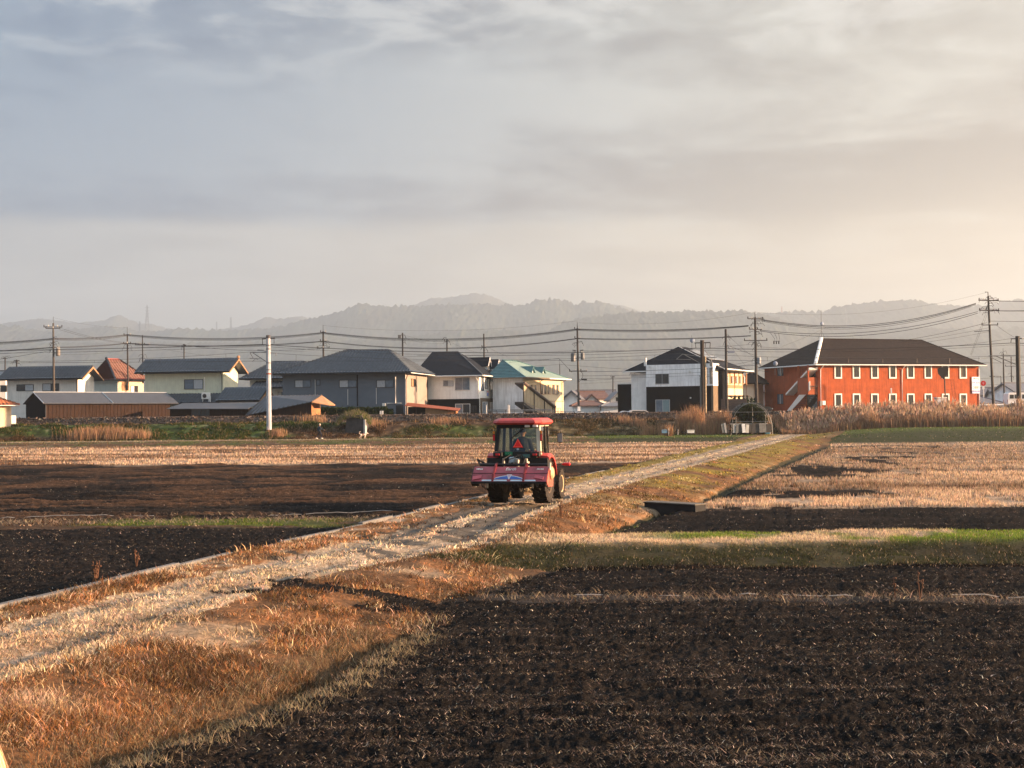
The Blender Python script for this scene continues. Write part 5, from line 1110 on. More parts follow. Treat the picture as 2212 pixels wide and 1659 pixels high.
for s, x_ in ((1, .84), (-1, -.80)):
    MB().tube([(s * .54, 1.0, 2.02), (s * .60, 1.02, 1.98), (x_ + s * .06, 1.02, 1.98), (x_ + s * .06, 1.02, 1.90)], .013, 6).build('mirror_arm', m_blk, T)
    mr = MB().box(x_ - .04, 1.0, 1.62, x_ + .12, 1.07, 1.90, .025).build('mirror', m_blk, T); MB().box(x_ - .02, .992, 1.645, x_ + .10, .9985, 1.875).build('mirror_glass', m_pane2, mr)
MB().tube([(.5, 1.3, 1.0), (.9, 1.2, 1.02)], .012, 5).build('marker_arm', m_blk, T); MB().lathe([(.01, 0), (.045, .06), (.05, .22), (.02, .25)], 8, 'X', (.88, 1.2, 1.02)).build('red_marker', m_lred, T)
b = MB(); b.box(-.24, -.3, 1.42, .30, .0, 1.45); 
sv = MB(); sv.box(-.24, .02, 1.0, .24, .45, 1.16, .04); sv.box(-.20, -.12, 1.16, .20, .02, 1.50, .05); sv.build('seat', m_blk, T); MB().tube([(0, .9, 1.0), (0, .78, 1.35)], .03, 6).build('steering_column', m_blk, T)
swm = MB(); pts = [(.19 * math.cos(a), .74 + .08 * math.sin(a), 1.38 + .17 * math.sin(a)) for a in np.linspace(0, 2 * math.pi, 17)]; swm.tube(pts, .014, 6); swm.build('steering_wheel', m_blk, T)
# hitch
b = MB()
for s in (-1, 1): b.tube([(s * .26, -.3, .62), (s * .36, -.95, .72)], .035, 6); b.tube([(s * .30, -.32, 1.12), (s * .34, -.75, .72)], .025, 6)
b.tube([(0, -.35, 1.05), (0, -.95, 1.12)], .035, 6); b.box(-.2, -.42, .95, .2, -.34, 1.22); b.build('hitch_links', m_blk, T)
MB().box(-.20, -.55, 1.10, -.04, -.40, 1.28, .03).build('fluid_bottle', M('pale_blue_plastic', (.30, .40, .46), .5, .1), T)
b = MB(); b.cyl((.07, -.6, .98), (.07, -.6, 1.2), .035); b.cyl((.36, -.62, .95), (.36, -.62, 1.16), .03); b.box(-.03, -.56, 1.12, .10, -.46, 1.24, .02); b.build('hydraulic_fittings', M('worn_steel', (.40, .36, .30), .5, .2, metal=.3), T)

for i, (x0, x1) in enumerate(((-.10, -.30), (.02, .18), (.14, .30), (.22, -.12))):
    b = MB(); b.tube([(x0, -.36, 1.22), (x0 * .8 + x1 * .2, -.55, 1.34), (x1, -.78, 1.22), (x1, -.90, 1.10)], .014, 6); b.build('hydraulic_hose', m_blk, T)
for x0 in (-.30, .34): b = MB(); b.cyl((x0, -.60, .80), (x0, -.72, 1.20), .022, None, 6); b.cyl((x0, -.68, 1.08), (x0, -.73, 1.24), .032, None, 6); b.build('lift_rod', M('worn_steel', (.4, .36, .3)), T)
MB().box(.10, -.40, 1.25, .36, -.365, 1.34, .01).build('teal_cover', M('teal_plastic', (.05, .12, .11), .5, .1), T)
# ---- rotary tiller carried behind
RT = thing('rotary_tiller', 'crimson rotary tiller with blue decal raised on the back of the tractor', 'tiller', TB, HD)
W2 = 1.02; zo = .0
prof = [(-.78, 1.03), (-1.02, 1.03), (-1.16, .90), (-1.19, .865), (-1.22, .86), (-1.24, .835), (-1.36, .66), (-1.33, .655), (-1.2, .82), (-1.0, .98), (-.78, .99)]
MB().rings([[(x_, y_, z_) for y_, z_ in prof] for x_ in (-W2, W2)]).build('cover', m_crim, RT)
MB().box(-W2, -1.225, .845, W2, -1.19, .872).build('cover_ridge', M('dark_crimson', (.05, .008, .012), .5, .1), RT)
MB().cyl((-W2 + .12, -.92, 1.085), (W2 - .05, -.92, 1.085), .035, None, 10).build('frame_tube', m_blk, RT)
n_up = Vector((0, -.13, .14)).normalized(); ang_u = math.atan2(.13, .14); ang_l = math.atan2(.175, .12)
for x_ in (-.44, .40): MB().prism([(x_ - .028, -.90, 1.13), (x_ - .028, -1.02, 1.075), (x_ - .028, -1.20, .91), (x_ - .028, -1.27, .855), (x_ - .028, -1.385, .655), (x_ - .028, -1.36, .65), (x_ - .028, -1.2, .86), (x_ - .028, -.9, 1.05)], (.056, 0, 0)).build('strap', M('dark_red_paint', (.15, .015, .018), .5, .15), RT)
for s in (-1, 1):
    MB().prism([(s * W2, -.60, 1.02), (s * W2, -1.0, 1.06), (s * W2, -1.18, .90), (s * W2, -1.36, .64), (s * W2, -1.2, .52), (s * W2, -.62, .50)], (s * .02, 0, 0)).build('side_plate', M('orange_red_paint', (.27, .065, .045), .6, .4, 6) if s > 0 else m_blk, RT)
MB().lathe([(.16, 0), (.17, .03), (.12, .07), (.03, .08)], 16, 'X', (W2 + .02, -.86, .86)).build('chain_case', m_rim, RT); MB().cyl((W2 + .03, -1.05, .95), (W2 + .03, -1.0, 1.14), .03).build('depth_lever', M('worn_steel', (.4, .36, .3)), RT)
def on_low(x, t, off=.006): 
    a, c = Vector((x, -1.24, .835)), Vector((x, -1.36, .66)); nrm = Vector((0, -.825, .565)); return a.lerp(c, t) + nrm * off
arc = MB(); xs_ = np.linspace(-.40, .37, 15)
top_t = [.62 - .40 * (1 - ((x + .015) / .385) ** 2) for x in xs_]
arc.add([on_low(x, t) for x, t in zip(xs_, top_t)] + [on_low(x, .66) for x in xs_], [(i, i + 1, 16 + i, 15 + i) for i in range(14)]); arc.build('blue_decal', M('decal_blue', (.035, .10, .36), .4, .1), RT)
ed = MB(); ed.add([on_low(x, t - .10, .004) for x, t in zip(xs_, top_t)] + [on_low(x, t + .02, .004) for x, t in zip(xs_, top_t)], [(i, i + 1, 16 + i, 15 + i) for i in range(14)]); ed.build('decal_border', M('decal_white', (.55, .52, .52), .5, .2, 8), RT)
vm_ = M('decal_white', (.7, .7, .7)); MB().add([on_low(-.075, .0, .01), on_low(.075, .0, .01), on_low(0, .78, .01)], [(0, 1, 2)]).build('emblem', vm_, RT); MB().add([on_low(-.035, .10, .013), on_low(.035, .10, .013), on_low(0, .5, .013)], [(0, 1, 2)]).build('emblem_mark', M('emblem_pink', (.45, .25, .35), .5), RT)
m_ls = M('pale_blue_stripe', (.42, .52, .60), .5, .15)
for x0, x1 in ((-.72, -.48), (-.40, -.06), (.06, .36), (.44, .72)): MB().add([on_low(x0, .76), on_low(x1, .76), on_low(x1 + .02, .97), on_low(x0 - .02, .97)], [(0, 1, 2, 3)]).build('pale_stripe', m_ls, RT)
pk = M('worn_pink_reflector', (.38, .08, .10), .5, .2)
for q in (((-.99, .34), (-.76, .16), (-.76, .62), (-.99, .84)), ((.70, .12), (.95, .34), (.93, .78), (.68, .52))): MB().prism([on_low(x, t, .01) for x, t in q], (0, -.015, .01)).build('reflector', pk, RT)
ra_ = R_(90) - math.atan2(.14, .0001) * 0 
rot_u = (math.atan2(.13, .14), 0, 0); cu = Vector((0, -1.09, .965)) + Vector((0, -.008, .008))
rotx = R_(47)
text('lettering', 'Earth', .135, (0.0, cu.y, cu.z), (rotx, 0, 0), vm_, RT, shear=.2, bold=.001); text('lettering', 'NIPLO', .062, (-.86, cu.y, cu.z), (rotx, 0, 0), vm_, RT, bold=.004); text('lettering', 'FX190i', .062, (.80, cu.y, cu.z), (rotx, 0, 0), vm_, RT, shear=.25, bold=.002)
b = MB(); b.cyl((-W2, -.88, .62), (W2, -.88, .62), .045, None, 8); b.build('rotor_shaft', m_blk, RT)
tb = MB()
for i in range(24):
    x_ = -W2 + .06 + i * (2 * W2 - .12) / 23; a = i * 2.1
    for k in range(2):
        aa = a + k * math.pi; c_, s_ = math.cos(aa), math.sin(aa); tb.tube([(x_, -.88 + .04 * c_, .62 + .04 * s_), (x_, -.88 + .16 * c_, .62 + .16 * s_), (x_ + .05, -.88 + .20 * math.cos(aa + .3), .62 + .20 * math.sin(aa + .3))], .016, 4)
tb.build('tines', M('worn_tine_steel', (.035, .03, .027), .6, .3), RT); MB().box(-W2 + .02, -1.34, .60, W2 - .02, -1.30, .66).build('rear_rubber', m_blk, RT)
MB().box(-.14, -.84, .60, .14, -.62, .98, .04).build('gearbox', m_blk, RT); MB().tube([(-W2 + .1, -.85, 1.1), (-W2 + .02, -.8, 1.22), (-W2 + .18, -.7, 1.12)], .03, 5).build('stand_arm', m_blk, RT)
for x_ in (-.62, .62): b = MB(); b.cyl((x_, -1.2, .52), (x_, -1.2, .62), .03); b.ball((x_, -1.2, .5), .03, 8, 5); b.build('gauge_bolt', M('worn_steel', (.4, .36, .3)), RT)

# ================================================================ PEOPLE AND DOG (continuous remeshed bodies)
def capsule(mb, a, c, ra, rc, n=10):
    a, c = Vector(a), Vector(c); mb.tube([a, a.lerp(c, .5), c], [ra, (ra + rc) / 2, rc], n); mb.ball(a, ra, n, 6); mb.ball(c, rc, n, 6)
def fused(mb, name, mat, parent, vox):
    o = mb.build(name, mat, parent, True); md = o.modifiers.new('fuse', 'REMESH'); md.mode = 'VOXEL'; md.voxel_size = vox; md.use_smooth_shade = True; return o
def hand(mb, w, d, side, s=1.0):
    """palm and five bent fingers from wrist w along direction d"""
    w, d = Vector(w), Vector(d).normalized(); up = Vector((0, 0, 1)); l = d.cross(up); l = l.normalized() if l.length > .1 else Vector((1, 0, 0)); nn = l.cross(d)
    capsule(mb, w, w + d * .07 * s, .028 * s, .034 * s, 8)
    for i, ln in enumerate((.062, .072, .067, .052)):
        b0 = w + d * .085 * s + l * (i - 1.5) * .021 * s; b1 = b0 + d * ln * .55 * s - nn * .008; b2 = b1 + d * ln * .4 * s - nn * .03 * s
        mb.tube([b0 - d * .02, b1, b2], [.0105 * s, .0095 * s, .008 * s], 6)
    t0 = w + d * .03 * s + l * side * .03 * s; mb.tube([t0, t0 + d * .035 * s + l * side * .025 * s, t0 + d * .065 * s + l * side * .02 * s - nn * .01], [.014 * s, .0115 * s, .009 * s], 6)
def head(mb, c, fwd, s=1.0):
    c, f = Vector(c), Vector(fwd).normalized(); l = Vector((0, 0, 1)).cross(f)
    mb.ball(c + Vector((0, 0, .015)), .098 * s, 14, 9, (.86, .86, 1.14)); capsule(mb, c + f * .035 * s - Vector((0, 0, .06 * s)), c + f * .05 * s - Vector((0, 0, .085 * s)), .052 * s, .035 * s, 10)
    mb.tube([c + f * .085 * s + Vector((0, 0, .012)), c + f * .112 * s - Vector((0, 0, .028))], [.010, .017], 6)
    for sd in (-1, 1): mb.ball(c + l * sd * .088 * s - Vector((0, 0, .01)), .026 * s, 8, 5, (.6, .6, 1.2)); mb.ball(c + f * .08 * s + l * sd * .034 * s + Vector((0, 0, .018)), .015, 6, 4)
    mb.tube([c + f * .088 * s - l * .022 - Vector((0, 0, .06)), c + f * .092 * s + l * .022 - Vector((0, 0, .06))], .007, 5)
# driver, seated in the cab and seen from behind
D1_ = thing('person', 'driver in dark work clothes and cap sitting in the tractor cab', 'person', TB, HD)
bd = MB(); head(bd, (.02, .16, 1.93), (.12, 1, -.05)); capsule(bd, (.02, .13, 1.76), (.02, .15, 1.87), .055, .05)
for s in (-1, 1): hand(bd, (s * .17, .58, 1.44), (-s * .1, .8, .1), -s)
fused(bd, 'body', m_skin, D1_, .010)
jk = MB(); capsule(jk, (.02, .12, 1.28), (.02, .11, 1.64), .18, .19, 12)
for s in (-1, 1): capsule(jk, (s * .19 + .02, .12, 1.68), (s * .27 + .01, .22, 1.44), .072, .056); capsule(jk, (s * .27 + .01, .22, 1.44), (s * .175, .55, 1.44), .055, .042); capsule(jk, (s * .10 + .02, .12, 1.70), (s * .19 + .02, .12, 1.68), .085, .075)
fused(jk, 'jacket', m_cloth, D1_, .014)
tq = MB()
for s in (-1, 1): capsule(tq, (s * .10 + .02, .14, 1.24), (s * .15, .58, 1.26), .092, .072); capsule(tq, (s * .15, .58, 1.26), (s * .15, .62, 1.02), .065, .05)
fused(tq, 'trousers', m_cloth, D1_, .014)
cp_ = MB(); cp_.ball((.02, .155, 1.97), .102, 14, 6, (.92, .95, .78)); cp_.prism([(-.06, .24, 1.965), (.10, .24, 1.965), (.08, .33, 1.95), (-.04, .33, 1.95)], (0, 0, .012)); cp_.build('cap', m_cloth, D1_, True)
# walker on the path
wp = P(690, 947.5, 147.5); wz = gz(wp.x, wp.y)
def walker():
    t = thing('person', 'person in dark blue jacket and pale hat walking a dog along the far path', 'person', (wp.x, wp.y, wz), R_(-62))   # local +y is ahead
    bd = MB(); head(bd, (0, .05, 1.54), (-.1, 1, -.1)); capsule(bd, (0, .0, 1.36), (0, .04, 1.47), .055, .05)
    hand(bd, (.30, .42, .98), (.2, .8, -.4), -1); hand(bd, (-.25, -.06, .82), (-.05, .1, -1), 1)
    capsule(bd, (.08, .22, .12), (.08, .32, .05), .045, .04); capsule(bd, (-.08, -.32, .16), (-.08, -.24, .04), .045, .04); fused(bd, 'body', m_skin, t, .010)
    mj = M('dark_blue_jacket', (.020, .034, .055), .85, .1)
    j = MB(); capsule(j, (0, 0, .86), (0, 0, 1.24), .15, .165, 12); capsule(j, (-.10, 0, 1.31), (.10, 0, 1.31), .09, .09)
    capsule(j, (.19, 0, 1.30), (.27, .14, 1.10), .068, .055); capsule(j, (.27, .14, 1.10), (.30, .40, .99), .053, .04); capsule(j, (-.19, 0, 1.30), (-.25, -.10, 1.06), .068, .055); capsule(j, (-.25, -.10, 1.06), (-.25, -.06, .84), .053, .042); fused(j, 'jacket', mj, t, .014)
    q = MB(); 
    for s, kn, an in ((1, (.09, .20, .48), (.08, .21, .10)), (-1, (-.09, -.02, .46), (-.08, -.32, .14))): capsule(q, (s * .09, 0, .84), kn, .098, .07); capsule(q, kn, an, .068, .05)
    fused(q, 'trousers', M('navy_trousers', (.014, .018, .030), .9, .1), t, .014)
    for s, a, c in ((1, (.08, .18, .06), (.08, .36, .04)), (-1, (-.08, -.34, .08), (-.08, -.18, .03))): f_ = MB(); capsule(f_, a, c, .055, .045); f_.build('shoe', m_trim, t, True)
    hm_ = MB(); hm_.ball((0, .045, 1.585), .105, 14, 6, (.95, .98, .72)); hm_.lathe([(.15, 0), (.155, .008), (.10, .02)], 14, 'Z', (0, .045, 1.575)); hm_.build('hat', M('pale_hat', (.62, .58, .50), .8, .05), t, True); return t
walker()
dp = P(784.5, 946.5, 147.5); dz = gz(dp.x, dp.y)
dg = thing('dog', 'small white and brown dog with raised tail walking ahead of the person', 'dog', (dp.x, dp.y, dz), R_(-80))
m_dw, m_db = M('white_fur', (.60, .50, .42), .9, .1, 6), M('brown_fur', (.20, .075, .035), .9, .15, 6)
b = MB(); capsule(b, (0, .20, .40), (0, -.02, .42), .125, .105, 10); capsule(b, (0, -.02, .42), (0, -.24, .42), .10, .11, 10); capsule(b, (0, .24, .46), (0, .38, .56), .085, .065); b.ball((0, .43, .585), .078, 10, 7, (.9, 1.1, .95)); capsule(b, (0, .46, .565), (0, .57, .545), .046, .030)
for s in (-1, 1):
    b.tube([(s * .05, .40, .64), (s * .07, .39, .70), (s * .085, .41, .66)], [.03, .022, .012], 6)
    st = .08 * s; capsule(b, (s * .07, .20, .36), (s * .07, .20 + st * .6, .20), .055, .032); capsule(b, (s * .07, .20 + st * .6, .20), (s * .07, .20 + st, .03), .03, .022); b.ball((s * .07, .22 + st, .025), .03, 8, 5, (1, 1.3, .8))
    st = -.08 * s; capsule(b, (s * .07, -.24, .40), (s * .075, -.20 + st, .25), .08, .045); capsule(b, (s * .075, -.20 + st, .25), (s * .07, -.31 + st, .15), .038, .026); capsule(b, (s * .07, -.31 + st, .15), (s * .07, -.28 + st, .03), .025, .022); b.ball((s * .07, -.26 + st, .025), .03, 8, 5, (1, 1.3, .8))
b.tube([(0, -.33, .47), (0, -.42, .60), (0, -.40, .74), (0, -.30, .78), (0, -.25, .72)], [.035, .038, .040, .035, .012], 8); fused(b, 'body', m_dw, dg, .010)
b = MB(); b.ball((0, -.02, .455), .13, 12, 7, (.90, 1.65, .75)); b.build('brown_saddle', m_db, dg, True)

# ================================================================ VEHICLES
def van(label, p, rz, z):
    t = thing('van', label, 'van', (p.x, p.y, z), rz)
    mw = M('white_car_paint', (.66, .66, .68), .3, .04, spec=.5)
    side = [(-1.68, .32), (1.55, .32), (1.72, .45), (1.72, .80), (1.52, 1.00), (1.05, 1.75), (.85, 1.88), (-1.45, 1.88), (-1.62, 1.78), (-1.70, .9)]
    MB().rings([[(x, y * .96, zz * .999 + .001) for x, zz in side] for y in (-.74,)] + [[(x, y, zz) for x, zz in side] for y in (-.68, .68)] + [[(x, .74 * .96, zz) for x, zz in side]]).build('body', mw, t)
    for nm, poly in (('side_window', [(-1.5, 1.12), (-.95, 1.12), (-.95, 1.62), (-1.45, 1.62)]), ('side_window', [(-.85, 1.12), (.0, 1.12), (.0, 1.64), (-.85, 1.64)]), ('door_window', [(.12, 1.10), (1.18, 1.10), (.92, 1.64), (.12, 1.64)])):
        for s in (-1, 1): MB().prism([(x, s * .712, z_) for x, z_ in poly], (0, s * .01, 0)).build(nm, m_pane, t)
    MB().prism([(1.50, -.6, 1.05), (1.50, .6, 1.05), (1.08, .55, 1.72), (1.08, -.55, 1.72)], (.02, 0, .015)).build('windscreen', m_pane2, t)
    for x in (-1.12, 1.15):
        for s in (-1, 1):
            e = bpy.data.objects.new('wheel', None); COL.objects.link(e); e.parent = t; e.location = (x, s * .66, .29); MB().lathe([(.17, -.08), (.28, -.09), (.29, 0), (.28, .09), (.17, .08)], 18, 'Y').build('tyre', m_rub, e); MB().lathe([(.17, -.075), (.14, -.085 * 1), (.03, -.07), (.03, .07), (.14, .085), (.17, .075)], 14, 'Y').build('rim', m_steel, e)
    MB().box(1.715, -.7, .35, 1.76, .7, .52, .01).build('bumper', m_wframe, t)
    for s in (-1, 1): MB().box(1.66, s * .58 - .1, .62, 1.74, s * .58 + .1, .80, .02).build('headlight', m_curt, t); MB().box(-1.71, s * .6 - .06, .7, -1.69, s * .6 + .06, 1.0).build('tail_light', m_lred, t)
    MB().box(-.08, -.745, .82, .0, -.72, .87).build('door_handle', m_wframe, t); MB().box(-1.60, -.742, .98, .0, -.722, 1.0).build('side_rail', m_steel, t); MB().box(1.05, -.86, 1.08, 1.12, -.72, 1.22, .01).build('wing_mirror', m_wframe, t); return t
p = P(2201, 880.5, 168); van('white boxy minivan parked behind the thick black railway post', p, R_(4), p.z)
def car(label, xa, xb, ytop, d, colr, hatch=False, group=None):
    xc = (xa + xb) / 2; p = P(xc, ytop, d); t = thing('car', label, 'car', (p.x, p.y, p.z - 1.46), R_(3))
    k = (xb - xa) / F * d / 3.4; mw = M('white_car_paint', (.66, .66, .68)) if colr is None else M('car_paint_%d' % int(colr[2] * 100), colr, .3, .04, spec=.5)
    if hatch: side = [(-1.85, .35), (1.75, .35), (1.9, .6), (1.75, .92), (1.0, 1.0), (.45, 1.42), (-1.45, 1.46), (-1.8, 1.1), (-1.9, .7)]
    else: side = [(-2.1, .35), (1.95, .35), (2.1, .6), (1.95, .85), (1.0, .95), (.35, 1.40), (-.6, 1.46), (-1.5, 1.05), (-2.05, .98), (-2.15, .6)]
    MB().rings([[(x, -.84, z_ * .98 + .01) for x, z_ in side]] + [[(x, y, z_) for x, z_ in side] for y in (-.70, .70)] + [[(x, .84, z_ * .98 + .01) for x, z_ in side]]).build('body', mw, t)
    win = [(-1.4, .98), (.75, .98), (.3, 1.34), (-1.3, 1.38)] if hatch else [(-1.25, 1.0), (.72, 1.0), (.26, 1.32), (-.55, 1.38)]
    for s in (-1, 1): MB().prism([(x, s * .845, z_) for x, z_ in win], (0, s * .01, 0)).build('side_window', m_pane, t)
    MB().prism([(.98, -.62, 1.02), (.98, .62, 1.02), (.48, .58, 1.40), (.48, -.58, 1.40)], (.02, 0, .02)).build('windscreen', m_pane2, t)
    for x in (-1.25, 1.25):
        for s in (-1, 1):
            e = bpy.data.objects.new('wheel', None); COL.objects.link(e); e.parent = t; e.location = (x, s * .76, .3); MB().lathe([(.19, -.09), (.29, -.1), (.3, 0), (.29, .1), (.19, .09)], 16, 'Y').build('tyre', m_rub, e); MB().lathe([(.19, -.085), (.03, -.075), (.03, .075), (.19, .085)], 12, 'Y').build('rim', m_steel, e)
    for s in (-1, 1): MB().box(1.9, s * .6 - .12, .62, 2.0, s * .6 + .12, .76, .02).build('headlight', m_curt, t)
    return t
GC = 'cars parked behind the railway, only their roofs in view'
car('white car roof showing left of the wooden pole base, right of the cream apartment', 1228, 1280, 889.5, 170, None, False, GC)
car('white car roof showing in front of the low white shed', 1289, 1330, 889, 170, None, False, GC)
car('white car with sloping roof in front of the black entry block', 1336, 1375, 887.5, 170, None, False, GC)
car('pale hatchback roof with dark windows under the white black apartment', 1368, 1405, 885.8, 168.5, (.52, .50, .49), True, GC)
p = P(1647, 886, 170)
car('dark car behind the greenhouse frame beside the block wall', 1612, 1650, 869.5, 163, (.015, .017, .022), True)

# ================================================================ GREENHOUSE FRAME WITH DEAD VINES
gd = 148.0; pL, pR = P(1579, 915, gd), P(1671, 932, gd); gx0, gx1 = pL.x, pR.x - .1; gzb = gz((gx0 + gx1) / 2, gd - 1); zap = P(1630, 871, gd).z; gw = gx1 - gx0
gh = thing('greenhouse_frame', 'bare arched pipe greenhouse frame overgrown with dark vines at the end of the track', 'greenhouse', ((gx0 + gx1) / 2, gd, gzb), 0)
def arch(y, r=.035, mat=m_steel, n=14):
    mb = MB(); hgt = zap - gzb; pts = []
    for i in range(n + 1):
        a = math.pi * i / n; pts.append((-gw / 2 * math.cos(a) , y, hgt * (math.sin(a) ** .8)))
    mb.tube(pts, r, 6); return mb.build('hoop', mat, gh)
for y in (0, 1.2, 2.4, 3.6): arch(y, .032 if y == 0 else .024, m_steel)
for zf in (.42, .72): b = MB(); b.tube([(-gw / 2 * .92, -.06, (zap - gzb) * zf), (gw / 2 * .92, -.06, (zap - gzb) * zf)], .026, 6); b.build('cross_rail', m_steel, gh)
for x_ in (-.38, .02, .33): b = MB(); b.cyl((x_ * gw, -.05, 0), (x_ * gw, -.05, (zap - gzb) * (.9 - abs(x_) * .8)), .022, None, 6); b.build('upright', m_steel, gh)
k = 6500; aa = rng.random(k) * math.pi; rr = rng.random(k) ** .6; c0 = np.stack([-gw / 2 * .86 * np.cos(aa) * rr, rng.random(k) * 3.2, (zap - gzb) * .92 * np.sin(aa) ** .8 * rr + .15], -1)
kp = fbm(c0[:, 0] * .8 + 9, c0[:, 2] * .8, 3, 12) > .36; foliage('vines', c0[kp], .13, (.022, .030, .012), gh)['kind'] = 'stuff'
c0 = np.stack([gw / 2 * (.93 + rng.normal(0, .05, 300)), rng.random(300) * 2, rng.random(300) * 2.2], -1); foliage('dry_vines', c0, .07, (.28, .20, .14), gh)['kind'] = 'stuff'
MB().box(gw * .32, -.1, .05, gw * .44, .3, .95, .05).build('blue_tarp', M('blue_tarp_sheet', (.10, .26, .36), .6, .2), gh); MB().ball((-.30 * gw, .3, .95), .42, 10, 6, (1.0, .8, .7)).build('white_sheet', m_offw, gh)
bf = thing('board_fence', 'low patched fence of gray boards in front of the greenhouse frame', 'fence', (P(1560, 930, gd - .9).x, gd - .9, gz(P(1600, 930, gd).x, gd - .9)), 0)
xx = 0.0; Lf = (1661 - 1560) / F * gd; zz0 = P(1600, 931, gd - .9).z - bf.location.z
boards = [m_conc, m_offw, M('gray_board', (.20, .20, .19), .9, .2, 3, streak=.2), M('dark_board', (.07, .065, .06), .9, .2, 3), m_wht2]
i = 0
while xx < Lf - .3:
    w_ = random.uniform(.16, .42) if xx < Lf * .62 else random.uniform(.5, .9); hh2 = .80 + random.uniform(-.12, .10); mt_ = random.choice(boards) if xx < Lf * .62 else boards[random.choice((2, 3, 3))]
    if i not in (3, 4):
        o = MB().box(0, -.02, -.2, w_ - .035, .03, hh2).build('board', mt_, bf); o.location = (xx, random.uniform(-.05, .05), zz0); o.rotation_euler = (0, R_(-9 if i < 2 else random.uniform(-4, 4)), 0)
    xx += w_; i += 1
MB().box(.9, .06, zz0 + .72, Lf - .2, .12, zz0 + .84).build('top_rail', boards[2], bf)
def small_box(name, label, cat, x0, y0, x1, y1, d, mat, mlid, rz=0):
    a, b_ = P(x0, y1, d), P(x1, y0, d); t = thing(name, label, cat, ((a.x + b_.x) / 2, d, a.z), rz); w, h_ = (b_.x - a.x) / 2, b_.z - a.z
    mb = MB(); th = .03
    mb.box(-w, -.2, 0, w, -.2 + th, h_); mb.box(-w, .25 - th, 0, w, .25, h_); mb.box(-w, -.2 + th, 0, -w + th, .25 - th, h_); mb.box(w - th, -.2 + th, 0, w, .25 - th, h_); mb.box(-w + th, -.2 + th, 0, w - th, .25 - th, th); mb.build('sides', mat, t)
    q = MB(); q.box(-w - .02, -.23, h_ * .86, w + .02, -.201, h_ * .97); q.build('rim', mlid, t); return t
small_box('crate', 'pale blue plastic crate on the green bank below the black house', 'crate', 1429.7, 928, 1441, 935.6, 142.5, M('blue_crate_plastic', (.14, .26, .38), .5, .1), M('pale_crate_rim', (.30, .40, .48), .5))
small_box('box', 'white box lying on the green bank left of the greenhouse', 'box', 1484.5, 928.5, 1499.5, 935.4, 142.5, m_trim, m_offw)
for x_, y0, y1, lb in ((1444.3, 924, 935.5, 'pale stake beside the blue crate with a dead plant tied on'), (1464.4, 927.6, 936, 'short pale stake between the blue crate and white box')):
    a = P(x_, y1, 142.3); t_ = P(x_, y0, 142.3); s = thing('stake', lb, 'stake', (a.x, a.y, a.z - .15), 0); b = MB(); b.cyl((0, 0, 0), (0.02, 0, t_.z - a.z + .15), .035, .03, 6); b.build('post', m_conc, s); b = MB(); b.tube([(-.05, 0, .3), (.05, -.045, .32), (.05, .04, .34)], .012, 4); b.build('binding', m_rust, s)
p = P(1446, 935, 142.6); clump('dry_reeds', p.x, 142.6, 120, .22, 1.3, (.34, .21, .125))

# ================================================================ CULVERTS, KERB, MARKERS
# headwall in the embankment
cw = thing('culvert_headwall', 'dark concrete culvert headwall with sunlit edge under a grassy mound in the embankment', 'headwall', (P(766, 935, 150.5).x, 150.6, .1), R_(-12))
ztop = P(766, 897, 150.5).z - .1
MB().rings([[(-1.25, 0, -.3), (1.05, 0, -.3), (1.05, 0, ztop * .82), (.7, 0, ztop), (-.9, 0, ztop)], [(-1.25, 3, -.3), (1.05, 3, -.3), (1.05, 3, ztop * .82), (.7, 3, ztop), (-.9, 3, ztop)]]).build('wall', M('stained_dark_concrete', (.050, .048, .050), .95, .25, 2, .3, 20, streak=.2), cw); MB().box(1.06, -.06, -.2, 1.26, .5, ztop * .80).build('wing_edge', m_conc, cw)
n = 2600; a_ = rng.random(n) * 2 - 1; X = cw.location.x - .1 + a_ * 1.9; Y = 150.4 + rng.random(n) * 1.6; zo_ = np.clip(ztop + .1 - gz(cw.location.x, 151) - .05 - .9 * np.abs(a_) ** 2.2, 0, 3)
blades('mound_grass', X, Y, .25 + .35 * rng.random(n), np.full(n, .07), .3 + .6 * rng.random(n), vary(np.where((rng.random(n) < .5)[:, None], C_GRN * .8, C_STRAW * .45), n, .4), mt_leaf, seg2=False, zoff=zo_)
# water gate block beside the track
q0 = G(1392, 1083, -.1); q1 = G(1502, 1089, -.1); dv = (q1 - q0); dv.z = 0; L_ = dv.length; cb = thing('culvert_block', 'long dark concrete culvert block in the ditch beside the grassy track bank', 'culvert', (q0.x, q0.y, 0), math.atan2(dv.y, dv.x))
MB().box(0, 0, -.95, L_, .45, -.14).build('block', M('black_wet_concrete', (.016, .017, .018), .9, .25, 3, .3, 20), cb); MB().box(-.02, -.04, -.138, L_ + .02, .49, -.10, .01).build('coping', M('gray_coping', (.085, .08, .07), .9, .2, 3), cb)
# concrete kerb along the left of the track (straight precast lengths)
kb = thing('kerb', 'line of pale concrete kerb lengths between the farm track and left field', 'kerb', (0, 0, 0)); kb['kind'] = 'structure'
yy = 12.0; m_kerb = M('kerb_concrete', (.115, .112, .108), .9, .15, 3, .3, 30)
while yy < 58:
    ln = 2.0; x0, x1 = float(curbX(yy)), float(curbX(yy + ln)); sink = random.uniform(-.03, .02) - (.035 if 22 < yy < 26 or yy > 40 else 0)
    dx, dy = x1 - x0, ln; l2 = math.hypot(dx, dy); mb = MB(); mb.box(-.06, .008, -.28, .06, l2 - .008, 0, .012); o = mb.build('kerb_length', m_kerb, kb); o.location = (x0 - .02, yy, .045 + sink); o.rotation_euler = (random.uniform(-.004, .004), random.uniform(-.03, .03), -math.atan2(dx, dy)); yy += ln
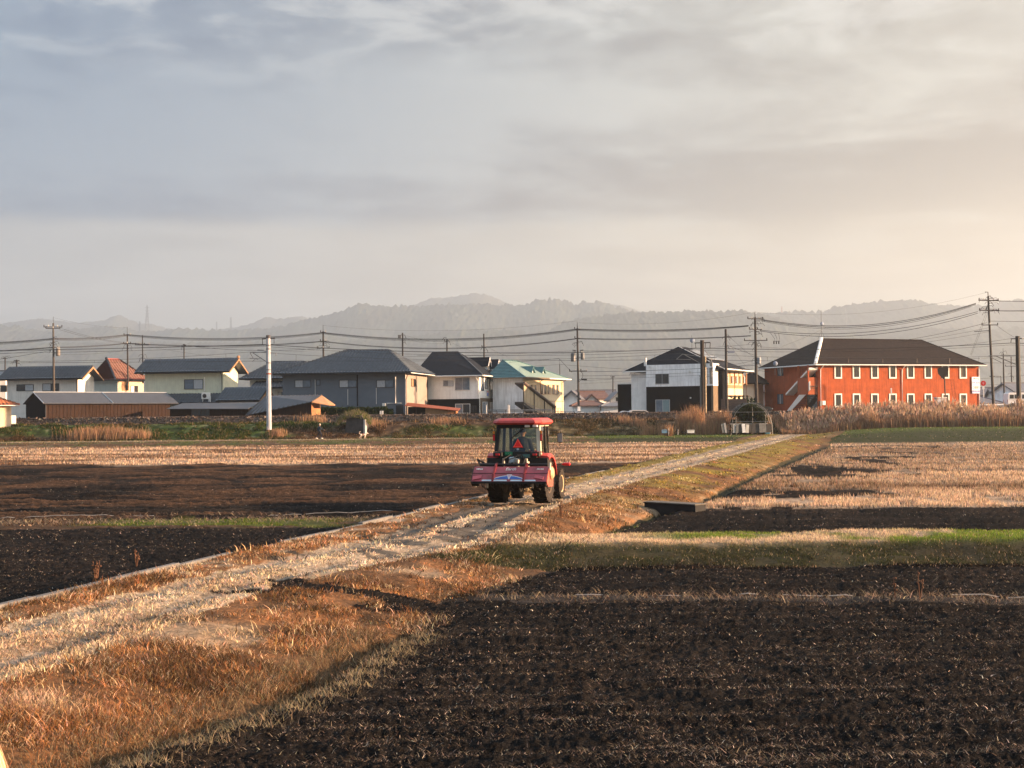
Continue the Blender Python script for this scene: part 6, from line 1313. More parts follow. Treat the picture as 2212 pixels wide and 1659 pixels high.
# thin irrigation pipe lines lying at field edges
def lay_pipe(label, pts, r, mat): 
    mb = MB(); P_ = [(x, y, gz(x, y) + r * .2 + random.uniform(-.025, .012)) for x, y in pts]; mb.tube(P_, r, 6); return tag(mb.build('irrigation_pipe', mat, None), label, 'pipe')
m_pip = M('pale_plastic_pipe', (.26, .25, .235), .6, .15, 4)
lay_pipe('pale plastic pipe lying along the straw strip in the right field', [(x, 19.75 - .1 * (x - 3)) for x in np.linspace(.9, 9, 30)], .011, m_pip); lay_pipe('white pipe lying along the weedy strip in the left field', [(x, 35.5 - .03 * (x + 8)) for x in np.linspace(-17, -9.5, 24)], .011, m_pip); lay_pipe('thin pale pipe behind the green weeds in the left field', [(x, 36.0 - .02 * (x + 8)) for x in np.linspace(-6.5, -3.2, 12)], .010, m_pip)
# dead weed stalks
def weed(x, y, hgt, label, n=5):
    t = thing('dead_weed', label, 'weed', (x, y, gz(x, y) - .02)); b = MB()
    for i in range(n):
        a = random.uniform(0, 6.28); l_ = hgt * random.uniform(.6, 1); b.tube([(0, 0, 0), (.03 * math.cos(a), .03 * math.sin(a), l_ * .5), (.12 * hgt * math.cos(a), .12 * hgt * math.sin(a), l_)], [.010, .008, .004], 4)
        for k in range(3): b.ball((.09 * hgt * math.cos(a) + random.uniform(-.03, .03), .09 * hgt * math.sin(a), l_ * random.uniform(.5, .95)), .018, 5, 3)
    b.build('stalks', M('dead_stalk', (.09, .045, .026), .9, .2), t)
q = G(208, 1266, -.2); weed(q.x, q.y, .42, 'dark dead weed standing by the kerb at the left, nearest the camera'); q = G(295, 1222, -.2); weed(q.x, q.y, .34, 'small dark dead weed by the kerb, second from the left'); q = G(1212, 1112, 0); weed(q.x, q.y, .5, 'thin brown dead weed on the orange bank right of the tractor')
for x_, y_, hg, lb in ((1935, 1300, .42, 'tall bare stalk standing on the straw strip at the right, left one of two'), (1987, 1298, .5, 'tall bare stalk standing on the straw strip at the right, right one of two')):
    q = G(x_, y_, -.25); weed(q.x, q.y, hg, lb, 2)
# straw stack peeking in at the lower left corner
ss = thing('straw_stack', 'sunlit bound straw stack cut off by the lower left corner', 'straw stack', (-2.07, 5.0, gz(-2.07, 5.0)))
hz_ = P(-20, 1545, 5).z - ss.location.z; k = 5200; zz_ = rng.random(k); aa = rng.random(k) * 6.283; rr = .10 + .34 * (1 - zz_) ** .75
V0 = np.stack([rr * np.cos(aa), rr * np.sin(aa), zz_ * hz_], -1); ln = .22 + .2 * rng.random(k); slope = .25; d_ = np.stack([np.cos(aa) * slope, np.sin(aa) * slope, -np.ones(k)], -1); V1 = V0 + d_ * ln[:, None] + rng.normal(0, .012, (k, 3)); tw = np.stack([-np.sin(aa), np.cos(aa), np.zeros(k)], -1) * .005
Vv = np.stack([V0 - tw, V0 + tw, V1 + tw, V1 - tw], 1).reshape(-1, 3); o = np_mesh('straw', Vv, quads=np.arange(k * 4).reshape(-1, 4), cols=np.repeat(vary(np.broadcast_to(np.array((.58, .42, .26)), (k, 3)), k, .4), 4, 0), mat=mt_straw); o.parent = ss; o['kind'] = 'stuff'
MB().lathe([(.42, 0), (.36, hz_ * .3), (.25, hz_ * .7), (.10, hz_ * .97), (.02, hz_)], 16).build('core', M('straw_core', (.26, .13, .06), .95, .3, 8, .5, 40), ss); MB().lathe([(.30, hz_ * .62), (.31, hz_ * .63), (.30, hz_ * .64)], 16).build('rope', m_rust, ss)
# kilometre marker, marker post, signal, ladder, round sign, guard rails
def board_marker(label, x0, y0, x1, y1, d, txts):
    a, b_ = P(x0, y1, d), P(x1, y0, d); t = thing('marker_board', label, 'marker', (a.x, d, a.z - .2)); w, h_ = b_.x - a.x, b_.z - a.z
    MB().box(0, 0, .2 + h_ * .36, w, .04, .2 + h_, .01).build('board', m_trim, t); MB().box(w * .55, .041, -.3, w * .75, .09, .2 + h_ * .9).build('post', m_trim, t)
    for i, s_ in enumerate(txts): text('lettering', s_, h_ * .34, (w * .5, -.004, .2 + h_ * (.82 - i * .28)), (R_(90), 0, 0), M('sign_black', (.02, .02, .025)), t, bold=.006)
board_marker('small white marker board with black figures in front of the hedge', 820.5, 887.5, 828, 899, 158, ('8', '8'))
p = P(1926, 881, 159.5); t = thing('marker_post', 'thin white marker post rising from the reeds before the orange wall', 'post', (p.x, p.y, p.z)); MB().cyl((0, 0, -.5), (0, 0, 1.6), .045, None, 6).build('post', m_wframe, t); MB().box(-.09, -.03, 1.62, .07, .03, 2.35, .01).build('plate', m_trim, t)
p = P(2043, 876, 160); top_ = P(2039, 812, 160); t = thing('railway_signal', 'black railway signal with heart shaped back plate and ladder before the orange wall', 'signal', (p.x, p.y, p.z)); hh_ = top_.z - p.z
MB().cyl((0, 0, -.6), (-.1, 0, hh_), .085, .075, 8).build('mast', m_blk, t); b = MB()
pts = [(.0, -1.15), (.55, -.45), (.62, .1), (.35, .45), (.05, .32), (-.35, .30), (-.70, .10), (-.62, -.5)]; b.prism([(x_ - .22, -.05, hh_ + .75 + z_) for x_, z_ in pts], (0, .08, 0)); b.build('back_plate', m_blk, t); b = MB(); b.box(-.4, .03, hh_ + .1, -.1, .3, hh_ + 1.0, .04); b.build('lamp_housing', m_blk, t)
ld = MB(); 
for x_ in (.75, 1.1): ld.tube([(x_ + .35, .1, -.4), (x_ - .1, .1, hh_ - .4)], .022, 4)
for i in range(10): f_ = i / 10; ld.tube([(.75 + .35 - .45 * f_, .1, -.4 + hh_ * f_), (1.1 + .35 - .45 * f_, .1, -.4 + hh_ * f_)], .018, 4)
ld.tube([(-.1, 0, hh_ - .5), (1.0, .1, hh_ - .5)], .02, 4); ld.tube([(-.05, 0, hh_ * .55), (.95, .1, hh_ * .55)], .02, 4); ld.build('ladder', m_rust, t)
p = P(2125.5, 872, 168); t = thing('road_sign', 'round white road sign with red ring on a pale post right of the orange building', 'sign', (p.x, p.y, p.z)); zz_ = P(2124.5, 828, 168).z - p.z
MB().cyl((0, 0, -.4), (-.06, 0, zz_ + .5), .045, None, 8).build('post', m_trim, t); MB().lathe([(.001, 0), (.34, 0), (.34, .03), (.001, .03)], 20, 'Y', (-.06, -.09, zz_)).build('plate', m_trim, t); MB().lathe([(.24, -.004), (.34, -.004), (.34, -.001), (.24, -.001)], 20, 'Y', (-.06, -.091, zz_)).build('red_ring', m_lred, t); text('lettering', '0', .4, (-.06, -.1, zz_), (R_(90), 0, 0), M('sign_pink', (.75, .35, .42)), t); MB().box(-.2, -.08, zz_ - .75, .08, -.05, zz_ - .42).build('sub_plate', m_trim, t)
def rail_fence(label, x0, x1, y, d, n, mat, thick=.05, rails=(0.85,), hgt=1.0, rz=0):
    a, b_ = P(x0, y, d), P(x1, y, d); Lr = b_.x - a.x; t = thing('guard_rail', label, 'railing', (a.x, d, a.z - hgt), rz)
    for r_ in rails: b = MB(); b.tube([(0, 0, r_), (Lr, 0, r_)], thick, 6); b.build('rail', mat, t)
    for i in range(n + 1): b = MB(); b.cyl((Lr * i / n, .05, -.4), (Lr * i / n, .05, hgt), .04, None, 6); b.build('post', mat, t)
rail_fence('pale pipe railing along the yard of the dormer house and cream apartment', 1052, 1192, 885.5, 166, 7, m_steel, .06, (.82, .98), 1.0); rail_fence('thin gray pipe railing before the far cottages', 1192, 1316, 888, 168, 6, m_steel, .035, (.95,), 1.0); rail_fence('white guard rail beside the white van', 2118, 2175, 873.5, 172, 6, m_trim, .14, (.75,), .85)
for x_, y0, lb in ((1097.5, 875, 'tall white post left of the pair beside the covered stair'), (1100.6, 875.5, 'tall white post right of the pair beside the covered stair'), (1051, 875, 'tall white post in front of the brown cladded corner')):
    p = P(x_, 896, 165); t = thing('post', lb, 'post', (p.x, p.y, p.z - .3)); b = MB(); b.cyl((0, 0, 0), (0, 0, P(x_, y0, 165).z - p.z + .3), .045, None, 6); b.build('shaft', m_trim, t); MB().ball((0, 0, P(x_, y0, 165).z - p.z + .32), .055, 6, 4).build('cap', m_steel, t)
# ================================================================ POLES AND WIRES
GP = 'utility poles among the houses'; GW = 'power lines strung over the houses'
def pole(name, label, xb, yb, xt, yt, d, r0, r1, mat, group=GP, sink=1.5):
    a, b_ = P(xb, yb, d), P(xt, yt, d); t = thing(name, label, 'pole', (a.x, d, a.z - sink), 0, group); off = Vector((b_.x - a.x, 0, b_.z - a.z)); k = (off.z + sink) / off.z
    o0 = Vector((0, 0, 0)); o1 = Vector((off.x, 0, off.z + sink)); MB().cyl(o0 - Vector((off.x * sink / off.z, 0, 0)) * 0, o1, r0, r1, 10).build('shaft', mat, t)
    t_ = lambda y: o0.lerp(o1, (P(xb, y, d).z - a.z + sink) / o1.z)
    return t, t_
def crossarm(t, c, hw, mat=m_poledk, ins=4, yrot=0.0, r=.05, up=True):
    ca, sa = math.cos(yrot), math.sin(yrot); b = MB(); b.tube([(c.x - hw * ca, c.y - hw * sa - .12, c.z), (c.x + hw * ca, c.y + hw * sa - .12, c.z)], r, 4); b.build('crossarm', mat, t)
    for i in range(ins):
        f_ = -1 + 2 * i / (ins - 1) if ins > 1 else 0; x_, y_ = c.x + hw * f_ * ca * .95, c.y + hw * f_ * sa * .95 - .12
        MB().lathe([(.03, .05), (.07, .10), (.05, .16), (.075, .20), (.03, .28)], 8, 'Z', (x_, y_, c.z)).build('insulator', m_insul if i % 2 else m_poledk, t)
def transformer(t, c, s=1.0, dx=.45, mat=None):
    b = MB(); b.lathe([(.20 * s, 0), (.26 * s, .05), (.26 * s, .85 * s), (.20 * s, .95 * s)], 12, 'Z', (c.x + dx, c.y - .1, c.z)); b.box(min(c.x, c.x + dx), c.y - .15, c.z + .3 * s, max(c.x, c.x + dx), c.y - .05, c.z + .4 * s); b.build('transformer', mat or m_steel, t)
    q = MB()
    for k in (-1, 1): q.cyl((c.x + dx + k * .1, c.y - .1, c.z + .95 * s), (c.x + dx + k * .14, c.y - .1, c.z + 1.2 * s), .035, .03, 6)
    q.build('bushing', m_insul, t)
def clutter(t, c, n=5, w=.5):
    b = MB()
    for i in range(n):
        z = c.z + random.uniform(-.5, .5); s_ = random.choice((-1, 1)); x_ = c.x + s_ * random.uniform(.15, w); b.tube([(c.x, c.y - .1, z), (x_, c.y - .15, z + random.uniform(-.1, .25)), (x_ + s_ * .2, c.y - .1, z - .3)], .022, 4)
    b.build('jumper_wires', m_wire, t)
# 1
t, at = pole('utility_pole', 'tall utility pole with transformer rising in front of the white house', 116.5, 850, 115, 698, 173, .17, .10, m_polegr); MB().cyl(at(698), at(684), .03, .02, 6).build('lightning_rod', m_poledk, t)
crossarm(t, at(706.5), 1.15, ins=5, yrot=.3); crossarm(t, at(709.5), .9, ins=3, yrot=.3); transformer(t, at(769), 1.05, .62, M('pole_gray_box', (.14, .13, .12), .6, .1)); clutter(t, at(735), 7, .6); clutter(t, at(750), 5, .5)
# 2, 3, 4
t, at = pole('utility_pole', 'slim dark utility pole behind the red roofed house', 276.5, 805, 275, 722, 186, .12, .09, m_poledk); MB().cyl(at(722), at(706), .03, .02, 6).build('lightning_rod', m_poledk, t); crossarm(t, at(724), .45, ins=2); crossarm(t, at(742.5), .5, ins=3); clutter(t, at(747), 5, .6)
t, at = pole('utility_pole', 'slim utility pole with crossarm left of the tall cream house', 309, 805, 307.5, 724, 190, .12, .06, m_poledk); crossarm(t, at(745), 1.0, ins=4); clutter(t, at(772), 6, .5)
t, at = pole('utility_pole', 'short utility pole above the roof of the tall cream house', 397.5, 790, 397.5, 743, 200, .10, .08, m_poledk); clutter(t, at(746), 3, .3); MB().box(-.06, -.2, at(746).z - .1, .3, .1, at(746).z + .1).build('bracket', m_poledk, t)
# 5
t, at = pole('utility_pole', 'dark utility pole above the left slope of the gray house roof', 699, 790, 698, 716, 184, .14, .11, m_poledk); MB().cyl(at(716), at(702), .035, .02, 6).build('lightning_rod', m_poledk, t); crossarm(t, at(718), .35, ins=2); crossarm(t, at(737), .4, ins=2); crossarm(t, at(752), .85, ins=3); clutter(t, at(744), 7, .7)
t, at = pole('utility_pole', 'dark utility pole with box near its top above the gray house', 870, 790, 869.5, 719, 190, .13, .11, m_poledk); MB().box(-.65, -.15, at(728).z - .2, -.2, .15, at(728).z + .3, .02).build('switch_box', m_steel, t); MB().box(-.25, -.1, at(724).z, -.1, .1, at(724).z + .06).build('bracket', m_poledk, t); clutter(t, at(732), 5, .4)
t, at = pole('utility_pole', 'short dark utility pole above the dormer house roof', 965.5, 775, 965.5, 732, 205, .12, .10, m_poledk); clutter(t, at(736), 5, .5); crossarm(t, at(737), .4, ins=2)
t, at = pole('utility_pole', 'pale slim utility pole rising behind the dormer house', 1046, 790, 1045, 721, 190, .12, .10, m_polegr); clutter(t, at(751), 4, .4); crossarm(t, at(750), .3, ins=2)
t, at = pole('telegraph_post', 'thin short post with whip behind the teal roof', 1210, 830, 1209, 787, 200, .07, .05, m_poledk); MB().cyl(at(787), at(776), .02, .012, 5).build('whip', m_wire, t)
# 9
t, at = pole('utility_pole', 'tall utility pole with two transformers right of the teal roofed apartment', 1250.5, 893, 1247, 709, 170, .16, .11, m_polegr); MB().lathe([(.06, 0), (.012, .85)], 8, 'Z', tuple(at(709))).build('lightning_rod', m_poledk, t)
crossarm(t, at(711), .35, ins=2); crossarm(t, at(731), .35, ins=2)
for z_ in (757, 759, 762):
    b = MB(); 
    for s_ in (-1, 1): c = at(z_); b.cyl((c.x + s_ * .25, -.15, c.z), (c.x + s_ * .7, -.2, c.z + .06), .05, .03, 6)
    b.build('insulator', m_poledk, t)
transformer(t, at(781), 1.15, -.6, m_steel); transformer(t, at(777), .9, .6, m_steel); crossarm(t, at(801.5), 1.15, ins=4, yrot=-.2); clutter(t, at(738), 5, .7)
b = MB(); c = at(811); b.tube([(c.x + .1 + .5 * math.sin(a) , -.15, c.z + .55 * math.cos(a)) for a in np.linspace(0, math.pi, 9)], .03, 5); b.build('cable_loop', m_wire, t); c = at(823); b = MB(); b.tube([(c.x, -.1, c.z - .15), (c.x + .4, -.15, c.z + .15)], .03, 5); b.box(c.x + .4, -.25, c.z + .08, c.x + 1.1, -.05, c.z + .28, .03); b.build('splice_closure', m_wire, t); MB().box(at(888).x - .15, -.25, at(889).z, at(888).x + .2, .1, at(878).z).build('white_guard', m_trim, t)
# 11 and 10
t, at = pole('utility_pole', 'plain dark utility pole standing before the sunlit apartment side', 1570, 872, 1567.5, 711, 162, .19, .13, m_poledk); clutter(t, at(722), 4, .5); MB().box(.2, -.2, at(760).z - .15, 1.0, .1, at(760).z + .12, .02).build('street_lamp', M('lamp_blue_gray', (.20, .24, .32), .5), t); MB().tube([(0, 0, at(759).z), (.3, -.1, at(759).z)], .03, 5).build('lamp_arm', m_poledk, t); clutter(t, at(744), 3, .5)
t, at = pole('utility_pole', 'heavily wired tall utility pole left of the orange building', 1635, 872, 1631, 686, 166, .21, .13, m_poledk); MB().cyl(at(686), at(673), .05, .03, 6).build('lightning_rod', m_poledk, t)
crossarm(t, at(689), 1.2, ins=5, yrot=.5); crossarm(t, at(711.5), 1.0, ins=4, yrot=.5); crossarm(t, at(735.5), 1.45, ins=5); transformer(t, at(786), .85, .38, M('transformer_blue_gray', (.24, .27, .30), .5, .08)); clutter(t, at(692), 10, 1.0); clutter(t, at(714), 8, .9); clutter(t, at(738), 6, .8); clutter(t, at(745), 5, .5); clutter(t, at(785), 4, .5)
# 14 and neighbours at the right
t, at = pole('utility_pole', 'leaning black utility pole with crossarms right of the orange building', 2147, 880, 2134.5, 640, 164, .18, .11, m_blk, sink=1.0); MB().tube([at(641), at(631), at(631) + Vector((-.35, 0, .02))], .05, 6).build('lightning_rod', m_poledk, t)
crossarm(t, at(649), 1.5, ins=5, yrot=.35, r=.07); crossarm(t, at(670.5), 1.5, ins=5, yrot=.35, r=.07); crossarm(t, at(702), 1.0, ins=3); clutter(t, at(648), 10, 1.2); clutter(t, at(668), 10, 1.2); clutter(t, at(660), 6, .4); MB().tube([at(714) + Vector((-1.9, 0, -.1)), at(714)], .04, 5).build('bracket', m_poledk, t)
t, at = pole('utility_pole', 'slim dark pole between the leaning pole and the right railway post', 2169.5, 852, 2167, 764, 185, .13, .08, m_poledk); MB().cyl(at(764), at(752), .03, .02, 5).build('lightning_rod', m_poledk, t); clutter(t, at(766), 3, .4)
t, at = pole('utility_pole', 'thin far pole with small crossarm left of the right railway post', 2186, 848, 2184, 770, 235, .13, .08, m_polegr); crossarm(t, at(791), 1.1, ins=3); clutter(t, at(812), 5, .6)
t, at = pole('street_lamp', 'thin far street lamp with flat head right of the leaning pole', 2163, 856, 2162, 812, 240, .06, .05, m_polegr); MB().tube([at(813), at(813) + Vector((-1.4, 0, .05))], .04, 5).build('lamp_arm', m_polegr, t); MB().box(at(813).x - 2.0, -.12, at(813).z - .05, at(813).x - 1.1, .12, at(813).z + .1, .02).build('lamp_head', m_wire, t)
for xb, yb, yt, lb, d in ((36, 800, 777, 'stub of a dark pole with insulators above the white house ridge', 190), (11, 812, 772, 'thin dark lattice mast at the far left edge', 230), (1324, 846, 812, 'thin far pole above the gray roofed cottages', 260), (1371, 828, 806, 'thin far pole left of the white black apartment', 250)):
    t, at = pole('telegraph_post', lb, xb, yb, xb, yt, d, .12, .10, m_poledk); clutter(t, at(yt + 3), 4, .9); MB().box(-.4, -.06, at(yt + 2).z - .05, .4, .06, at(yt + 2).z + .05).build('crossarm', m_poledk, t)
# railway catenary posts
GR = 'posts carrying the railway wires'
t, at = pole('catenary_post', 'thick pale concrete railway post standing on the embankment', 581.3, 917, 579.5, 725, 151.5, .29, .24, M('pale_blue_concrete', (.33, .36, .41), .8, .10, 1.5, .15, 20, streak=.12), GR, .6)
MB().lathe([(.25, 0), (.256, .35), (.22, .36)], 14, 'Z', tuple(at(731))).build('dark_cap', M('dark_band', (.06, .06, .07), .7), t)
for z_ in (747, 755, 785, 800): MB().lathe([(.255, 0), (.272, .02), (.272, .10), (.255, .12)], 14, 'Z', tuple(at(z_))).build('steel_band', m_steel, t)
MB().lathe([(.27, 0), (.285, .02), (.285, .14), (.27, .16)], 14, 'Z', tuple(at(809))).build('rusty_band', M('rust_red', (.22, .06, .04), .8), t)
cB = lambda x, y: Vector((P(x, y, 151.5).x - P(581.3, 917, 151.5).x, 0, P(x, y, 151.5).z - P(581.3, 917, 151.5).z + .6))
b = MB(); b.tube([cB(566, 731.5), cB(594, 730)], .06, 4); b.tube([cB(567, 731), cB(567, 744)], .035, 4); b.tube([cB(592, 730), cB(592, 742)], .035, 4); b.build('feeder_arm', m_poledk, t)
b = MB(); b.tube([cB(540, 762), cB(578, 760)], .05, 6); b.tube([cB(556, 756), cB(576, 757)], .05, 6); b.tube([cB(546, 762), cB(578, 783)], .05, 6); b.tube([cB(540, 762), cB(547, 774)], .035, 6); b.tube([cB(539, 774), cB(562, 775)], .035, 6); b.tube([cB(545, 781), cB(552, 775), cB(558, 777)], .03, 6); b.tube([cB(584, 762), cB(596, 763), cB(596, 768)], .045, 6); b.build('cantilever_bracket', m_steel, t)
MB().lathe([(.05, 0), (.11, .06), (.06, .12), (.11, .18), (.06, .24), (.11, .3), (.05, .36)], 8, 'X', tuple(cB(570, 757))).build('insulator', m_insul, t)
t, at = pole('catenary_post', 'thick dark railway post in front of the black and white apartment', 1518.5, 893, 1516.5, 735, 155, .25, .225, M('dark_brown_post', (.034, .028, .026), .9, .2, 2), GR, .8)
cB = lambda x, y: Vector((P(x, y, 155).x - P(1518.5, 893, 155).x, -.1, P(x, y, 155).z - P(1518.5, 893, 155).z + .8))
b = MB(); b.tube([cB(1500, 741), cB(1534, 740)], .06, 4); b.tube([cB(1534, 740), cB(1533.5, 752)], .04, 4); b.tube([cB(1524, 740), cB(1523.5, 751)], .03, 4); b.tube([cB(1502, 741), cB(1503, 753)], .03, 4); b.build('feeder_arm', m_poledk, t)
b = MB(); b.tube([cB(1522, 773), cB(1548, 772)], .05, 4); b.tube([cB(1536, 773), cB(1537.5, 813), cB(1510, 812.5)], .06, 6); b.tube([cB(1522, 757), cB(1534, 771)], .04, 6); b.tube([cB(1510, 770), cB(1474, 765)], .04, 6); b.tube([cB(1474, 765), cB(1462, 775)], .035, 6); b.tube([cB(1478, 766), cB(1511, 784)], .04, 6); b.tube([cB(1460, 776), cB(1492, 777)], .03, 6); b.build('cantilever_bracket', m_steel, t)
MB().box(cB(1533, 791).x, -.3, cB(1533, 791).z, cB(1538, 780).x, 0, cB(1533, 781).z, .02).build('weight_box', m_steel, t); b = MB(); b.tube([cB(1514, 893), cB(1513, 815)], .10, 6); b.build('cable_duct', m_steel, t); b = MB(); b.tube([cB(1524.5, 892), cB(1523, 770)], .12, 6); b.build('tension_weight_guide', M('worn_yellow_band', (.30, .24, .16), .8, .4, 6), t)
t, at = pole('catenary_post', 'thick black railway post at the right edge in front of the van', 2201.5, 884, 2198, 726, 155, .27, .24, m_blk, GR, .6)
cB = lambda x, y: Vector((P(x, y, 155).x - P(2201.5, 884, 155).x, -.1, P(x, y, 155).z - P(2201.5, 884, 155).z + .6))
b = MB(); b.tube([cB(2183, 732), cB(2216, 731)], .06, 4); b.tube([cB(2184, 732), cB(2183, 740)], .04, 4); b.build('feeder_arm', m_poledk, t); b = MB(); b.tube([cB(2135, 769), cB(2193, 768)], .05, 6); b.tube([cB(2150, 769), cB(2193, 787)], .06, 6); b.tube([cB(2140, 772), cB(2162, 783)], .04, 6); b.build('cantilever_bracket', m_steel, t); MB().lathe([(.05, 0), (.12, .06), (.06, .14), (.12, .22), (.05, .3)], 8, 'X', tuple(cB(2206, 731))).build('insulator', m_insul, t)

def spans(sp, n=22):
    pts = []
    for (xa, ya, da), (xb, yb, db), sag in sp:
        a, b_ = P(xa, ya, da), P(xb, yb, db); sg = sag / F * (da + db) / 2
        for i in range(n + 1):
            t_ = i / n
            if pts and i == 0: continue
            q = a.lerp(b_, t_); q.z -= 4 * sg * t_ * (1 - t_); pts.append(q)
    return pts
def cable(label, sp, r, group=GW, mat=None, name='power_line'):
    return tag(MB().tube(spans(sp), r * .68, 5, False).build(name, mat or m_wire, None), label, 'cable', group)
A = [(-300, 742, 173), (115, 731, 173), (275, 722.5, 186), (698, 718, 184), (1247, 710.5, 170), (1617, 703, 166)]; sA = [7, 3, 11, 18, 6]
for o, lb in ((0, 'upper black power line over the left and middle houses, top strand'), (1.5, 'upper black power line over the left and middle houses, lower strand'), (3.2, 'thin third strand just under the upper power line')):
    cable(lb, [((A[i][0], A[i][1] + o, A[i][2]), (A[i + 1][0], A[i + 1][1] + o * (1 if i < 4 else .6), A[i + 1][2]), sA[i] + o * .4) for i in range(5)], .055 if o < 3 else .032)
B = [(-300, 760, 173), (115, 750, 173), (275, 741, 186), (698, 737, 184), (1247, 731, 170), (1622, 725, 166)]; sB = [6, 2, 8, 18, 4]
cable('second black power line below the upper one over the houses, top strand', [(B[i], B[i + 1], sB[i]) for i in range(5)], .055); cable('second black power line below the upper one over the houses, lower strand', [((a[0], a[1] + 1.3, a[2]), (b_[0], b_[1] + 1.0, b_[2]), s + .6) for a, b_, s in zip(B[:-1], B[1:], sB)], .035)
C1 = [(-300, 760, 152), (567, 744, 151.5), (1503, 752, 155), (2183, 741, 155), (2400, 738, 155)]; sC = [3, 14, 7, 2]
cable('long black feeder line between the three thick railway posts', [(C1[i], C1[i + 1], sC[i]) for i in range(4)], .05); cable('thin gray line just under the long railway feeder line', [((a[0], a[1] + 4, a[2]), (b_[0], b_[1] + 4, b_[2]), s + 2) for a, b_, s in zip(C1[:-1], C1[1:], sC)], .022)
for o, lb in ((0, 'black power line from wired pole over the orange roof to the leaning pole, top strand'), (1.6, 'black power line from wired pole over the orange roof to the leaning pole, second strand'), (3.5, 'thin line from wired pole over the orange roof to the leaning pole, third strand')):
    cable(lb, [((1645, 690 + o, 166), (2108, 655 + o, 164), 29 + o)], .055 if o < 3 else .03)
for o, lb in ((0, 'lower power line over the orange roof to the second crossarm of the leaning pole'), (3.5, 'lowest strand of the lower power line over the orange roof')): cable(lb, [((1642, 713 + o * .6, 166), (2112, 673 + o, 164), 24 + o)], .045)
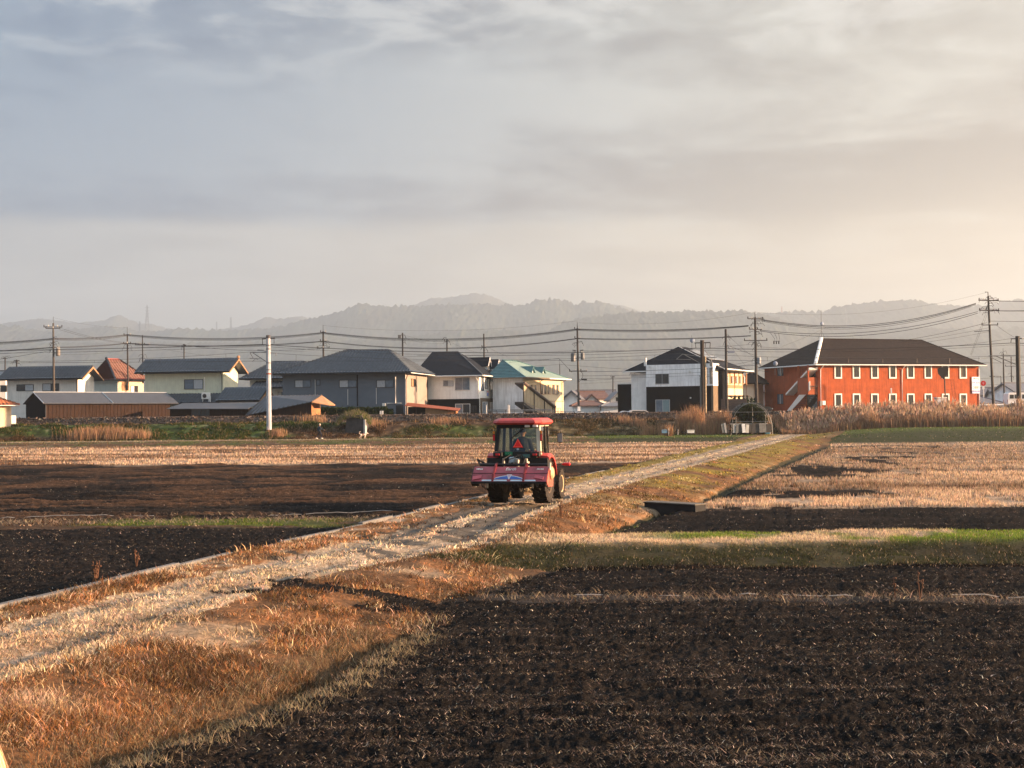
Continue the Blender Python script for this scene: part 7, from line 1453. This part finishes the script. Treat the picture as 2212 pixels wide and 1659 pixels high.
for a, b_, s, r, lb in (((2150, 650, 164), (2330, 650, 164), 1, .05, 'upper black power line leaving the leaning pole to the right edge'), ((2152, 671.5, 164), (2330, 669, 164), 1, .07, 'thick lower power line leaving the leaning pole to the right edge'), ((2137, 693.5, 164), (2330, 694, 164), 1, .035, 'thin knotted line leaving the leaning pole to the right edge'),
                    ((2153, 703, 164), (2190, 728, 155), 1, .025, 'slanting wire from the leaning pole down to the black railway post'), ((1945, 736, 176), (2132, 697, 164), 3, .03, 'thin wire rising from the orange roof to the leaning pole'), ((1930, 741, 176), (2135, 708, 164), 3, .02, 'faint wire below the one rising from the orange roof'), ((1960, 744, 176), (2138, 716, 164), 2, .02, 'lowest faint wire rising from the orange roof'),
                    ((1950, 756, 160), (2186, 731, 155), 3, .022, 'faint wire from the orange roof to the right railway post'), ((1635, 749, 166), (1990, 760, 170), 3, .02, 'thin wire from the wired pole across the orange roof'), ((2131, 673, 164), (2096, 767, 166), 0, .016, 'left guy wire from the leaning pole down to the orange roof'), ((2134, 676, 164), (2098, 768, 166), 0, .016, 'right guy wire from the leaning pole down to the orange roof'), ((1787, 706, 172), (1690, 748, 168), 2, .015, 'thin guy wire sloping left from the antenna mast of the orange roof'),
                    ((1250, 757, 170), (700, 770, 190), 5, .02, 'thin wire from the transformer pole to the gray house roof, upper'), ((1250, 762, 170), (900, 768, 190), 3, .02, 'thin wire from the transformer pole to the dormer house'), ((1252, 757, 170), (1640, 742, 166), 6, .02, 'thin upper wire between transformer pole and wired pole'), ((1254, 803, 170), (1632, 789, 166), 3, .035, 'dark wire from the transformer pole to the wired pole at roof height'), ((1254, 812, 170), (1632, 797, 166), 3, .025, 'second wire from transformer pole toward the black white apartment'), ((1255, 818, 170), (1635, 803, 166), 3, .02, 'third wire from transformer pole toward the black white apartment'),
                    ((1262, 822, 170), (1440, 811, 190), 1, .03, 'thick low wire from the splice closure toward the white apartment roof'), ((1254, 829, 170), (1440, 816, 190), 1, .018, 'lowest thin wire right of the transformer pole'), ((1209, 787, 200), (1640, 802, 190), 6, .022, 'thin wire from the whip post crossing behind the transformer pole'), ((1060, 792, 190), (1209, 787, 200), 2, .022, 'thin wire from behind the teal dormers to the whip post'), ((1060, 783, 185), (1207, 774, 185), 2, .03, 'gray service wire rising over the teal roof'), ((1207, 774, 185), (1235, 804, 172), 0, .045, 'thick gray service cable slanting down to the transformer pole'),
                    ((1568, 720, 162), (1632, 775, 166), 2, .018, 'slanting wire from plain pole to the wired pole, upper'), ((1568, 744, 162), (1632, 768, 166), 1, .03, 'slanting dark wire from plain pole to the wired pole, lower'), ((1571, 735, 162), (1620, 800, 176), 4, .015, 'faint wire sagging from the plain pole to the small peach house'), ((1515, 798, 166), (1633, 785, 166), 2, .02, 'short wire between dark railway post and wired pole'), ((1560, 790, 170), (1633, 777, 166), 2, .02, 'short wire over the sunlit apartment roof'), ((1636, 800, 166), (1660, 803, 166), 0, .03, 'short service wire from the wired pole to the orange eave'),
                    ((-200, 768, 173), (115, 755, 173), 5, .022, 'thin wire left of the tall transformer pole, upper'), ((-200, 800, 173), (110, 757, 173), 4, .03, 'slanting dark wire from the left edge up to the transformer pole'), ((118, 756, 173), (275, 757, 186), 2, .022, 'thin level wire between the tall pole and slim pole'), ((118, 766, 173), (275, 757, 186), 3, .022, 'thin rising wire between the tall pole and slim pole'), ((131, 709, 173), (300, 742, 190), 6, .022, 'wire sloping right from the crossarm of the tall pole, upper'), ((128, 712, 173), (275, 742, 186), 4, .022, 'wire sloping right from the crossarm of the tall pole, lower'), ((277, 742, 186), (307, 746, 190), 1, .022, 'short wire between the two slim poles by the red roof'), ((310, 745, 190), (398, 747, 200), 3, .022, 'wire from the slim crossarm pole to the short pole'), ((310, 746, 190), (545, 775, 200), 5, .016, 'faint wire sloping from slim crossarm pole behind the cream roof'), ((398, 746, 200), (698, 752, 184), 8, .035, 'dark line from short pole to the pole above the gray roof'), ((116, 818, 172.9), (168, 826, 177), 2, .015, 'service wire from the tall pole to the white house'), ((600, 757, 170), (698, 752, 184), 5, .016, 'faint sagging wire left of the pole above the gray roof'),
                    ((870, 722, 190), (965, 738, 205), 5, .016, 'wire sloping right from the boxed pole, upper'), ((870, 728, 190), (965, 740, 205), 7, .016, 'wire sloping right from the boxed pole, lower'), ((965, 735, 205), (1045, 765, 190), 3, .014, 'faint wire sloping from the short pole above the dormer house'), ((1047, 745, 190), (1096, 770, 190), 2, .014, 'faint wire sloping down right of the pale slim pole'), ((2150, 775, 164), (2330, 780, 170), 2, .02, 'low wire from leaning pole toward the right edge'), ((2120, 775, 175), (2168, 766, 185), 1, .025, 'wire rising from the orange eave to the slim dark pole'), ((2168, 766, 185), (2330, 773, 185), 2, .022, 'wire leaving the slim dark pole to the right edge'), ((2118, 818, 230), (2330, 800, 230), 1, .03, 'hazy far line right of the orange building, upper'), ((2118, 832, 230), (2330, 822, 230), 1, .03, 'hazy far line right of the orange building, lower'), ((1250, 697, 170), (1631, 674, 166), 12, .012, 'faint earth wire from the transformer pole tip to the wired pole tip'), ((698, 703, 184), (1247, 693, 170), 16, .012, 'faint earth wire from the gray roof pole tip to the transformer pole tip'), ((1631, 674, 166), (2130, 632, 164), 22, .012, 'faint earth wire above the orange building'), ((115, 686, 173), (275, 708, 186), 5, .012, 'faint earth wire from the tall pole tip at the left')):
    cable(lb, [(a, b_, s)], r)
# catenary: messenger wire, contact wire and droppers
ct = thing('catenary_line', 'thin railway contact wire with messenger and droppers crossing behind the houses', 'overhead line', (0, 0, 0))
Cm = [(-300, 772, 160), (545, 760, 158), (1475, 763, 161), (2160, 769, 161), (2500, 770, 161)]; sM = [14, 16, 8, 5]; Ck = [(-300, 785, 160), (545, 780, 158), (1475, 777, 161), (2160, 784, 161), (2500, 786, 161)]
pm = spans([(Cm[i], Cm[i + 1], sM[i]) for i in range(4)], 30); pk_ = spans([(Ck[i], Ck[i + 1], .8) for i in range(4)], 30)
MB().tube(pm, .016, 4, False).build('messenger_wire', m_wire, ct); MB().tube(pk_, .018, 4, False).build('contact_wire', m_wire, ct)
for i in range(3, len(pm), 5): MB().tube([pm[i], pk_[i]], .014, 4, False).build('dropper', m_wire, ct)
# three switches hanging from the line above the orange building's left end
p = P(1677, 737, 166); t = thing('hanging_cutout', 'three small cutouts hanging on loops from the line left of the antenna mast', 'cutout', (p.x, p.y, p.z))
for k in (-1, 0, 1): b = MB(); b.box(k * .3 - .06, -.06, -.35, k * .3 + .06, .06, -.05, .01); b.tube([(k * .3, 0, -.05), (k * .3 + .1, 0, .3), (k * .5 - .2, 0, 1.0)], .02, 4); b.build('cutout', m_poledk, t)
MB().tube([(-.4, 0, 0), (.45, 0, 0)], .03, 4).build('bar', m_poledk, t)
# aerials on roofs
for x_, y0, y1, d, lb in ((1494.5, 741, 724, 172, 'thin mast with small dish behind the dark railway post'), (1674, 790, 775, 170, 'short aerial on the left eave of the orange building')):
    p = P(x_, y0, d); t = thing('roof_aerial', lb, 'aerial', (p.x, p.y, p.z)); zt_ = P(x_, y1, d).z - p.z; b = MB(); b.cyl((0, 0, -1.2), (0, 0, zt_), .03, .02, 5); b.build('mast', m_steel, t); MB().lathe([(.04, 0), (.22, .06), (.30, .14), (.28, .15), (.04, .04)], 10, 'Y', (.05, -.2, zt_ * .3)).build('dish', M('dish_blue_gray', (.30, .34, .42), .5), t)
# transmission towers on the far ridges
GT = 'transmission towers on the far ridges'
for x_, y0, y1, d, lb in ((318, 716, 660, 5300, 'tall hazy lattice tower on the ridge at the left'), (302, 716, 694, 5300, 'short hazy lattice tower just left of the tall ridge tower'), (499, 713, 685, 5300, 'small lattice tower on the ridge above the cream house, right one'), (468, 713, 695, 5300, 'small lattice tower on the ridge above the cream house, left one'), (1689, 680, 662, 5300, 'small red lattice tower on the ridge above the orange roof'), (1829, 705, 664, 5000, 'slim hazy lattice tower on the slope above the orange building')):
    p = P(x_, y0, d); t = thing('lattice_tower', lb, 'tower', (p.x, p.y, p.z), 0, GT); H_ = P(x_, y1, d).z - p.z; w = H_ * .07; mt = M('red_white_steel', (.35, .12, .08), .7) if x_ == 1689 else m_steel; b = MB()
    for sx_ in (-1, 1):
        for sy_ in (-1, 1): b.tube([(sx_ * w, sy_ * w, -10), (sx_ * w * .2, sy_ * w * .2, H_)], 1.1, 4)
    b.build('legs', mt, t); b = MB()
    for k in range(6):
        f0, f1 = k / 6, (k + 1) / 6; w0, w1 = w * (1 - .8 * f0), w * (1 - .8 * f1); b.tube([(-w0, -w0, H_ * f0), (w1, -w1, H_ * f1)], .7, 4); b.tube([(w0, -w0, H_ * f0), (-w1, -w1, H_ * f1)], .7, 4)
    b.build('bracing', mt, t); b = MB()
    for f_ in (.68, .80, .92): b.tube([(-w * 1.3, 0, H_ * f_), (w * 1.3, 0, H_ * f_)], .9, 4)
    b.build('crossarm', mt, t)
